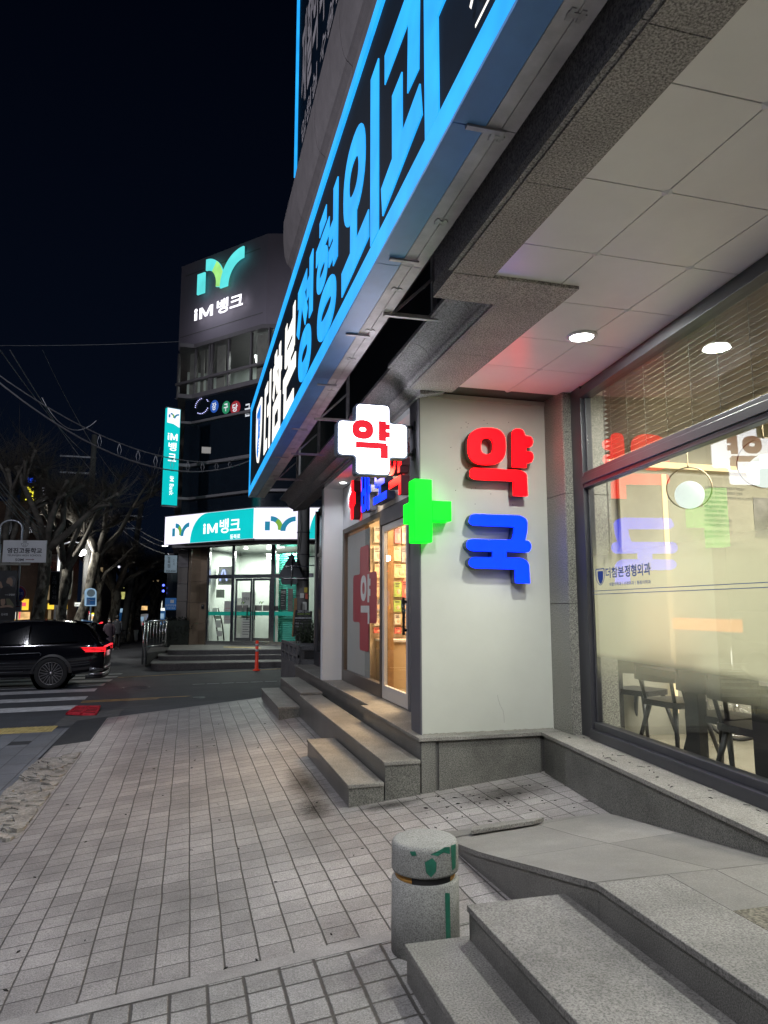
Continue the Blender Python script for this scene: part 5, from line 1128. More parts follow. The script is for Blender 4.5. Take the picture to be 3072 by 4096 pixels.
# ---- ground floor
GO = Vector((.73, 31.2, 0)); GF = Fr(GO, (2.66, -1.74, 0)); ZL = -.04
def gu(U, V=2400): return GF.uv(U, V)[0]
uG0 = gu(829, 2500); uG1 = gu(1250, 2500); zt = 3.95
ent = thing('bank_entrance', tuple(GF.p(1.5, ZL)), 'glazed bank entrance with steel double door and teal band', 'entrance')
g = M()
for U, w_ in ((833, .05), (932, .07), (1092, .09)): u = gu(U); g.fb(GF, u-w_, u+w_, ZL, zt, -.06, .06)
zd = GF.uv(1000, 2305)[1]; g.fb(GF, uG0, uG1, zd-.08, zd+.08, -.05, .05); g.fb(GF, uG0, uG1, ZL, ZL+.16, -.05, .05)
g.build('steel_frame', 'chrome', ent)
for k, (U0, U1) in enumerate(((942, 1008), (1011, 1084))):
    a, b = gu(U0), gu(U1); g = M(); g.fb(GF, a, a+.07, ZL+.17, zd-.09, -.03, .03); g.fb(GF, b-.07, b, ZL+.17, zd-.09, -.03, .03); g.fb(GF, a+.071, b-.071, zd-.19, zd-.09, -.03, .03); g.fb(GF, a+.071, b-.071, ZL+.17, ZL+.30, -.03, .03)
    d = g.build('door_leaf', 'chrome', ent); hx = (b-.16) if k == 0 else a+.16
    g = M(); g.tube([GF.p(hx, 1.0, .1), GF.p(hx, 1.6, .1)], .022, 8); g.build('door_handle', 'black', d)
g = M(); g.add([GF.p(uG0, ZL, 0), GF.p(uG1, ZL, 0), GF.p(uG1, zt, 0), GF.p(uG0, zt, 0)], [(0, 1, 2, 3)]); g.build('glass_front', 'shop_glass', ent)
mat('teal_band', (.01, .30, .22), .5, e=(0, .33, .24), es=.25)
zb0, zb1 = GF.uv(1000, 2462)[1], GF.uv(1000, 2447)[1]; g = M(); g.add([GF.p(uG0, zb0, .008), GF.p(uG1-.2, zb0, .008), GF.p(uG1-.2, zb1, .008), GF.p(uG0, zb1, .008)], [(0, 1, 2, 3)]); g.build('teal_band', 'teal_band', ent)
mat('paper', (.62, .64, .60), .7, var=.05); mat('paper_green', (.45, .55, .42), .7); mat('print_dark', (.05, .06, .06), .6); mat('print_red', (.5, .06, .07), .6)
def poster(U0, V0, U1, V1, w, name, m, label, body=None, lines=0, pm='print_dark', F=GF, cat='poster', group=None):
    a = F.uv(U0, V1, w); b = F.uv(U1, V0, w); t = thing(name, tuple(F.p((a[0]+b[0])/2, a[1], w)), label, cat, group)
    g = M(); g.fb(F, a[0], b[0], a[1], b[1], w-.01, w); g.build('sheet', m, t)
    if body or lines:
        g = M(); W_ = b[0]-a[0]; H_ = b[1]-a[1]; pr = random.Random(U0)
        if body: text(g, F, body, a[0]+W_*.12, b[1]-H_*.22, a[0]+W_*.86, b[1]-H_*.08, w+.004, 0, .01)
        for k in range(lines):
            v = b[1]-H_*(.32+.58*k/max(1, lines)); g.fb(F, a[0]+W_*.12, a[0]+W_*pr.uniform(.55, .88), v-H_*.006, v+H_*.006, w, w+.003)
        g.build('printing', pm, t)
    return t
poster(864, 2358, 898, 2391, -.01, 'notice', 'paper_green', 'small pale notice taped inside the glass left of the bank door', None, 5)
poster(895, 2404, 928, 2495, -.01, 'notice', 'paper', 'tall framed notice beside the left door post of the bank', None, 6, 'print_red')
t = poster(962, 2368, 1022, 2566, -.25, 'poster', 'paper', 'tall white poster with handwriting and an emblem behind the bank door', None, 12)
g = M(); a = GF.uv(966, 2398, -.24); text(g, GF, '고향축제', a[0]+.03, a[1]-.05, a[0]+.36, a[1]+.1, -.24, 0, .0); g.build('handwriting', 'print_dark', t)
g = M(); a = GF.uv(965, 2415, -.24); im_logo(g, GF, a[0], a[1], .2, -.242, 1, 0, 1, .001); a = GF.uv(1037, 2415, -.02); im_logo(g, GF, a[0], a[1], .2, -.02, 1, 0, 1, .001); g.build('emblems', ['print_dark', 'logo_green'], t)
for i, (U0, U1) in enumerate(((946, 968), (971, 992), (1021, 1048), (1051, 1076))): poster(U0, 2421, U1, 2444, .012, 'door_notice', 'curtain', 'small grey notice in the row across the bank door glass, number %s from the left' % ['one', 'two', 'three', 'four'][i], None, 4, 'print_dark', group='row of door notices')
poster(872, 2265, 932, 2340, -.6, 'paper_sheet', 'paper', 'large white sheet hung high inside the left bank window', None, 2)
# reflection of a lit letter A, built as a glowing letter on a disc
t = thing('letter_reflection', tuple(GF.p(gu(895), 2.6, -.4)), 'blue white reflection of a letter A built glowing on a pale disc inside the bank window', 'sign')
a = GF.uv(895, 2303, -.5); g = M(); g.prism([GF.p(a[0]+.30*math.cos(2*math.pi*i/24), a[1]+.30*math.sin(2*math.pi*i/24), -.5) for i in range(24)], GF.n*-.02); g.build('disc', 'office_wall', t)
glow('neon_blue', (.45, .55, 1), 1.6); g = M(); strokes(g, GF, [((.0, 0), (.42, 1)), ((1, 0), (.58, 1)), ((.2, .35), (.8, .35))], .05, a[0]-.17, a[1]-.22, .34, .48, -.46, .02, 0); g.build('letter', 'neon_blue', t)
# brochure rack
t = thing('brochure_rack', tuple(GF.p(gu(880), ZL, -.4)), 'curved black brochure rack with leaflets inside the bank window', 'rack')
g = M(); pts = [(848, 2432), (862, 2480), (868, 2520), (872, 2562)]
for o_ in (0, 24):
    g.tube([hit(U+o_, V, GF.n, GF.o-GF.n*.4) for U, V in pts], .03, 6)
g.build('rack_frame', 'black', t)
for (U0, V0, U1, V1) in ((846, 2432, 868, 2447), (859, 2463, 880, 2476), (862, 2481, 884, 2510), (867, 2524, 889, 2545)):
    a = GF.uv(U0, V1, -.36); b = GF.uv(U1, V0, -.36); g = M(); g.fb(GF, a[0], b[0], a[1], b[1], -.37, -.36); g.build('leaflet', 'paper', t)
mat('teal_shutter', (.08, .50, .38), .5, var=.06); a0 = gu(1096); a1 = gu(1175)
t = thing('teal_shutter', tuple(GF.p(a0+.4, ZL, -.6)), 'ribbed teal roller wall inside the bank right of the door', 'shutter')
g = M(); nn = 42; g.grid(lambda a, b: GF.p(a0-.1+(a1-a0+.2)*a, ZL+.1+3.7*b, -.6+.02*math.sin(b*nn*2*math.pi)), 1, nn*4); g.build('ribs', 'teal_shutter', t)
poster(1121, 2356, 1145, 2440, -.05, 'strip_poster', 'print_dark', 'narrow dark green poster with pale vertical writing on the teal shutter', '무인점', 5, 'paper')
poster(1151, 2354, 1172, 2445, -.05, 'strip_poster', 'curtain', 'narrow grey poster at the right edge of the teal shutter', None, 3)
poster(1091, 2424, 1113, 2443, -.02, 'small_screen', 'print_dark', 'small dark square screen at the left of the teal shutter', None, 0)
# interior
g = M(); g.prism([GF.p(-.6, 4.0, -2.6), GF.p(5.4, 4.0, -2.6), GF.p(5.4, 4.0, -2.8), GF.p(-.6, 4.0, -2.8)], (0, 0, -4.2)); g.build('inner_wall', 'office_wall', ent)
g = M(); g.prism([GF.p(-.6, ZL-.0, -.06), GF.p(-.6, ZL, -2.8), GF.p(5.4, ZL, -2.8), GF.p(5.4, ZL, -.06)], (0, 0, -.1)); g.build('inner_floor', 'room_floor', ent)
g = M(); g.prism([GF.p(uG0+.02, 4.0, -.1), GF.p(uG0+.02, 4.0, -2.8), GF.p(uG0-.1, 4.0, -2.8), GF.p(uG0-.1, 4.0, -.1)], (0, 0, -4.1)); g.build('inner_side_wall', 'office_wall', ent)
g = M(); u = gu(1075); g.fb(GF, gu(1020), u, ZL, 3.0, -1.4, -1.3); g.fb(GF, gu(1022)+.05, u-.12, .1, 2.2, -1.3, -1.28); g.fb(GF, gu(897), gu(935), ZL, 1.9, -1.1, -.9); g.build('inner_partition', 'paper', ent)
lamp('bank_lobby_light', 'AREA', tuple(GF.p(1.5, 3.85, -1.3)), 210, (.93, 1, .90), 2.0, tuple(GF.p(1.5, 0, -1.2)), sy=1.2)
lamp('bank_lobby_light', 'AREA', tuple(GF.p(3.6, 3.85, -.32)), 60, (.93, 1, .95), .4, tuple(GF.p(3.6, 0, -.6)))
for V in (2235, 2222):
    a = GF.uv(1068, V, -1.2); b = GF.uv(1136, V, -1.2); t = thing('ceiling_tube', tuple(GF.p(a[0], a[1], -1.2)), 'white tube light on the bank lobby ceiling, %s of the pair' % ('lower' if V == 2235 else 'upper'), 'lamp', 'lobby tube lights'); g = M(); g.bar(GF.p(a[0], a[1], -1.2), GF.p(b[0], b[1], -1.2), .09, .05); g.build('tube', 'tube_white', t)
    g = M(); g.bar(GF.p(a[0], a[1]+.05, -1.2), GF.p(b[0], b[1]+.05, -1.2), .14, .03); g.build('holder', 'white_panel', t)
# soffit of the overhang, stone piers left of the glass
g = M(); pts = [E2+Vector((0, -.1, 0)), E_+Vector((-.1, -.3, 0)), BL.p(0, 0, .04), Rr+BR.n*.04, Rr+Vector((0, 6, 0)), E2+Vector((0, 5, 0))]; g.prism([Vector((p.x, p.y, 4.04)) for p in pts][::-1], (0, 0, -.1)); g.build('overhang_soffit', 'slab_edge', bank)
for i, (U, V) in enumerate(((1027, 2188), (1167, 2201), (660, 2183))):
    q = pz(U, V, 3.93); t = thing('soffit_light', tuple(q), 'small round light in the soffit over the bank steps, %s' % ('above the door', 'at the right by the pole', 'at the far left corner')[i], 'ceiling light', 'bank soffit lights'); g = M(); g.lathe(q, [(0, -.015), (.11, -.012), (.12, 0)], 20); g.build('lens', 'tube_white', t)
lamp('soffit_lamp', 'SPOT', (q.x+3.2, q.y+.5, 3.9), 120, (.95, 1, .95), .1, (2.0, 27.5, 0), 130, .8)
g = M()
pa = gu(802); 
def pier(u0_, u1_, w0_, w1_, m, name='stone_pier'):
    for z0_, z1_ in ((ZL, .82), (.83, 1.70), (1.71, 2.58), (2.59, 3.46), (3.47, 3.94)):
        g = M(); g.fb(GF, u0_, u1_, z0_, z1_, w0_, w1_); g.build(name, m, bank)
pier(gu(803)+.0, gu(829), -.3, .10, 'stone_brown')
PFr = Fr(GF.p(gu(803), 0, .10), (1, .25, 0)); w0 = PFr.uv(762, 2400)[0]
for z0_, z1_ in ((ZL, .82), (.83, 1.70), (1.71, 2.58), (2.59, 3.46), (3.47, 3.94)):
    g = M(); g.fb(PFr, w0, -.002, z0_, z1_, -.5, 0); g.build('stone_pier', 'stone_brown', bank)
LFr = Fr(PFr.p(w0, 0, -.6), (1, 0, 0)); w1 = LFr.uv(707, 2400)[0]
for z0_, z1_ in ((-.1, 1.0), (1.01, 1.75), (1.76, 2.5), (2.51, 3.2)):
    g = M(); g.fb(LFr, w1, -.01, z0_, z1_, -2, 0); g.build('stone_panel', 'stone_panel', bank)
g = M(); g.fb(LFr, w1-.5, .0, -.3, 3.94, -3.4, -2.02); g.build('dark_corner_wall', 'dark_glazing', bank)
g = M(); g.fb(LFr, w1+.0, -.01, 3.21, 3.94, -2, -.02); g.build('dark_corner_wall', 'slab_edge', bank)
t = thing('door_keypad', tuple(GF.p(gu(812), 1.4, .11)), 'small black keypad on the stone pier left of the bank glass', 'keypad')
a = GF.uv(806, 2436, .13); b = GF.uv(816, 2418, .13); g = M(); g.fb(GF, a[0], b[0], a[1], b[1], .10, .14); g.build('body', 'black', t); g = M(); g.fb(GF, a[0]+.02, b[0]-.02, a[1]+.12, b[1]-.03, .14, .145); g.build('keys', 'curtain', t)
# steps with rounded left ends
zs = [(-.04, (665, 2601), (1200, 2597)), (-.21, (627, 2624), (1200, 2618)), (-.38, (598, 2655), (1200, 2645))]
st = []
for i, (z_, a, b) in enumerate(zs):
    p = pz(a[0], a[1], z_); q = pz(b[0], b[1], z_); q = Vector((q.x+1.5, q.y-.03, z_))
    lo = rnd([(p.x, p.y, .55), (q.x, q.y, .02), (q.x, 33, .02), (p.x+.1, 33, .02)], .1, 8)
    t = thing('bank_step', ((p.x+q.x)/2, p.y, z_-.3), ['top landing of the bank steps with rounded left end', 'middle bank step with rounded left end', 'lowest bank step with rounded left end by the road'][i], 'stone step', 'bank steps')
    g = M(); g.prism([Vector((x, y, z_)) for x, y in lo], (0, 0, -.035)); g.build('tread', 'bank_step', t)
    sh = [(x+(.02 if x < (p.x+q.x)/2 else 0), y+.02) for x, y in lo]; g = M(); g.prism([Vector((x, y, z_-.0352)) for x, y in sh], (0, 0, -.5)); g.build('riser_block', 'bank_riser', t)
    st.append((p, q))
g = M(); a = pz(895, 2589, ZL); b = pz(1040, 2591, ZL); g.prism([Vector((a.x, a.y-.2, ZL+.008)), Vector((b.x, b.y-.4, ZL+.008)), Vector((b.x, b.y+.2, ZL+.008)), Vector((a.x, a.y+.4, ZL+.008))], (0, 0, -.01)); g.build('tactile_mat', 'tactile_yellow', None, 'pale yellow tactile strip on the bank landing before the door', 'tactile strip')
# hedge, guard rail, delineator
mat('leaf_dark', (.014, .020, .013), .7, var=.5, vs_=8); mat('leaf_mid', (.03, .045, .022), .7, var=.4, vs_=8)
def leafy(g, c, r, n, s, pr, mi=0):
    for _ in range(n):
        d = Vector((pr.gauss(0, 1), pr.gauss(0, 1), pr.gauss(0, 1))).normalized()*pr.uniform(.55, 1); p = Vector((c[0]+d.x*r[0], c[1]+d.y*r[1], c[2]+d.z*r[2]))
        a = Vector((pr.gauss(0, 1), pr.gauss(0, 1), pr.gauss(0, 1))).normalized()*s; b = a.cross(Vector((pr.gauss(0, 1), pr.gauss(0, 1), pr.gauss(0, 1)))).normalized()*s*.5
        g.add([p-a, p+b, p+a, p-b], [(0, 1, 2, 3)], mi)
pr = random.Random(11); t = thing('hedge', tuple(pdp(705, 2575, 30.5)), 'dark clipped hedge left of the bank stone wall', 'hedge')
g = M(); a = pdp(663, 2520, 29.5); b = pdp(755, 2520, 29.5); g.bx(a.x, b.x, a.y, a.y+1, -.2, .95); g.build('inner_mass', 'leaf_dark', t)
g = M()
for k in range(9): x = a.x+(b.x-a.x)*k/8; leafy(g, (x, a.y+.2, .45), (.25, .3, .68), 260, .05, pr)
g.build('leaves', 'leaf_dark', t)
t = thing('guard_rail', tuple(pdp(620, 2600, 27)), 'polished steel guard rail on the wall at the left end of the bank steps', 'railing')
g = M(); tp = 2484; A_ = pdp(577, tp, 25.2); B_ = pdp(664, 2484, 27.0); zt_ = 1.5-54/2866*26
g.tube([(A_.x, A_.y, zt_), (B_.x, B_.y, zt_)], .035, 8); g.tube([(A_.x, A_.y, zt_-.9), (B_.x, B_.y, zt_-.9)], .02, 6); g.build('rails', 'chrome', t)
for k in range(8):
    p = A_*(1-k/7)+B_*(k/7); g = M(); g.tube([(p.x, p.y, zt_), (p.x, p.y, zt_-(1.5 if k in (0, 1) else .95))], .035 if k in (0, 1, 7) else .016, 8); g.build('post', 'chrome', t)
g = M(); p = pdp(583, 2600, 25.6); q = pdp(668, 2600, 27.2); g.prism([Vector((p.x, p.y, -.13)), Vector((q.x, q.y, -.13)), Vector((q.x, q.y+3, -.13)), Vector((p.x, p.y+4, -.13))], (0, 0, -.6)); g.build('low_wall', 'bank_riser', None, 'low stone wall under the steel guard rail', 'wall')
p = pg(1026, 2682); t = thing('delineator_post', tuple(p), 'orange flexible post with silver bands at the bank steps', 'bollard')
mat('orange_red', (.75, .05, .02), .45, e=(.8, .05, .02), es=.10); mat('silver_band', (.5, .5, .5), .35)
g = M(); g.lathe(p, [(.13, 0), (.12, .03), (.06, .06), (.055, .6), (.05, .98), (.0, .99)], 20); g.build('post', 'orange_red', t)
for z_, r_ in ((.62, .0565), (.8, .0545)): g = M(); g.lathe(p+Vector((0, 0, z_)), [(r_, 0), (r_, .08)], 20); g.build('silver_band', 'silver_band', t)
# ---- utility pole, warning sign backs, gym poster, shrubs near the planter
mat('concrete_pole', (.19, .19, .185), .8, var=.12, vs_=2, fine=.1); mat('sign_metal', (.06, .065, .075), .45, .5)
PL = pdp(1210, 2400, 19.0); t = thing('utility_pole', (PL.x, PL.y, -.4), 'thick concrete utility pole with stuck notices beside the planter', 'utility pole')
g = M(); g.tube([(PL.x, PL.y, -.4), (PL.x, PL.y, 3), (PL.x-.0, PL.y, 8)], [.178, .168, .15], 24); g.build('shaft', 'concrete_pole', t)
for z_ in (1.22, 1.8, 2.45, 2.9, 3.5): g = M(); g.lathe((PL.x, PL.y, z_), [(.180, 0), (.180, .02)], 24); g.build('strap', 'iron', t)
PO = Fr(PL+Vector((0, 0, -PL.z)), (.97, -.24, 0))
mat('paper_yellow', (.55, .42, .05), .6); mat('paper_red', (.5, .10, .06), .6)
for (U0, V0, U1, V1, m_) in ((1200, 2373, 1216, 2392, 'paper'), (1217, 2350, 1230, 2370, 'paper_yellow'), (1221, 2374, 1231, 2396, 'paper_red'), (1210, 2408, 1227, 2440, 'paper'), (1198, 2266, 1214, 2296, 'curtain')):
    a = PO.uv(U0, V1, .18); b = PO.uv(U1, V0, .18); g = M(); g.fb(PO, a[0], b[0], a[1], b[1], .165, .186); g.build('stuck_notice', m_, t)
g = M()
for z_, o_ in ((2.62, .32), (2.86, .25)): g.bar(PO.p(.1, z_, .05), PO.p(.1+o_+.15, z_, .05), .03); g.bar(PO.p(-.1, z_, .05), PO.p(-.42, z_, .05), .03)
g.tube([PO.p(.48, 3.1, .1), PO.p(.50, 2.9, .12), PO.p(.45, 2.5, .1), PO.p(.42, 2.0, .12), PO.p(.46, 1.9, .1)], .012, 5)
g.tube([PO.p(-.1, 4.3, .2), PO.p(-.05, 3.6, .2), PO.p(-.12, 3.0, .2)], .012, 5); g.build('brackets_and_cables', 'iron', t)
SFr = Fr(PO.p(0, 0, .22), (.97, -.24, 0))
t = thing('warning_sign', tuple(SFr.p(-.3, 1.9, .1)), 'grey back of a triangular road sign fixed to the utility pole', 'road sign')
tri = [SFr.uv(1168, 2208, .1), SFr.uv(1112, 2306, .1), SFr.uv(1212, 2310, .1)]
g = M(); g.prism([SFr.p(x, y, .1) for x, y in rnd([(a_[0], a_[1]) for a_ in tri], .05)], SFr.n*-.012); g.build('plate', 'sign_metal', t)
a = SFr.uv(1125, 2337, .1); b = SFr.uv(1190, 2311, .1); g = M(); g.prism([SFr.p(x, y, .1) for x, y in rnd([(a[0], b[1]), (a[0], a[1]), (b[0], a[1]), (b[0], b[1])], .03)], SFr.n*-.012); g.build('lower_plate', 'sign_metal', t)
a = SFr.uv(1167, 2250, .13); g = M(); g.tube([SFr.p(a[0], a[1]+.1, .13), SFr.p(a[0], a[1]-.62, .13)], .022, 8); g.bar(SFr.p(a[0]-.15, a[1]-.1, .14), SFr.p(a[0]+.45, a[1]-.1, .12), .025); g.bar(SFr.p(a[0]-.2, a[1]-.42, .14), SFr.p(a[0]+.45, a[1]-.42, .12), .02); g.build('mount_tube', 'chrome', t)
QF = Fr(pdp(1215, 2500, 18.2), (.99, -.1, 0)); t = thing('gym_poster_board', tuple(QF.p(0, -1)), 'black gym poster board leaning against the utility pole', 'poster board')
qs = [QF.uv(1182, 2439), QF.uv(1249, 2445), QF.uv(1243, 2546), QF.uv(1172, 2544)]
g = M(); g.prism([QF.p(x, y) for x, y in qs][::-1], QF.n*-.03); g.build('board', 'black', t)
def qq(b, U0, V0, U1, V1, gm): a_ = QF.uv(U0, V1); c_ = QF.uv(U1, V0); text(gm, QF, b, a_[0], a_[1], c_[0], c_[1], .004, 0, .01)
mat('print_white', (.55, .58, .60), .6); mat('print_green', (.30, .45, .10), .6)
g = M(); qq('ZERO GYM', 1190, 2441, 1240, 2450, g); qq('개월 14', 1180, 2490, 1210, 2497, g); qq('개월 26', 1180, 2502, 1210, 2509, g)
for V, a_, b_ in ((2463, 1194, 1235), (2467, 1190, 1240), (2483, 1182, 1205), (2483, 1214, 1244), (2493, 1214, 1243), (2504, 1214, 1236), (2523, 1194, 1226), (2533, 1190, 1226), (2539, 1188, 1230)): qq('ㅡㅣㅡㅡ ㅡㅡㅣㅡ', a_, V-2, b_, V+1, g)
a_ = QF.uv(1180, 2474); b_ = QF.uv(1246, 2470); g.fb(QF, a_[0], b_[0], a_[1], b_[1], .001, .003); g.build('white_print', 'print_white', t)
g = M(); qq('GRAND OPEN', 1189, 2452, 1240, 2460, g); g.build('green_print', 'print_green', t)
q = pdp(1180, 2480, 18.6); t = thing('wooden_sign_post', (q.x, q.y, -.1), 'narrow orange brown wooden upright left of the gym poster', 'post'); g = M(); a = pdp(1172, 2546, 18.6); b = pdp(1182, 2396, 18.6); g.bar(a, b, .06, .06); g.build('post', 'wood', t)
g = M(); g.bar(b-Vector((0, 0, .4)), b+Vector((.0, 0, .02)), .09, .07); g.build('upper_board', 'wood', t)
pr = random.Random(8)
for i, (U, V, lab) in enumerate(((1222, 2560, 'bare twiggy shrub in the planter right in front of the gym poster'), (1250, 2550, 'twiggy shrub at the right end of the planter'))):
    q = pdp(U, V, 16.4); q.z = .6; t = thing('planter_shrub', tuple(q), lab, 'shrub', 'planter shrubs'); g = M()
    for k in range(46):
        a = pr.uniform(0, 6.28); h_ = pr.uniform(.25, .75); p1 = q+Vector((math.cos(a)*.12, math.sin(a)*.12, h_*.5)); p2 = q+Vector((math.cos(a)*pr.uniform(.1, .38), math.sin(a)*.3, h_)); g.tube([q, p1, p2], [.006, .005, .003], 4)
    g.build('twigs', 'leaf_mid', t); g = M(); leafy(g, (q.x, q.y, q.z+.3), (.32, .3, .3), 240, .03, pr); g.build('leaves', 'leaf_mid', t)
# small signs at the left of the bank
mat('sign_pale_blue', (.28, .36, .40), .5, e=(.3, .42, .5), es=.12); mat('sign_blue', (.02, .10, .28), .5, e=(.02, .12, .35), es=.25)
HFr = Fr(pdp(680, 2300, 27.6), (.99, .1, 0))
t = poster(657, 2222, 709, 2290, 0, 'butcher_sign', 'sign_pale_blue', 'pale blue hanging sign with dark handwriting and a phone number left of the bank', None, 0, F=HFr, cat='sign')
g = M()
def hq(b, U0, V0, U1, V1, gm, rot=False): a_ = HFr.uv(U0, V1); c_ = HFr.uv(U1, V0); text(gm, HFr, b, a_[0], a_[1], c_[0], c_[1], .004, 0, .015, rot=rot)
hq('정', 670, 2226, 681, 2239, g); hq('육', 670, 2241, 682, 2254, g); hq('점', 669, 2256, 681, 2271, g); hq('958-8300', 664, 2281, 703, 2288, g); hq('고', 692, 2238, 698, 2246, g); hq('기', 692, 2250, 698, 2262, g); g.build('writing', 'print_dark', t)
t = poster(659, 2392, 706, 2440, 0, 'blue_sign', 'sign_blue', 'square blue sign with a white pictogram left of the bank wall', None, 0, F=HFr, cat='sign')
g = M(); hq('대구가구교육', 662, 2417, 705, 2426, g); hq('전문 매장', 668, 2430, 700, 2435, g); a_ = HFr.uv(681, 2412); c_ = HFr.uv(696, 2399); g.fb(HFr, a_[0], c_[0], a_[1], c_[1], .001, .004); g.build('writing', 'print_white', t)
glow('blue_dot', (.10, .15, 1), 3); g = M(); g.sph(pdp(654, 2341, 30), .05, 8); g.build('blue_lamp', 'blue_dot', None, 'upper of the two tiny blue lamps at the edge of the bank wall', 'lamp', 'tiny blue lamps'); g = M(); g.sph(pdp(653, 2364, 30), .055, 8); g.build('blue_lamp', 'blue_dot', None, 'lower of the two tiny blue lamps at the edge of the bank wall', 'lamp', 'tiny blue lamps')
# ================================================================ dark SUV on the crosswalk
mat('car_paint', (.006, .006, .009), .12, .3, var=.1, coat=1, vs_=1); mat('car_glass', (.004, .005, .007), .04, spec=.8); mat('car_trim', (.020, .020, .022), .5)
mat('rubber', (.016, .016, .017), .85, bump=.2); mat('rim_metal', (.30, .29, .30), .3, .9); glow('brake_red', (1, .02, .03), 3.0, .2, 9); glow('brake_deep', (.4, .0, .006), .22, .2, 9); mat('plate_white', (.6, .62, .62), .5, e=(.8, .85, .9), es=.18); mat('silver_trim', (.32, .33, .36), .3, .8)
wc = pg(199, 2757); K_ = 1.1; CX, CY, CZ0 = wc.x, wc.y, gz(wc.x, wc.y)-.008
suv = thing('parked_suv', (CX+1.0, CY+1.0, CZ0), 'glossy black suv with glowing red brake lights standing on the crosswalk', 'car')
def cp(x, y, z): return Vector((CX+x*K_, CY+.98*K_+y*K_, CZ0+z*K_))   # x to the tail, y across (near side negative)
ST = [(-3.95, .35, .62, .70, .60, .55), (-3.85, .22, .80, .84, .82, .70), (-3.3, .20, .93, .93, .92, .80), (-2.7, .22, 1.02, .97, .97, .86), (-2.35, .22, 1.06, .98, .98, .86), (-1.9, .22, 1.34, .98, .99, .74), (-1.45, .22, 1.60, .98, 1.01, .70), (-.9, .22, 1.67, .98, 1.03, .69), (-.3, .22, 1.67, .98, 1.04, .69), (.15, .24, 1.64, .975, 1.05, .67), (.50, .28, 1.59, .965, 1.06, .66), (.72, .30, 1.52, .955, 1.07, .66), (.80, .31, 1.44, .95, 1.08, .70), (.92, .33, 1.27, .94, 1.08, .76), (1.02, .36, 1.14, .92, 1.06, .82), (1.12, .38, 1.06, .88, 1.02, .84), (1.18, .40, .98, .84, .96, .82), (1.19, .42, .80, .80, .78, .78)]
g = M(); ring_n = 0; allv = []
for x, zb, zt_, w, zbelt, wr in ST:
    zbelt = min(zbelt, zt_-.02); h = [(0, zb), (w*.80, zb), (w*.97, zb+.10), (w, zb+.28), (w*1.0, (zb+zbelt)/2+.1), (w*.985, zbelt-.03), (w*.955, zbelt+.015), (wr+(w*.955-wr)*.45, zbelt+(zt_-zbelt)*.55), (wr, zt_-.10*min(1, (zt_-zbelt)*2)), (wr*.86, zt_-.02), (0, zt_)]
    full = [(-a, b) for a, b in h]+[(a, b) for a, b in h[-2:0:-1]]; ring_n = len(full); allv += [cp(x, a, b) for a, b in full]
fs = [[i*ring_n+j, i*ring_n+(j+1) % ring_n, (i+1)*ring_n+(j+1) % ring_n, (i+1)*ring_n+j] for i in range(len(ST)-1) for j in range(ring_n)]
fs += [list(range(ring_n-1, -1, -1)), list(range((len(ST)-1)*ring_n, len(ST)*ring_n))]
g.add(allv, fs, 0, True); body = g.build('body', 'car_paint', suv); sb = body.modifiers.new('s', 'SUBSURF'); sb.levels = 2; sb.render_levels = 2
def side(pts, m, name, off=.012, parent=None, both=True):
    for s in ((-1, 1) if both else (-1,)):
        g = M(); vs = [cp(x, s*y, z) + Vector((0, s*off, 0)) for x, y, z in pts]; g.add(vs, [list(range(len(vs)))] if s < 0 else [list(range(len(vs)-1, -1, -1))]); g.build(name, m, parent or suv)
side([(-1.9, .96, 1.06), (-.55, .97, 1.08), (-.55, .80, 1.52), (-1.2, .78, 1.52)], 'car_glass', 'side_window', .03)
side([(-.50, .97, 1.08), (.55, .93, 1.13), (.36, .79, 1.50), (-.50, .79, 1.53)], 'car_glass', 'side_window', .035)
g = M(); g.add([cp(.76, -.62, 1.52)+Vector((.03, 0, .02)), cp(.76, .62, 1.52)+Vector((.03, 0, .02)), cp(1.08, .72, 1.13)+Vector((.05, 0, .03)), cp(1.08, -.72, 1.13)+Vector((.05, 0, .03))], [(0, 3, 2, 1)]); g.build('rear_window', 'car_glass', suv)
g = M(); lo = [cp(.40, -.62, 1.640), cp(.95, -.58, 1.575), cp(.97, -.50, 1.555), cp(.97, .50, 1.555), cp(.95, .58, 1.575), cp(.40, .62, 1.640)]; g.prism(lo, (0, 0, -.045)); g.build('roof_spoiler', 'car_paint', suv, bevel=.012)
g = M(); g.bar(cp(.985, -.18, 1.562), cp(.985, .18, 1.562), .02, .03); g.build('high_brake_light', 'brake_red', suv)
# tail light: wide bar across the tail plus corner lamps wrapping to the sides
tl = M(); tl.bar(cp(1.185, -.78, .99), cp(1.185, .78, .99), .06, .020); tlo = tl.build('tail_light_bar', 'brake_red', suv)
for s in (-1, 1):
    g = M(); g.prism([cp(.62, s*.985, .99), cp(1.06, s*.94, .985), cp(1.19, s*.82, .97), cp(1.19, s*.80, .86), cp(1.04, s*.95, .86), cp(.78, s*.99, .90)][::s*-1 if s < 0 else 1], (0, -s*.05, 0)); g.build('tail_light_lens', 'brake_deep', suv)
    g = M()
    for k, z_ in enumerate((.975, .942, .910, .878)): g.bar(cp(.66+.03*k, s*1.0, z_), cp(1.05, s*.965, z_), .012, .009); g.bar(cp(1.05, s*.965, z_), cp(1.205, s*.80, z_), .012, .009)
    g.build('tail_light', 'brake_red', suv)
g = M(); g.bar(cp(1.19, -.24, .80), cp(1.19, .24, .80), .03, .13, up=(0, 0, 1)); g.build('number_plate', 'plate_white', suv)
PF2_ = Fr(cp(1.215, 0, .80), (0, 1, 0)); g = M(); text(g, PF2_, '143주 5', -.22, -.045, .22, .045, .006, 0, .01); g.build('plate_number', 'print_dark', suv)
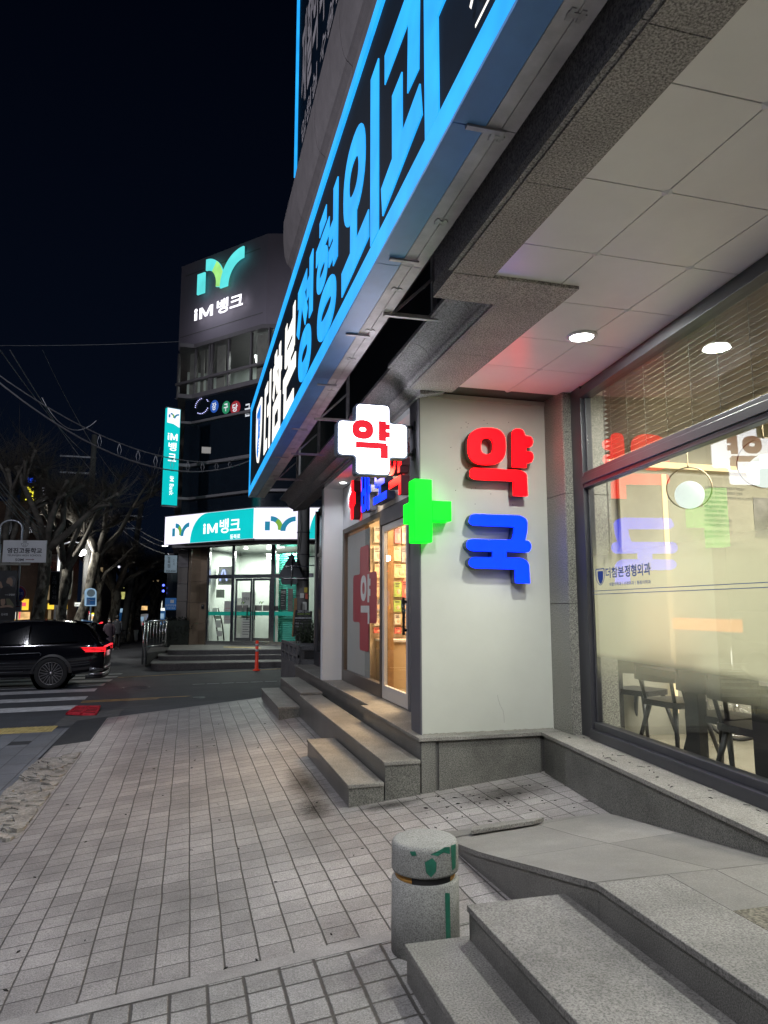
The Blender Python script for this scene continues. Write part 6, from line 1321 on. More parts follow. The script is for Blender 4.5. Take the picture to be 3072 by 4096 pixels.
g = M(); g.grid(lambda a, b: cp(1.215-.10*abs(2*a-1)**4-.25*abs(2*a-1)**12, (2*a-1)*.93, .42+.07*b), 24, 2); g.grid(lambda a, b: cp(1.20-.10*abs(2*a-1)**4-.25*abs(2*a-1)**12, (2*a-1)*.93, .30+.05*b), 24, 1); o = g.build('bumper_trim', 'silver_trim', suv); sm_ = o.modifiers.new('s', 'SOLIDIFY'); sm_.thickness = .02
g = M(); g.grid(lambda a, b: cp(1.20-.12*abs(2*a-1)**4-.3*abs(2*a-1)**12, (2*a-1)*.92, .22+.085*b), 24, 1); o = g.build('lower_bumper', 'car_trim', suv); sm_ = o.modifiers.new('s', 'SOLIDIFY'); sm_.thickness = .04
g = M(); g.tube([cp(-2.1, -.995, .80), cp(-.9, -1.005, .85), cp(-.28, -1.0, .87), cp(-.24, -1.0, .84), cp(-.26, -1.0, .80)], .007, 5); g.tube([cp(-2.6, -.995, .40), cp(-.62, -1.0, .43)], .009, 5); g.tube([cp(-2.0, -1.0, .62), cp(-.7, -1.005, .64)], .004, 4); g.build('side_chrome_lines', 'silver_trim', suv)
g = M(); g.bar(cp(-.95, -1.0, .98), cp(-.72, -1.0, .985), .02, .03); g.build('door_handle', 'car_paint', suv)
def wheel(x, s):
    c = cp(x, s*.90, .375); t_ = .375*K_; ax = (0, -1 if s < 0 else 1, 0)
    g = M(); prof = [(t_*.70, -.09), (t_*.96, -.09), (t_, -.06), (t_, .08), (t_*.965, .105), (t_*.72, .11), (t_*.70, .08)]; g.lathe(c, prof, 40, 0, ax); w = g.build('tyre', 'rubber', suv)
    g = M(); o = Vector(ax)*.085
    g.lathe(c, [(t_*.70, .05), (t_*.72, .108), (t_*.695, .112), (t_*.68, .06)], 40, 0, ax)
    for k in range(10):
        a0 = 2*math.pi*k/10+.1
        for d in (-.17, .17):
            p = c+o+Vector((math.cos(a0)*t_*.16, 0, math.sin(a0)*t_*.16)); q = c+o+Vector((math.cos(a0+d)*t_*.69, 0, math.sin(a0+d)*t_*.69)); g.bar(p, q, .014, .02, up=ax)
    g.lathe(c, [(0, .10), (.05, .10), (.06, .07)], 16, 0, ax); g.build('rim', 'rim_metal', suv)
    g = M(); g.lathe(c, [(0, .03), (t_*.69, .03)], 30, 0, ax); g.build('brake_disc', 'car_trim', suv)
for x in (0, -2.90):
    for s in (-1, 1): wheel(x, s)
for x in (0, -2.90):
    g = M(); n = 20; lo = [cp(x+.47*math.cos(math.pi*i/n), -.965, .375+.47*math.sin(math.pi*i/n)) for i in range(n+1)]; li = [cp(x+.40*math.cos(math.pi*i/n), -.99, .375+.40*math.sin(math.pi*i/n)) for i in range(n+1)]
    g.add(lo+li, [[i, i+1, i+n+2, i+n+1] for i in range(n)], 0, True); g.build('wheel_arch_trim', 'car_trim', suv)
g = M()
for x in (0, -2.90): g.lathe(cp(x, -.86, .375), [(0, .085), (.46*K_, .085)], 30, 0, (0, -1, 0))
g.build('wheel_well', 'black', suv)
lamp('brake_glow', 'POINT', tuple(cp(1.45, -.3, .9)), 5, (1, .02, .03), .2)
# ================================================================ people
mat('skin', (.42, .27, .20), .6); mat('coat_dark', (.035, .022, .035), .85); mat('coat_black', (.022, .024, .032), .85); mat('trousers_grey', (.045, .045, .05), .9); mat('hair_black', (.008, .007, .007), .6); mat('mask_white', (.55, .56, .58), .8); mat('shoe_white', (.4, .4, .38), .7)
def person(x, y, z, h, label, coat, long_coat, facing, mask=False, stride=.12, trousers='trousers_grey'):
    t = thing('person', (x, y, z), label, 'person'); s = h/1.7; c, sn = math.cos(facing), math.sin(facing)
    def P(a, b, q): return Vector(((a*c-b*sn)*s, (a*sn+b*c)*s, q*s))
    J = [(0, 0, .93, .13), (0, 0, 1.10, .125), (0, 0, 1.32, .15), (0, 0, 1.44, .07), (0, 0, 1.52, .055), (.0, .01, 1.60, .085), (0, .0, 1.69, .075),
         (.17, 0, 1.38, .062), (.23, 0, 1.12, .048), (.22, .08, .88, .036), (.22, .10, .80, .032),
         (-.17, 0, 1.38, .062), (-.23, 0, 1.12, .048), (-.22, .02, .88, .036), (-.22, .03, .80, .032),
         (.09, 0, .88, .095), (.10, stride, .50, .065), (.10, stride*.6, .09, .045), (.10, stride*.6+.13, .04, .04),
         (-.09, 0, .88, .095), (-.10, -stride*.4, .50, .065), (-.10, -stride, .10, .045), (-.10, -stride+.12, .04, .04)]
    E = [(0, 1), (1, 2), (2, 3), (3, 4), (4, 5), (5, 6), (2, 7), (7, 8), (8, 9), (9, 10), (2, 11), (11, 12), (12, 13), (13, 14), (0, 15), (15, 16), (16, 17), (17, 18), (0, 19), (19, 20), (20, 21), (21, 22)]
    me = bpy.data.meshes.new('body'); me.from_pydata([tuple(P(a, b, q)) for a, b, q, r in J], E, []); me.update(); o = bpy.data.objects.new('body', me); COL.objects.link(o); o.parent = t
    sk = o.modifiers.new('skin', 'SKIN'); sl = me.skin_vertices[0]
    for i, j in enumerate(J): sl.data[i].radius = (j[3]*s, j[3]*s); sl.data[i].use_root = (i == 0)
    ss = o.modifiers.new('sub', 'SUBSURF'); ss.levels = 2; ss.render_levels = 2
    me.materials.append(MT['skin'])
    org = Vector((x, y, z))
    def Q(a, b, q): return org+P(a, b, q)
    g = M(); pr_ = [(.30, .95), (.20, .98), (.185, 1.10), (.205, 1.28), (.20, 1.38), (.10, 1.46), (.075, 1.47)]
    lo_z = .22 if long_coat else .80
    prof = [(.25 if long_coat else .215, lo_z), (.23, .7 if long_coat else .86), (.195, 1.05), (.215, 1.28), (.205, 1.38), (.12, 1.47), (.08, 1.49)]
    n = 20; vs = [Q(r*math.cos(2*math.pi*j/n), r*.72*math.sin(2*math.pi*j/n), q) for r, q in prof for j in range(n)]
    g.add(vs, [[i*n+j, i*n+(j+1) % n, (i+1)*n+(j+1) % n, (i+1)*n+j] for i in range(len(prof)-1) for j in range(n)], 0, True)
    for sx in (-1, 1): g.tube([Q(sx*.16, 0, 1.40), Q(sx*.235, 0, 1.12), Q(sx*.225, .07 if sx > 0 else .02, .86)], [.075*s, .06*s, .05*s], 10)
    g.build('coat', coat, t)
    g = M()
    for sx, yy in ((1, stride), (-1, -stride*.4)):
        y2 = stride*.6 if sx > 0 else -stride; g.tube([Q(sx*.09, 0, .90), Q(sx*.10, yy, .50), Q(sx*.10, y2, .10)], [.105*s, .078*s, .062*s], 12)
    g.build('trousers', trousers, t)
    g = M()
    for sx in (1, -1):
        y2 = stride*.6 if sx > 0 else -stride; g.sph(Q(sx*.10, y2+.06, .045), .06*s, 10, 0, (.8, 1.7*abs(c)+.6*abs(sn), .7))
    g.build('shoes', 'shoe_white' if not long_coat else 'coat_black', t)
    g = M(); g.sph(Q(0, -.022, 1.645), .112*s, 16, 0, (.95, 1.0, 1.05)); 
    if long_coat: g.sph(Q(.07, -.01, 1.55), .07*s, 10, 0, (.7, .9, 1.5)); g.sph(Q(-.07, -.01, 1.55), .07*s, 10, 0, (.7, .9, 1.5))
    g.build('hair', 'hair_black', t)
    g = M(); g.sph(Q(0, .045, 1.60), .080*s, 14, 0, (.85, .75, 1.15)); g.sph(Q(0, .108, 1.60), .014*s, 6, 0, (.8, 1.2, 1.4)); g.build('face', 'skin', t)
    g = M(); 
    for sx in (-1, 1): g.sph(Q(sx*.03, .100, 1.625), .010*s, 6)
    g.build('eyes', 'hair_black', t)
    if mask: g = M(); g.sph(Q(0, .060, 1.565), .072*s, 12, 0, (.85, .85, .75)); g.build('face_mask', 'mask_white', t)
    return t
w = pg(432, 2612); person(w.x, w.y, w.z, 1.62, 'person in a long dark coat and white face mask walking towards the camera', 'coat_dark', True, math.pi, True, .10, 'coat_black')
w = pg(463, 2599); person(w.x, w.y, w.z, 1.72, 'person in a black jacket seen from behind walking away along the dark sidewalk', 'coat_black', False, 0, False, .2)
w = pg(510, 2568); person(w.x+.5, w.y, w.z, 1.6, 'seated looking cyclist figure in pale trousers beside the parked bicycles', 'coat_dark', False, .4, False, .2, 'paper')
# bicycles
def bike(U, V, d, label, rz):
    p = pdp(U, V, d); z = gz(p.x, p.y); t = thing('bicycle', (p.x, p.y, z), label, 'bicycle', 'bicycles parked by the trees'); ax = Vector((math.cos(rz), math.sin(rz), 0)); c0 = Vector((p.x, p.y, z+.34))
    for k in (-.5, .5):
        g = M(); ring(g, c0+ax*k, ax, .33, .018, 24); g.build('tyre', 'rubber', t); g = M()
        for j in range(10): a = 2*math.pi*j/10; g.tube([c0+ax*k, c0+ax*k+ax*math.cos(a)*.32+Vector((0, 0, math.sin(a)*.32))], .003, 3, cap=False)
        g.build('spokes', 'chrome', t)
    g = M(); U_ = Vector((0, 0, 1)); bb = c0-U_*.05; sd = c0-ax*.15+U_*.42; hd = c0+ax*.36+U_*.45
    for a, b in ((c0-ax*.5, bb), (bb, sd), (sd, c0-ax*.5), (sd, hd), (bb, hd-U_*.1), (hd, c0+ax*.5), (hd, hd+U_*.12), (hd+U_*.12, hd+U_*.14-ax*.05+Vector((0, .22, 0)))): g.tube([a, b], .014, 6)
    g.build('frame', 'chrome', t); g = M(); g.sph(sd+U_*.05, .1, 8, 0, (1.2, .6, .35)); g.build('saddle', 'black', t)
bike(500, 2530, 42, 'bicycle standing nearest to the dark tree trunk on the sidewalk', 1.1); bike(525, 2525, 46, 'middle bicycle of the parked row by the trees', .5); bike(548, 2522, 50, 'farthest bicycle of the parked row by the trees', .2)
# ================================================================ trees
def barkmat():
    m, t, b = _new('plane_bark'); N = t.nodes.new; L = t.links.new
    tcn = N('ShaderNodeTexCoord'); mp = N('ShaderNodeMapping'); mp.inputs['Scale'].default_value = (1, 1, .45); L(tcn.outputs['Object'], mp.inputs[0])
    v = N('ShaderNodeTexNoise'); v.inputs['Scale'].default_value = 5.5; v.inputs['Detail'].default_value = 5; v.inputs['Roughness'].default_value = .6; L(mp.outputs[0], v.inputs['Vector'])
    r = N('ShaderNodeValToRGB'); e = r.color_ramp.elements; e[0].position = .44; e[0].color = (.035, .030, .024, 1); e[1].position = .56; e[1].color = (.17, .16, .135, 1); e.new(.5).color = (.10, .09, .07, 1)
    L(v.outputs[0], r.inputs[0]); L(r.outputs[0], b.inputs['Base Color']); b.inputs['Roughness'].default_value = .9
    bp = N('ShaderNodeBump'); bp.inputs['Strength'].default_value = .6; bp.inputs['Distance'].default_value = .03; L(v.outputs[0], bp.inputs['Height']); L(bp.outputs[0], b.inputs['Normal'])
barkmat(); mat('twig', (.075, .065, .053), .9, var=.3, vs_=1); mat('limb_bark', (.12, .11, .095), .9, var=.5, vs_=4)
def tree(U, Vb, d, tr, hf, label, limbs, spread, twigs, seed, lean=0, tall=1.8):
    """pollarded plane tree: stout mottled trunk, crooked limbs ending in knuckles that throw long bare shoots"""
    pr = random.Random(seed); p = pdp(U, Vb, d); p.z = gz(p.x, max(p.y, 20))-.05; t = thing('plane_tree', tuple(p), label, 'tree', 'bare pollarded street trees')
    top = p+Vector((lean, 0, hf)); g = M(); pts = [p+(top-p)*k/6+Vector((pr.uniform(-.06, .06), pr.uniform(-.06, .06), 0))*(k > 0) for k in range(7)]
    g.tube(pts, [tr*1.25, tr*1.05, tr, tr*.95, tr*.92, tr*.95, tr*.9], 14); g.build('trunk', 'plane_bark', t)
    g = M(); tw = M(); n_t = twigs
    def shoots(c, n, ln):
        for _ in range(n):
            dv = Vector((pr.gauss(0, .75), pr.gauss(0, .75), pr.uniform(-.1, 1.2))).normalized(); L_ = ln*pr.uniform(.4, 1.25); a = c+dv*.05; bnd = Vector((pr.uniform(-.2, .2), pr.uniform(-.2, .2), .18))*L_
            m_ = a+dv*L_*.5; e = a+dv*L_+bnd; w = .006+.005*pr.random(); s_ = dv.cross(Vector((pr.random()-.5, pr.random()-.5, .3))).normalized()*w; s2 = dv.cross(s_).normalized()*w
            k = len(tw.v); tw.add([a-s_, a+s_, m_-s_*.7, m_+s_*.7, e, a-s2, a+s2, m_+s2*.7], [(0, 1, 3, 2), (2, 3, 4), (5, 6, 7)])
            if pr.random() < .6:
                dv2 = (dv+Vector((pr.gauss(0, .7), pr.gauss(0, .7), pr.uniform(-.1, .5)))).normalized(); e2 = m_+dv2*L_*.45; tw.add([m_-s_*.5, m_+s_*.5, e2], [(0, 1, 2)])
    for i in range(limbs):
        a = 2*math.pi*(i+pr.uniform(-.2, .2))/limbs; rr_ = spread*pr.uniform(.6, 1.1); hh = tall*pr.uniform(.55, 1.15)
        e = top+Vector((math.cos(a)*rr_, math.sin(a)*rr_*.8, hh)); m1 = top+(e-top)*.35+Vector((pr.uniform(-.2, .2), pr.uniform(-.2, .2), -.05)); m2 = top+(e-top)*.7+Vector((pr.uniform(-.25, .25), pr.uniform(-.2, .2), .15))
        g.tube([top-Vector((0, 0, tr)), m1, m2, e], [tr*.7, tr*.48, tr*.36, tr*.34], 9); g.sph(e, tr*.55, 8)
        shoots(e, n_t//limbs, 1.35); shoots(e, 10, 2.6); shoots(m2, n_t//limbs//3, 1.1)
        for _ in range(2):
            a2 = a+pr.uniform(-1, 1); e2 = m2+Vector((math.cos(a2)*spread*.5, math.sin(a2)*spread*.4, hh*pr.uniform(.15, .6))); g.tube([m2, (m2+e2)/2+Vector((0, 0, .08)), e2], [tr*.3, tr*.2, tr*.2], 7); g.sph(e2, tr*.36, 7); shoots(e2, n_t//limbs//2, 1.35)
    g.build('limbs', 'limb_bark', t); tw.build('shoots', 'twig', t)
    return t
tree(12, 2600, 25.5, .22, 4.2, 'big bare pollarded tree at the left picture edge behind the school sign', 5, 1.5, 270, 1, -.2, 2.9)
tree(137, 2600, 26, .24, 4.6, 'bare tree with a thick mottled trunk right of the school sign', 6, 1.9, 260, 12, .2, 2.6)
tree(236, 2590, 30, .23, 4.0, 'bare tree with a dark mottled trunk beside the black banner', 5, 1.8, 380, 3, .1, 2.8)
tree(288, 2590, 33, .24, 4.9, 'leaning bare tree behind the bright street lamp', 5, 2.2, 420, 4, .9, 2.6)
tree(372, 2590, 37, .19, 3.6, 'slim bare tree behind the bus stop sign', 4, 1.6, 220, 9, .2, 2.0)
tree(453, 2560, 41, .30, 3.4, 'thick dark trunked tree above the walking people', 6, 2.2, 320, 5, 0, 2.2)
tree(508, 2560, 45, .26, 3.2, 'forked bare tree in front of the lit balcony', 4, 2.0, 280, 6, .2, 2.4)
tree(543, 2550, 48, .28, 2.9, 'dark tree right beside the leaning concrete pole', 5, 2.0, 240, 7, .1, 2.6)
tree(590, 2545, 50, .30, 3.0, 'bare tree in front of the blue bus', 5, 1.9, 280, 8, .4, 2.4)
tree(622, 2540, 52, .24, 2.7, 'bare tree farthest right behind the guard rail', 5, 1.8, 240, 10, .1, 2.8)
# ================================================================ buildings across the main street
mat('brick_dark', (.10, .065, .05), .85, var=.2, vs_=2, fine=.2, fs=20); mat('brick_far', (.06, .05, .055), .85, var=.2); mat('far_dark', (.022, .022, .028), .9); mat('shop_cream', (.35, .33, .28), .7)
glow('shop_yellow', (.95, .62, .05), 1.1, .2, 2); glow('shop_white', (.85, .88, .80), 1.2, .3, 2); glow('shop_warm', (.90, .55, .22), .9, .4, 2); glow('window_yellow', (.72, .70, .22), .8, .35, 2); glow('led_red', (1, .02, .04), 1.8, .1); glow('neon_yellow', (.95, .85, .05), 1.8, .05); glow('neon_blue2', (.02, .10, 1), 1.6, .1); glow('dot_white', (.85, .85, 1), 1.4); glow('dim_warm', (.30, .22, .12), .5, .4, 1.5); glow('red_lit', (.9, .1, .16), 1, .2); glow('blue_pale', (.35, .55, .75), .6, .3)
def fr_at(U, V, d, ex=(.99, .10, 0)): q = pdp(U, V, d); return Fr((q.x, q.y, 0), ex)
def block(F, U0, V0, U1, V1, name, m, label, cat='building', depth=8, wins=None, zb=-.7):
    a = F.uv(U0, V1); b = F.uv(U1, V0); t = thing(name, tuple(F.p((a[0]+b[0])/2, zb)), label, cat); g = M(); g.fb(F, a[0], b[0], zb, b[1], -depth, 0); g.build('wall', m, t); return t
def pane(F, t, U0, V0, U1, V1, m, name='window', w=.05, d=.06):
    a = F.uv(U0, V1, w); b = F.uv(U1, V0, w); g = M(); g.fb(F, a[0], b[0], a[1], b[1], w-d, w); return g.build(name, m, t)
def wr(F, t, body, U0, V0, U1, V1, m, w=.10, off=.015, name='writing', rot=False):
    a = F.uv(U0, V1, w); b = F.uv(U1, V0, w); g = M(); text(g, F, body, a[0], a[1], b[0], b[1], w, 0, off, rot=rot); return g.build(name, m, t)
F1 = fr_at(150, 2400, 40, (.99, .14, 0)); b1 = block(F1, -700, 2020, 330, 2560, 'brick_building', 'brick_dark', 'dark brick building with shops behind the left trees')
for (u0, v0, u1, v1) in ((20, 2060, 60, 2140), (95, 2055, 135, 2130), (165, 2365, 190, 2390), (250, 2080, 290, 2150), (-120, 2060, -70, 2140), (172, 2340, 200, 2400)): pane(F1, b1, u0, v0, u1, v1, 'dark_glazing' if v0 < 2300 else 'dim_warm')
pane(F1, b1, -60, 2448, 120, 2520, 'shop_warm', 'shop_window'); pane(F1, b1, 80, 2396, 116, 2440, 'shop_yellow', 'shop_sign'); pane(F1, b1, 88, 2410, 104, 2425, 'red_lit', 'shop_sign', .12); pane(F1, b1, 58, 2448, 64, 2475, 'shop_white', 'shop_window', .08); pane(F1, b1, 75, 2448, 82, 2475, 'red_lit', 'shop_window', .08)
pane(F1, b1, 190, 2414, 218, 2437, 'shop_yellow', 'shop_sign'); pane(F1, b1, 188, 2440, 205, 2520, 'dim_warm', 'shop_window'); pane(F1, b1, 243, 2418, 270, 2436, 'shop_yellow', 'shop_sign'); pane(F1, b1, 240, 2440, 268, 2480, 'shop_white', 'shop_window'); pane(F1, b1, 150, 2404, 195, 2436, 'shop_cream', 'shop_fascia', .04)
pane(F1, b1, 182, 2218, 245, 2248, 'shop_cream', 'shop_fascia', .1); wr(F1, b1, '우리동네', 186, 2224, 243, 2242, 'print_dark', .13)
pane(F1, b1, 298, 2410, 334, 2425, 'shop_white', 'shop_sign', .08); wr(F1, b1, 'unico', 300, 2413, 332, 2423, 'print_dark', .12, .0)
t = thing('led_sign', tuple(F1.p(F1.uv(190, 2270)[0], 3, .5)), 'red led sign with two doubled syllables on the brick building', 'sign')
a = F1.uv(174, 2286, .5); b = F1.uv(207, 2250, .5); g = M(); g.fb(F1, a[0]-.05, b[0]+.05, a[1]-.05, b[1]+.05, .4, .48); g.build('board', 'black', t); wr(F1, t, '뿜뿜', 174, 2250, 207, 2286, 'led_red', .5, .02)
t = thing('led_sign', tuple(F1.p(F1.uv(245, 2265)[0], 3, .5)), 'small partly hidden red led sign right of the doubled red syllables', 'sign'); a = F1.uv(232, 2275, .5); b = F1.uv(257, 2258, .5); g = M(); g.fb(F1, a[0]+.25, b[0], a[1], b[1], .4, .5); g.bar(F1.p(a[0], (a[1]+b[1])/2, .45), F1.p(a[0]+.2, (a[1]+b[1])/2, .45), .06); g.build('lit_letters', 'led_red', t)
t = thing('yellow_standing_sign', tuple(F1.p(F1.uv(157, 2460)[0], .2, 1)), 'yellow rounded standing sign with black upright lettering', 'sign'); a = F1.uv(146, 2500, 1.0); b = F1.uv(168, 2432, 1.0); g = M(); g.prism([F1.p(x, y, 1.0) for x, y in rnd([(a[0], b[1]), (a[0], a[1]), (b[0], a[1]), (b[0], b[1])], .12)], F1.n*-.2); g.build('lit_body', 'shop_yellow', t); wr(F1, t, 'KIKI', 159, 2442, 167, 2470, 'black', 1.01, .01, rot=True)
# taller dark building with neon further left
F0 = fr_at(115, 2000, 46, (.98, .2, 0)); b0 = block(F0, 60, 1880, 175, 2300, 'neon_building', 'far_dark', 'dark building carrying the yellow and blue neon signs')
t = thing('neon_sign', tuple(F0.p(F0.uv(116, 1978)[0], 7, .3)), 'yellow lit vertical sign of two syllables between the tree limbs', 'sign'); wr(F0, t, '척', 102, 1946, 136, 1977, 'neon_yellow', .3, .03); wr(F0, t, '추', 100, 1979, 136, 2010, 'neon_yellow', .3, .03)
t = thing('neon_sign', tuple(F0.p(F0.uv(120, 1920)[0], 8, .3)), 'blue lit sign above the yellow syllables between the tree limbs', 'sign'); wr(F0, t, '비트 ··', 99, 1912, 150, 1932, 'neon_blue2', .3, .03)
t = thing('neon_sign', tuple(F0.p(F0.uv(172, 1975)[0], 7, .3)), 'column of small white lit marks right of the yellow syllables', 'sign'); g = M()
for U, V, r in ((173, 1953, .07), (174, 1961, .05), (170, 1974, .07), (165, 1983, .05), (173, 1982, .05), (171, 1988, .07), (169, 2002, .09), (168, 2007, .1), (147, 1963, .04)): q = pdp(U, V, 45); g.sph(q, r, 8, 0, (1.3, 1, .7))
g.build('lit_marks', 'dot_white', t)
# buildings beyond
F2 = fr_at(430, 2400, 62); b2 = block(F2, 318, 2200, 470, 2560, 'far_building', 'brick_far', 'far dark building with a glowing shop front behind the bus stop sign')
pane(F2, b2, 384, 2270, 412, 2330, 'dim_warm'); pane(F2, b2, 332, 2462, 358, 2520, 'shop_white', 'shop_window'); pane(F2, b2, 360, 2455, 394, 2515, 'shop_white', 'shop_window'); pane(F2, b2, 330, 2443, 345, 2456, 'red_lit', 'shop_sign', .1); pane(F2, b2, 346, 2445, 360, 2455, 'led_red', 'shop_sign', .1); pane(F2, b2, 362, 2452, 378, 2458, 'neon_yellow', 'shop_sign', .1)
wr(F2, b2, '만스타임', 364, 2482, 392, 2490, 'shop_warm', .14); pane(F2, b2, 366, 2464, 388, 2478, 'shop_warm', 'shop_emblem', .1)
g = M(); g.sph(pdp(392, 2317, 60), .22, 10, 0, (1.6, 1, .6)); g.build('wall_lamp', 'dot_white', None, 'small white wall lamp high on the far dark building', 'lamp')
F3 = fr_at(520, 2400, 70); b3 = block(F3, 470, 2290, 568, 2560, 'balcony_building', 'far_dark', 'far building with a brightly lit yellow balcony storey')
for (u0, v0, u1, v1, m_) in ((472, 2338, 503, 2352, 'window_yellow'), (466, 2368, 500, 2396, 'window_yellow'), (512, 2366, 523, 2396, 'window_yellow'), (510, 2338, 516, 2344, 'window_yellow')): pane(F3, b3, u0, v0, u1, v1, m_)
g = M(); a = F3.uv(400, 2397, .4); b = F3.uv(530, 2366, .4); g.fb(F3, a[0], b[0], a[1]-.1, a[1], .1, .5); g.fb(F3, a[0], b[0], b[1]-.05, b[1]+.05, .4, .5)
for k in range(28): u = a[0]+(b[0]-a[0])*k/27; g.fb(F3, u-.02, u+.02, a[1], b[1], .42, .46)
g.build('balcony_rail', 'slab_edge', b3)
wr(F3, b3, '대구부동산', 398, 2405, 472, 2424, 'neon_blue2', .3, .02); pane(F3, b3, 480, 2434, 500, 2450, 'blue_pale', 'shop_window'); pane(F3, b3, 470, 2450, 492, 2500, 'sign_blue', 'shop_window')
F4 = fr_at(610, 2400, 85); b4 = block(F4, 555, 2310, 668, 2560, 'far_shop_row', 'far_dark', 'distant shop row with lit signs behind the trees left of the bank')
for (u0, v0, u1, v1, m_) in ((552, 2424, 590, 2440, 'shop_warm'), (590, 2320, 640, 2326, 'dim_warm'), (596, 2436, 660, 2444, 'shop_white'), (645, 2390, 650, 2440, 'shop_white'), (640, 2432, 660, 2446, 'shop_white')): pane(F4, b4, u0, v0, u1, v1, m_, 'lit_sign')
wr(F4, b4, '대 지', 552, 2402, 600, 2418, 'curtain', .2)
# buses
def bus(U0, V0, U1, V1, d, label, m_):
    F = fr_at((U0+U1)/2, V1, d, (1, 0, 0)); a = F.uv(U0, V1); b = F.uv(U1, V0); z0_ = gz(F.o.x, 25); t = thing('bus', tuple(F.p((a[0]+b[0])/2, z0_)), label, 'bus', 'city buses')
    lo = rnd([(a[0], b[1]), (a[0], z0_+.35), (b[0], z0_+.35), (b[0], b[1])], .25); g = M(); g.prism([F.p(x, y) for x, y in lo], F.n*-9); g.build('body', m_, t, bevel=.05)
    w_ = b[0]-a[0]; h_ = b[1]-z0_; g = M(); g.fb(F, a[0]+w_*.08, b[0]-w_*.08, z0_+h_*.55, z0_+h_*.85, .0, .03); g.build('rear_window', 'blue_pale', t)
    for s in (.12, .84): g = M(); g.fb(F, a[0]+w_*s, a[0]+w_*(s+.06), z0_+h_*.32, z0_+h_*.42, .0, .04); g.build('tail_light', 'led_red', t)
    for s in (.15, .78): g = M(); g.fb(F, a[0]+w_*s, a[0]+w_*(s+.1), z0_, z0_+h_*.2, -1.6, -.8); g.build('wheel', 'rubber', t)
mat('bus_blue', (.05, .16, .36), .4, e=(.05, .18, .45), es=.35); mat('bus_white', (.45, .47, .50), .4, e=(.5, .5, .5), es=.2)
bus(596, 2444, 662, 2500, 75, 'blue and white bus beyond the trees nearest the bank', 'bus_blue'); bus(546, 2458, 578, 2505, 70, 'pale bus waiting beyond the dark trunk', 'bus_white')
pr = random.Random(3)
for i, (U, V, m_, lab) in enumerate(((476, 2267, 'dot_white', 'first'), (499, 2266, 'dot_white', 'second'), (524, 2266, 'dot_white', 'third'), (566, 2267, 'dot_white', 'fourth'), (513, 2272, 'dot_white', 'fifth'))): 
    g = M(); g.sph(pdp(U, V, 90), .16 if i in (0, 3) else .1, 8); g.build('distant_lamp', m_, None, 'tiny white distant lamp above the far street, %s from the left' % lab if i < 4 else 'dimmer tiny lamp hanging lower in the row of distant lamps', 'lamp', 'row of distant street lamps')
# ================================================================ signs and banners by the left sidewalk
mat('galv', (.34, .36, .40), .35, .7); mat('board_white', (.50, .52, .55), .5, var=.04); mat('black_print', (.02, .02, .03), .6); mat('arrow_mauve', (.20, .12, .14), .6)
D1 = 22.4; FS = fr_at(98, 2206, D1, (.985, -.17, 0))
t = thing('school_sign', tuple(FS.p(0, gz(-5, 18))), 'white school direction sign with a crest and an arrow on a tubular post', 'sign')
def pnl(F, U0, V0, U1, V1, w, d, gm): a = F.uv(U0, V1, w); b = F.uv(U1, V0, w); gm.fb(F, a[0], b[0], a[1], b[1], w-d, w); return a, b
g = M(); pnl(FS, 8, 2162, 187, 2249, 0, .05, g); g.build('board', 'board_white', t)
wr(FS, t, '영진고등학교', 28, 2192, 169, 2213, 'black_print', .004, .03); wr(FS, t, 'YEUNGJIN HIGH SCHOOL', 28, 2218, 167, 2227, 'black_print', .004, .010); wr(FS, t, '50M', 60, 2234, 95, 2244, 'black_print', .004, .012)
a = FS.uv(102, 2240, .004); b = FS.uv(138, 2236, .004); g = M(); zc = (a[1]+b[1])/2; g.prism([FS.p(a[0], zc+.012, .004), FS.p(a[0], zc-.012, .004), FS.p(b[0]-.06, zc-.012, .004), FS.p(b[0]-.06, zc-.03, .004), FS.p(b[0], zc, .004), FS.p(b[0]-.06, zc+.03, .004), FS.p(b[0]-.06, zc+.012, .004)], FS.n*-.002); g.build('arrow', 'arrow_mauve', t)
a = FS.uv(99, 2176, .004); r_ = .07; g = M()
def loop(pl, th=.009):
    pl = [(x_*1.35, y_*1.35) for x_, y_ in pl]
    for i in range(len(pl)): p_, q_ = pl[i], pl[(i+1) % len(pl)]; g.bar(FS.p(a[0]+p_[0], a[1]+p_[1], .004), FS.p(a[0]+q_[0], a[1]+q_[1], .004), .003, th, up=(0, 0, 1)) if abs(p_[0]-q_[0]) > .001 else g.fb(FS, a[0]+p_[0]-.003, a[0]+p_[0]+.003, a[1]+min(p_[1], q_[1]), a[1]+max(p_[1], q_[1]), .0, .005)
loop([(-.04, .07), (.04, .07), (.03, .02), (.085, .01), (.05, -.05), (0, -.07), (-.05, -.05), (-.085, .01), (-.03, .02)]); loop([(-.025, .0), (.025, 0), (.025, -.04), (-.025, -.04)]); loop([(-.015, .055), (.015, .055), (.015, .03), (-.015, .03)])
g.build('crest', 'black_print', t)
za = FS.uv(5, 2110)[1]; pts = [pdp(4, 2600, D1+.4), pdp(4, 2100, D1+.4)]; pts[0].z = gz(-5, 18); 
g = M(); g.tube([(pts[1].x, pts[1].y, pts[0].z), (pts[1].x, pts[1].y, 3.35), (pts[1].x+.0, pts[1].y, 3.5)], [.055, .055, .055], 12); g.build('post', 'galv', t)
q2 = pdp(80, 2380, D1+.5); n = 12; c0 = pdp(45, 2112, D1+.45); rx = (q2.x-pts[1].x)/2
arc = [Vector((c0.x-rx*math.cos(math.pi*i/n), c0.y, c0.z+.25*math.sin(math.pi*i/n))) for i in range(n+1)]
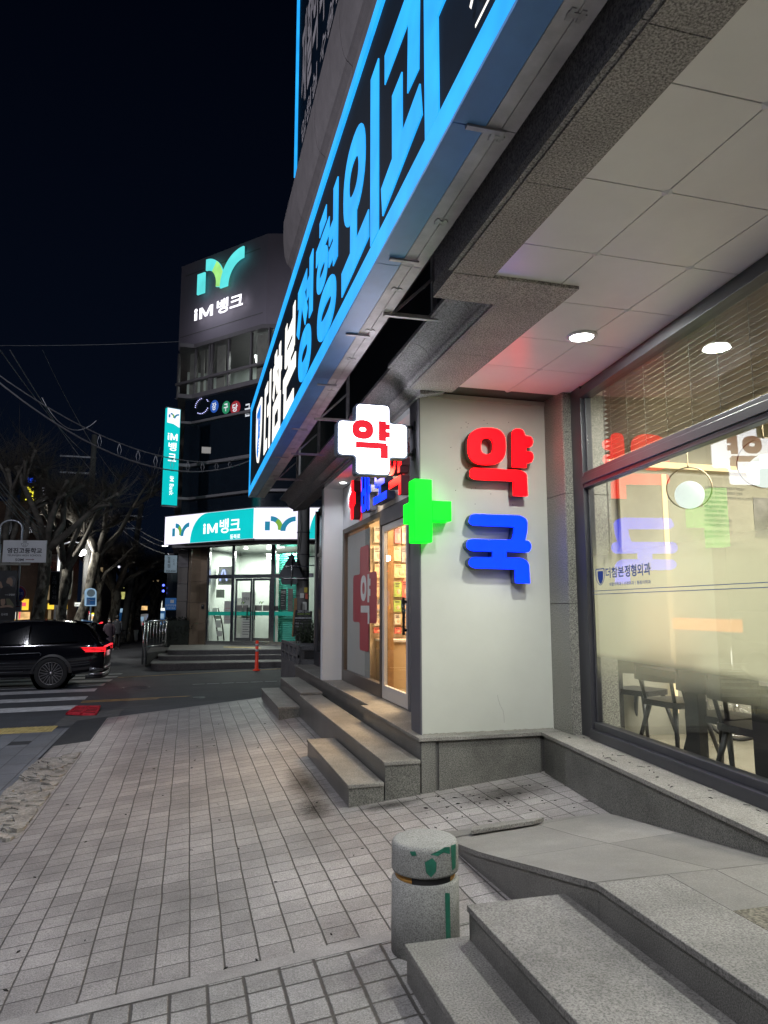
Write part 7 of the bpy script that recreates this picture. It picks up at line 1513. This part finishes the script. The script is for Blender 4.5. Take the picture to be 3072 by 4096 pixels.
g = M(); g.tube([(arc[0].x, arc[0].y, 2.8)]+arc+[(arc[-1].x, arc[-1].y, 1.9), (q2.x-.03, q2.y, 1.6)], .035, 8); g.build('curved_arm', 'galv', t)
g = M(); pnl(FS, -10, 2253, 120, 2260, .02, .06, g); g.build('lower_rail', 'curtain', t)
FN = fr_at(72, 2370, 23.2, (.985, -.17, 0)); t = thing('no_parking_sign', tuple(FN.p(0, gz(-5, 18))), 'round blue road sign with a red rim half hidden by the concert banner', 'road sign')
mat('sign_red', (.28, .03, .04), .5); mat('sign_navy', (.02, .04, .30), .5)
c = FN.uv(71, 2375); R1 = .275
def dsc(rr, w, m_, nm): g = M(); g.prism([FN.p(c[0]+rr*math.cos(2*math.pi*i/28), c[1]+rr*math.sin(2*math.pi*i/28), w) for i in range(28)], FN.n*-.004); g.build(nm, m_, t)
dsc(R1, 0, 'galv', 'rim_edge'); dsc(R1*.95, .006, 'sign_red', 'red_rim'); dsc(R1*.74, .012, 'sign_navy', 'blue_disc'); wr(FN, t, '주차금지', 50, 2368, 91, 2381, 'print_white', .02, .01)
g = M(); pnl(FN, 58, 2406, 88, 2446, 0, .02, g); g.build('lower_plate', 'board_white', t); wr(FN, t, '견인지역', 61, 2411, 85, 2419, 'black_print', .006, .0); g = M(); pnl(FN, 62, 2425, 83, 2428, .005, .003, g); g.build('red_arrow_bar', 'sign_red', t)
g = M(); q = FN.p(c[0], 0, -.05); g.tube([(q.x, q.y, gz(-5, 18)), (q.x, q.y, c[1]+.1)], .03, 8); g.build('post', 'galv', t)
# concert banner with two painted figures
mat('banner_dark', (.030, .032, .036), .7, var=.2); mat('banner_skin', (.22, .15, .11), .7); mat('banner_hair', (.07, .07, .075), .7, var=.4, vs_=30); mat('banner_black', (.016, .016, .018), .7); mat('banner_print', (.36, .37, .38), .7); mat('banner_olive', (.10, .10, .06), .7)
FB = fr_at(40, 2380, 22.1, (.985, -.17, 0)); t = thing('concert_banner', tuple(FB.p(-.3, .2)), 'dark concert banner with two painted figures at the left picture edge', 'banner')
def blob(pl, m_, nm, w): g = M(); g.prism([FB.p(*FB.uv(x, y), w) for x, y in [(a_, b_) for a_, b_ in rnd(pl, 4)]][::-1], FB.n*-.002); g.build(nm, m_, t)
g = M(); pnl(FB, -90, 2282, 70, 2345, 0, .02, g); pnl(FB, -90, 2345.2, 66, 2415, 0, .02, g); pnl(FB, -90, 2415.2, 60, 2500, 0, .02, g); g.build('cloth', 'banner_dark', t)
blob([(8, 2352), (30, 2344), (62, 2350), (66, 2400), (60, 2480), (0, 2480), (-10, 2380)], 'banner_black', 'painted_jacket', .004)
blob([(28, 2312), (44, 2304), (58, 2306), (64, 2318), (60, 2338), (50, 2350), (42, 2338), (30, 2320)], 'banner_hair', 'painted_hair', .006)
blob([(31, 2312), (45, 2310), (52, 2322), (50, 2342), (44, 2346), (38, 2336), (28, 2334), (25, 2328)], 'banner_skin', 'painted_face', .008)
blob([(-6, 2326), (4, 2326), (8, 2338), (12, 2350), (4, 2354), (-6, 2340)], 'banner_skin', 'painted_hand', .008)
blob([(2, 2394), (20, 2390), (22, 2412), (14, 2424), (4, 2420)], 'banner_skin', 'painted_face', .010); blob([(-4, 2388), (10, 2386), (24, 2392), (20, 2396), (4, 2396), (0, 2410)], 'banner_black', 'painted_hair', .012)
blob([(24, 2394), (38, 2394), (54, 2416), (58, 2428), (44, 2430), (28, 2420)], 'banner_olive', 'painted_sleeve', .010); blob([(28, 2420), (44, 2420), (56, 2432), (46, 2430), (30, 2428), (0, 2432), (0, 2424)], 'banner_skin', 'painted_arm', .013)
wr(FB, t, '지휘', 19, 2377, 32, 2382, 'banner_print', .012, .0); wr(FB, t, '강명훈', 34, 2375, 60, 2383, 'banner_print', .012, .02); wr(FB, t, '김세현', 4, 2453, 31, 2462, 'banner_print', .016, .02)
g = M(); q = FB.p(FB.uv(50, 2470)[0], 0, -.03); g.tube([(q.x, q.y, gz(-5, 17)), (q.x, q.y, 2.35)], .025, 8); g.build('banner_post', 'galv', t)
FK = fr_at(215, 2350, 28, (.985, -.17, 0)); t = thing('black_banner', tuple(FK.p(0, 1)), 'black vertical banner with pale upright writing hung beside a mottled trunk', 'banner')
g = M(); pnl(FK, 196, 2288, 240, 2420, 0, .02, g); g.build('cloth', 'banner_dark', t)
for ch, V in zip('포레스텔라', (2304, 2322, 2341, 2360, 2381)): wr(FK, t, ch, 209, V, 226, V+16, 'banner_print', .006, .0, 'writing')
g = M(); g.bar(FK.p(*FK.uv(190, 2286), 0), FK.p(*FK.uv(242, 2286), 0), .04); g.build('hanging_bar', 'galv', t)
FM = fr_at(272, 2340, 31, (.985, -.17, 0)); t = thing('portrait_banner', tuple(FM.p(0, 1)), 'pale slanting banner with small painted portraits on the leaning tree', 'banner')
def bl2(pl, m_, nm, w): g = M(); g.prism([FM.p(*FM.uv(x, y), w) for x, y in pl], FM.n*-.01); g.build(nm, m_, t)
bl2([(284, 2284), (293, 2284), (286, 2380), (280, 2398), (258, 2396), (257, 2372), (268, 2340), (276, 2310)][::-1], 'curtain', 'cloth', 0)
for U, V in ((281, 2316), (276, 2336)): bl2(rnd([(U-6, V-7), (U+6, V-7), (U+6, V+7), (U-6, V+7)], 4)[::-1], 'banner_black', 'painted_hair', .012); bl2(rnd([(U-4, V-3), (U+4, V-3), (U+3, V+7), (U-3, V+7)], 3)[::-1], 'banner_skin', 'painted_face', .024)
bl2(rnd([(270, 2346), (284, 2346), (284, 2376), (272, 2376)], 3)[::-1], 'banner_olive', 'painted_coat', .012)
FT = fr_at(364, 2388, 31, (.985, -.17, 0)); t = thing('bus_stop_sign', tuple(FT.p(0, gz(-4, 30))), 'blue rounded bus stop sign with a pale disc on a grey post', 'sign')
g = M(); lo = [(341, 2424), (341, 2366), (347, 2356), (364, 2352), (380, 2356), (386, 2366), (386, 2424)]; g.prism([FT.p(*FT.uv(*q_)) for q_ in rnd(lo, 4)][::-1] if False else [FT.p(*FT.uv(*q_)) for q_ in rnd(lo, 4)], FT.n*.1); g.build('frame', 'blue_pale', t)
g = M(); pnl(FT, 345, 2390, 382, 2420, .105, .02, g); g.build('blue_panel', 'sign_blue', t); cc_ = FT.uv(364, 2372, .11); g = M(); g.prism([FT.p(cc_[0]+.175*math.cos(2*math.pi*i/24), cc_[1]+.165*math.sin(2*math.pi*i/24), .115) for i in range(24)], FT.n*-.01); g.build('pale_disc', 'sign_pale_blue', t)
g = M()
for V in (2396, 2401, 2406, 2411): pnl(FT, 348, V, 378 if V == 2401 else 360, V+2, .112, .004, g)
g.build('route_lines', 'print_white', t); g = M(); q = FT.p(0, 0, -.05); g.tube([(q.x, q.y, gz(-4, 30)), (q.x, q.y, 1.6)], .05, 8); g.build('post', 'galv', t)
# ================================================================ street lamp, poles and wires
glow('lamp_white', (1, .98, .92), 40, 0)
q = pdp(323, 2208, 34); t = thing('street_lamp', (q.x-.9, q.y, gz(q.x, 25)), 'burning white street lamp on an arm among the bare trees', 'street lamp')
g = M(); g.sph(q, .20, 16, 0, (1.25, 1, .9)); g.build('globe', 'lamp_white', t); g = M(); g.sph(q+Vector((0, 0, .12)), .22, 12, 0, (1.2, 1, .35)); g.tube([q+Vector((0, 0, .15)), q+Vector((-.1, 0, .45)), q+Vector((-.45, 0, .5)), (q.x-.95, q.y, q.z+.3)], .03, 6); g.build('hood_and_arm', 'galv', t)
g = M(); g.tube([(q.x-.95, q.y, gz(q.x, 25)), (q.x-.95, q.y, 5.2)], [.09, .06], 10); g.build('post', 'galv', t)
lamp('street_lamp_bulb', 'POINT', tuple(q+Vector((0, -.3, -.05))), 260, (1, .97, .9), .15)
def pole(U, Vt, d, r, label, arms, lean=0, m_='concrete_pole'):
    p = pdp(U, Vt, d); z = gz(p.x, 25)-.1; t = thing('utility_pole', (p.x-lean, p.y, z), label, 'utility pole', 'poles along the main street'); g = M(); g.tube([(p.x-lean, p.y, z), (p.x, p.y, p.z)], [r*1.25, r*.75], 14); g.build('shaft', m_, t)
    for V, w0_, w1_ in arms: a_ = pdp(U, V, d); g = M(); g.bar((a_.x-w0_, a_.y-.1, a_.z), (a_.x+w1_, a_.y-.1, a_.z), .08); g.build('crossarm', 'galv', t)
    return t
pole(378, 1740, 36, .17, 'tall concrete pole with two crossarms behind the bare trees', ((1832, 1.6, .1), (1896, 1.6, .1)))
pole(258, 1945, 38, .13, 'grey lighting pole between the mottled trunks', ())
pole(566, 2016, 46, .20, 'leaning concrete pole beside the blue dark trunk', ((2066, 1.3, .1), (2115, 1.0, .05)), .8)
mat('wire', (.20, .20, .21), .6)
def wire(a, b, sag, r, name='overhead_cable', label=None, n=24):
    A_ = pdp(*a); B_ = pdp(*b); g = M(); g.tube([A_*(1-k/n)+B_*(k/n)-Vector((0, 0, sag*4*(k/n)*(1-k/n))) for k in range(n+1)], r, 5, cap=False); return g.build(name, 'wire', None, label, 'cable', 'overhead cables')
wire((-40, 1475, 15), (1030, 1822, 24), .9, .014, label='upper messenger cable sweeping from the left edge to behind the long blue sign')
wire((-40, 1500, 15), (1030, 1830, 24), 1.15, .019, label='thicker bundled cable hanging just under the messenger cable')
wire((0, 1382, 22), (720, 1366, 27), .05, .008, label='thin straight wire from the left edge to the bank parapet')
wire((40, 1400, 18), (378, 1896, 36), .2, .012, label='wire slanting down from the left to the tall concrete pole')
wire((0, 1400, 16), (380, 1840, 36), .3, .012, label='wire slanting from the far left edge to the upper crossarm')
wire((170, 1400, 30), (520, 1970, 40), .6, .010, label='thin wire crossing the dark sky left of the teal blade sign')
for k, (V0, V1) in enumerate(((1900, 2130), (1920, 2150), (1945, 2175), (1960, 2190))): wire((-20, V0, 20), (240, V1, 30), .3, .016, label='%s cable of the bundle falling from the left edge across the tree trunks' % ('first', 'second', 'third', 'fourth')[k])
for k, (V0, V1) in enumerate(((2010, 2170), (2030, 2190), (2066, 2215))): wire((440, V0, 38), (660, V1, 30), .3, .012, label='%s cable running from the trees down to the bank corner' % ('upper', 'middle', 'lower')[k])
wire((566, 2050, 46), (640, 1790, 30), .2, .008, label='wire rising from the leaning pole towards the blade sign'); wire((520, 2066, 46), (655, 1800, 28), 1.2, .006, label='slack thin wire rising from the trees to the blade sign')
wire((168, 1590, 19), (385, 1683, 21), .55, .010, label='loose cable loop sagging under the bundled cable')
g = M()
for k in range(9):
    U = 290+k*72; f_ = (U+40)/1070; A_ = pdp(-40, 1475, 15); B_ = pdp(1030, 1822, 24); C_ = pdp(-40, 1500, 15); D_ = pdp(1030, 1830, 24)
    p_ = A_*(1-f_)+B_*f_-Vector((0, 0, .9*4*f_*(1-f_))); q_ = C_*(1-f_)+D_*f_-Vector((0, 0, 1.15*4*f_*(1-f_))); g.tube([p_, (p_+q_)/2+Vector((.05, 0, 0)), q_-Vector((0, 0, .04)), (p_+q_)/2-Vector((.05, 0, 0)), p_], .006, 4, cap=False)
g.build('cable_hangers', 'wire', None, 'small wire loops tying the bundled cable to its messenger', 'cable')
f_ = .80; p_ = pdp(825, 1800, 22.5); g = M(); g.bx(p_.x-.14, p_.x+.14, p_.y-.03, p_.y+.03, p_.z-.11, p_.z+.09); g.build('cable_tag', 'shop_cream', None, 'pale marker plate hanging on the bundled cable before the dark bank glass', 'tag')
mat('fog_of_trees', (.03, .026, .022), .95)
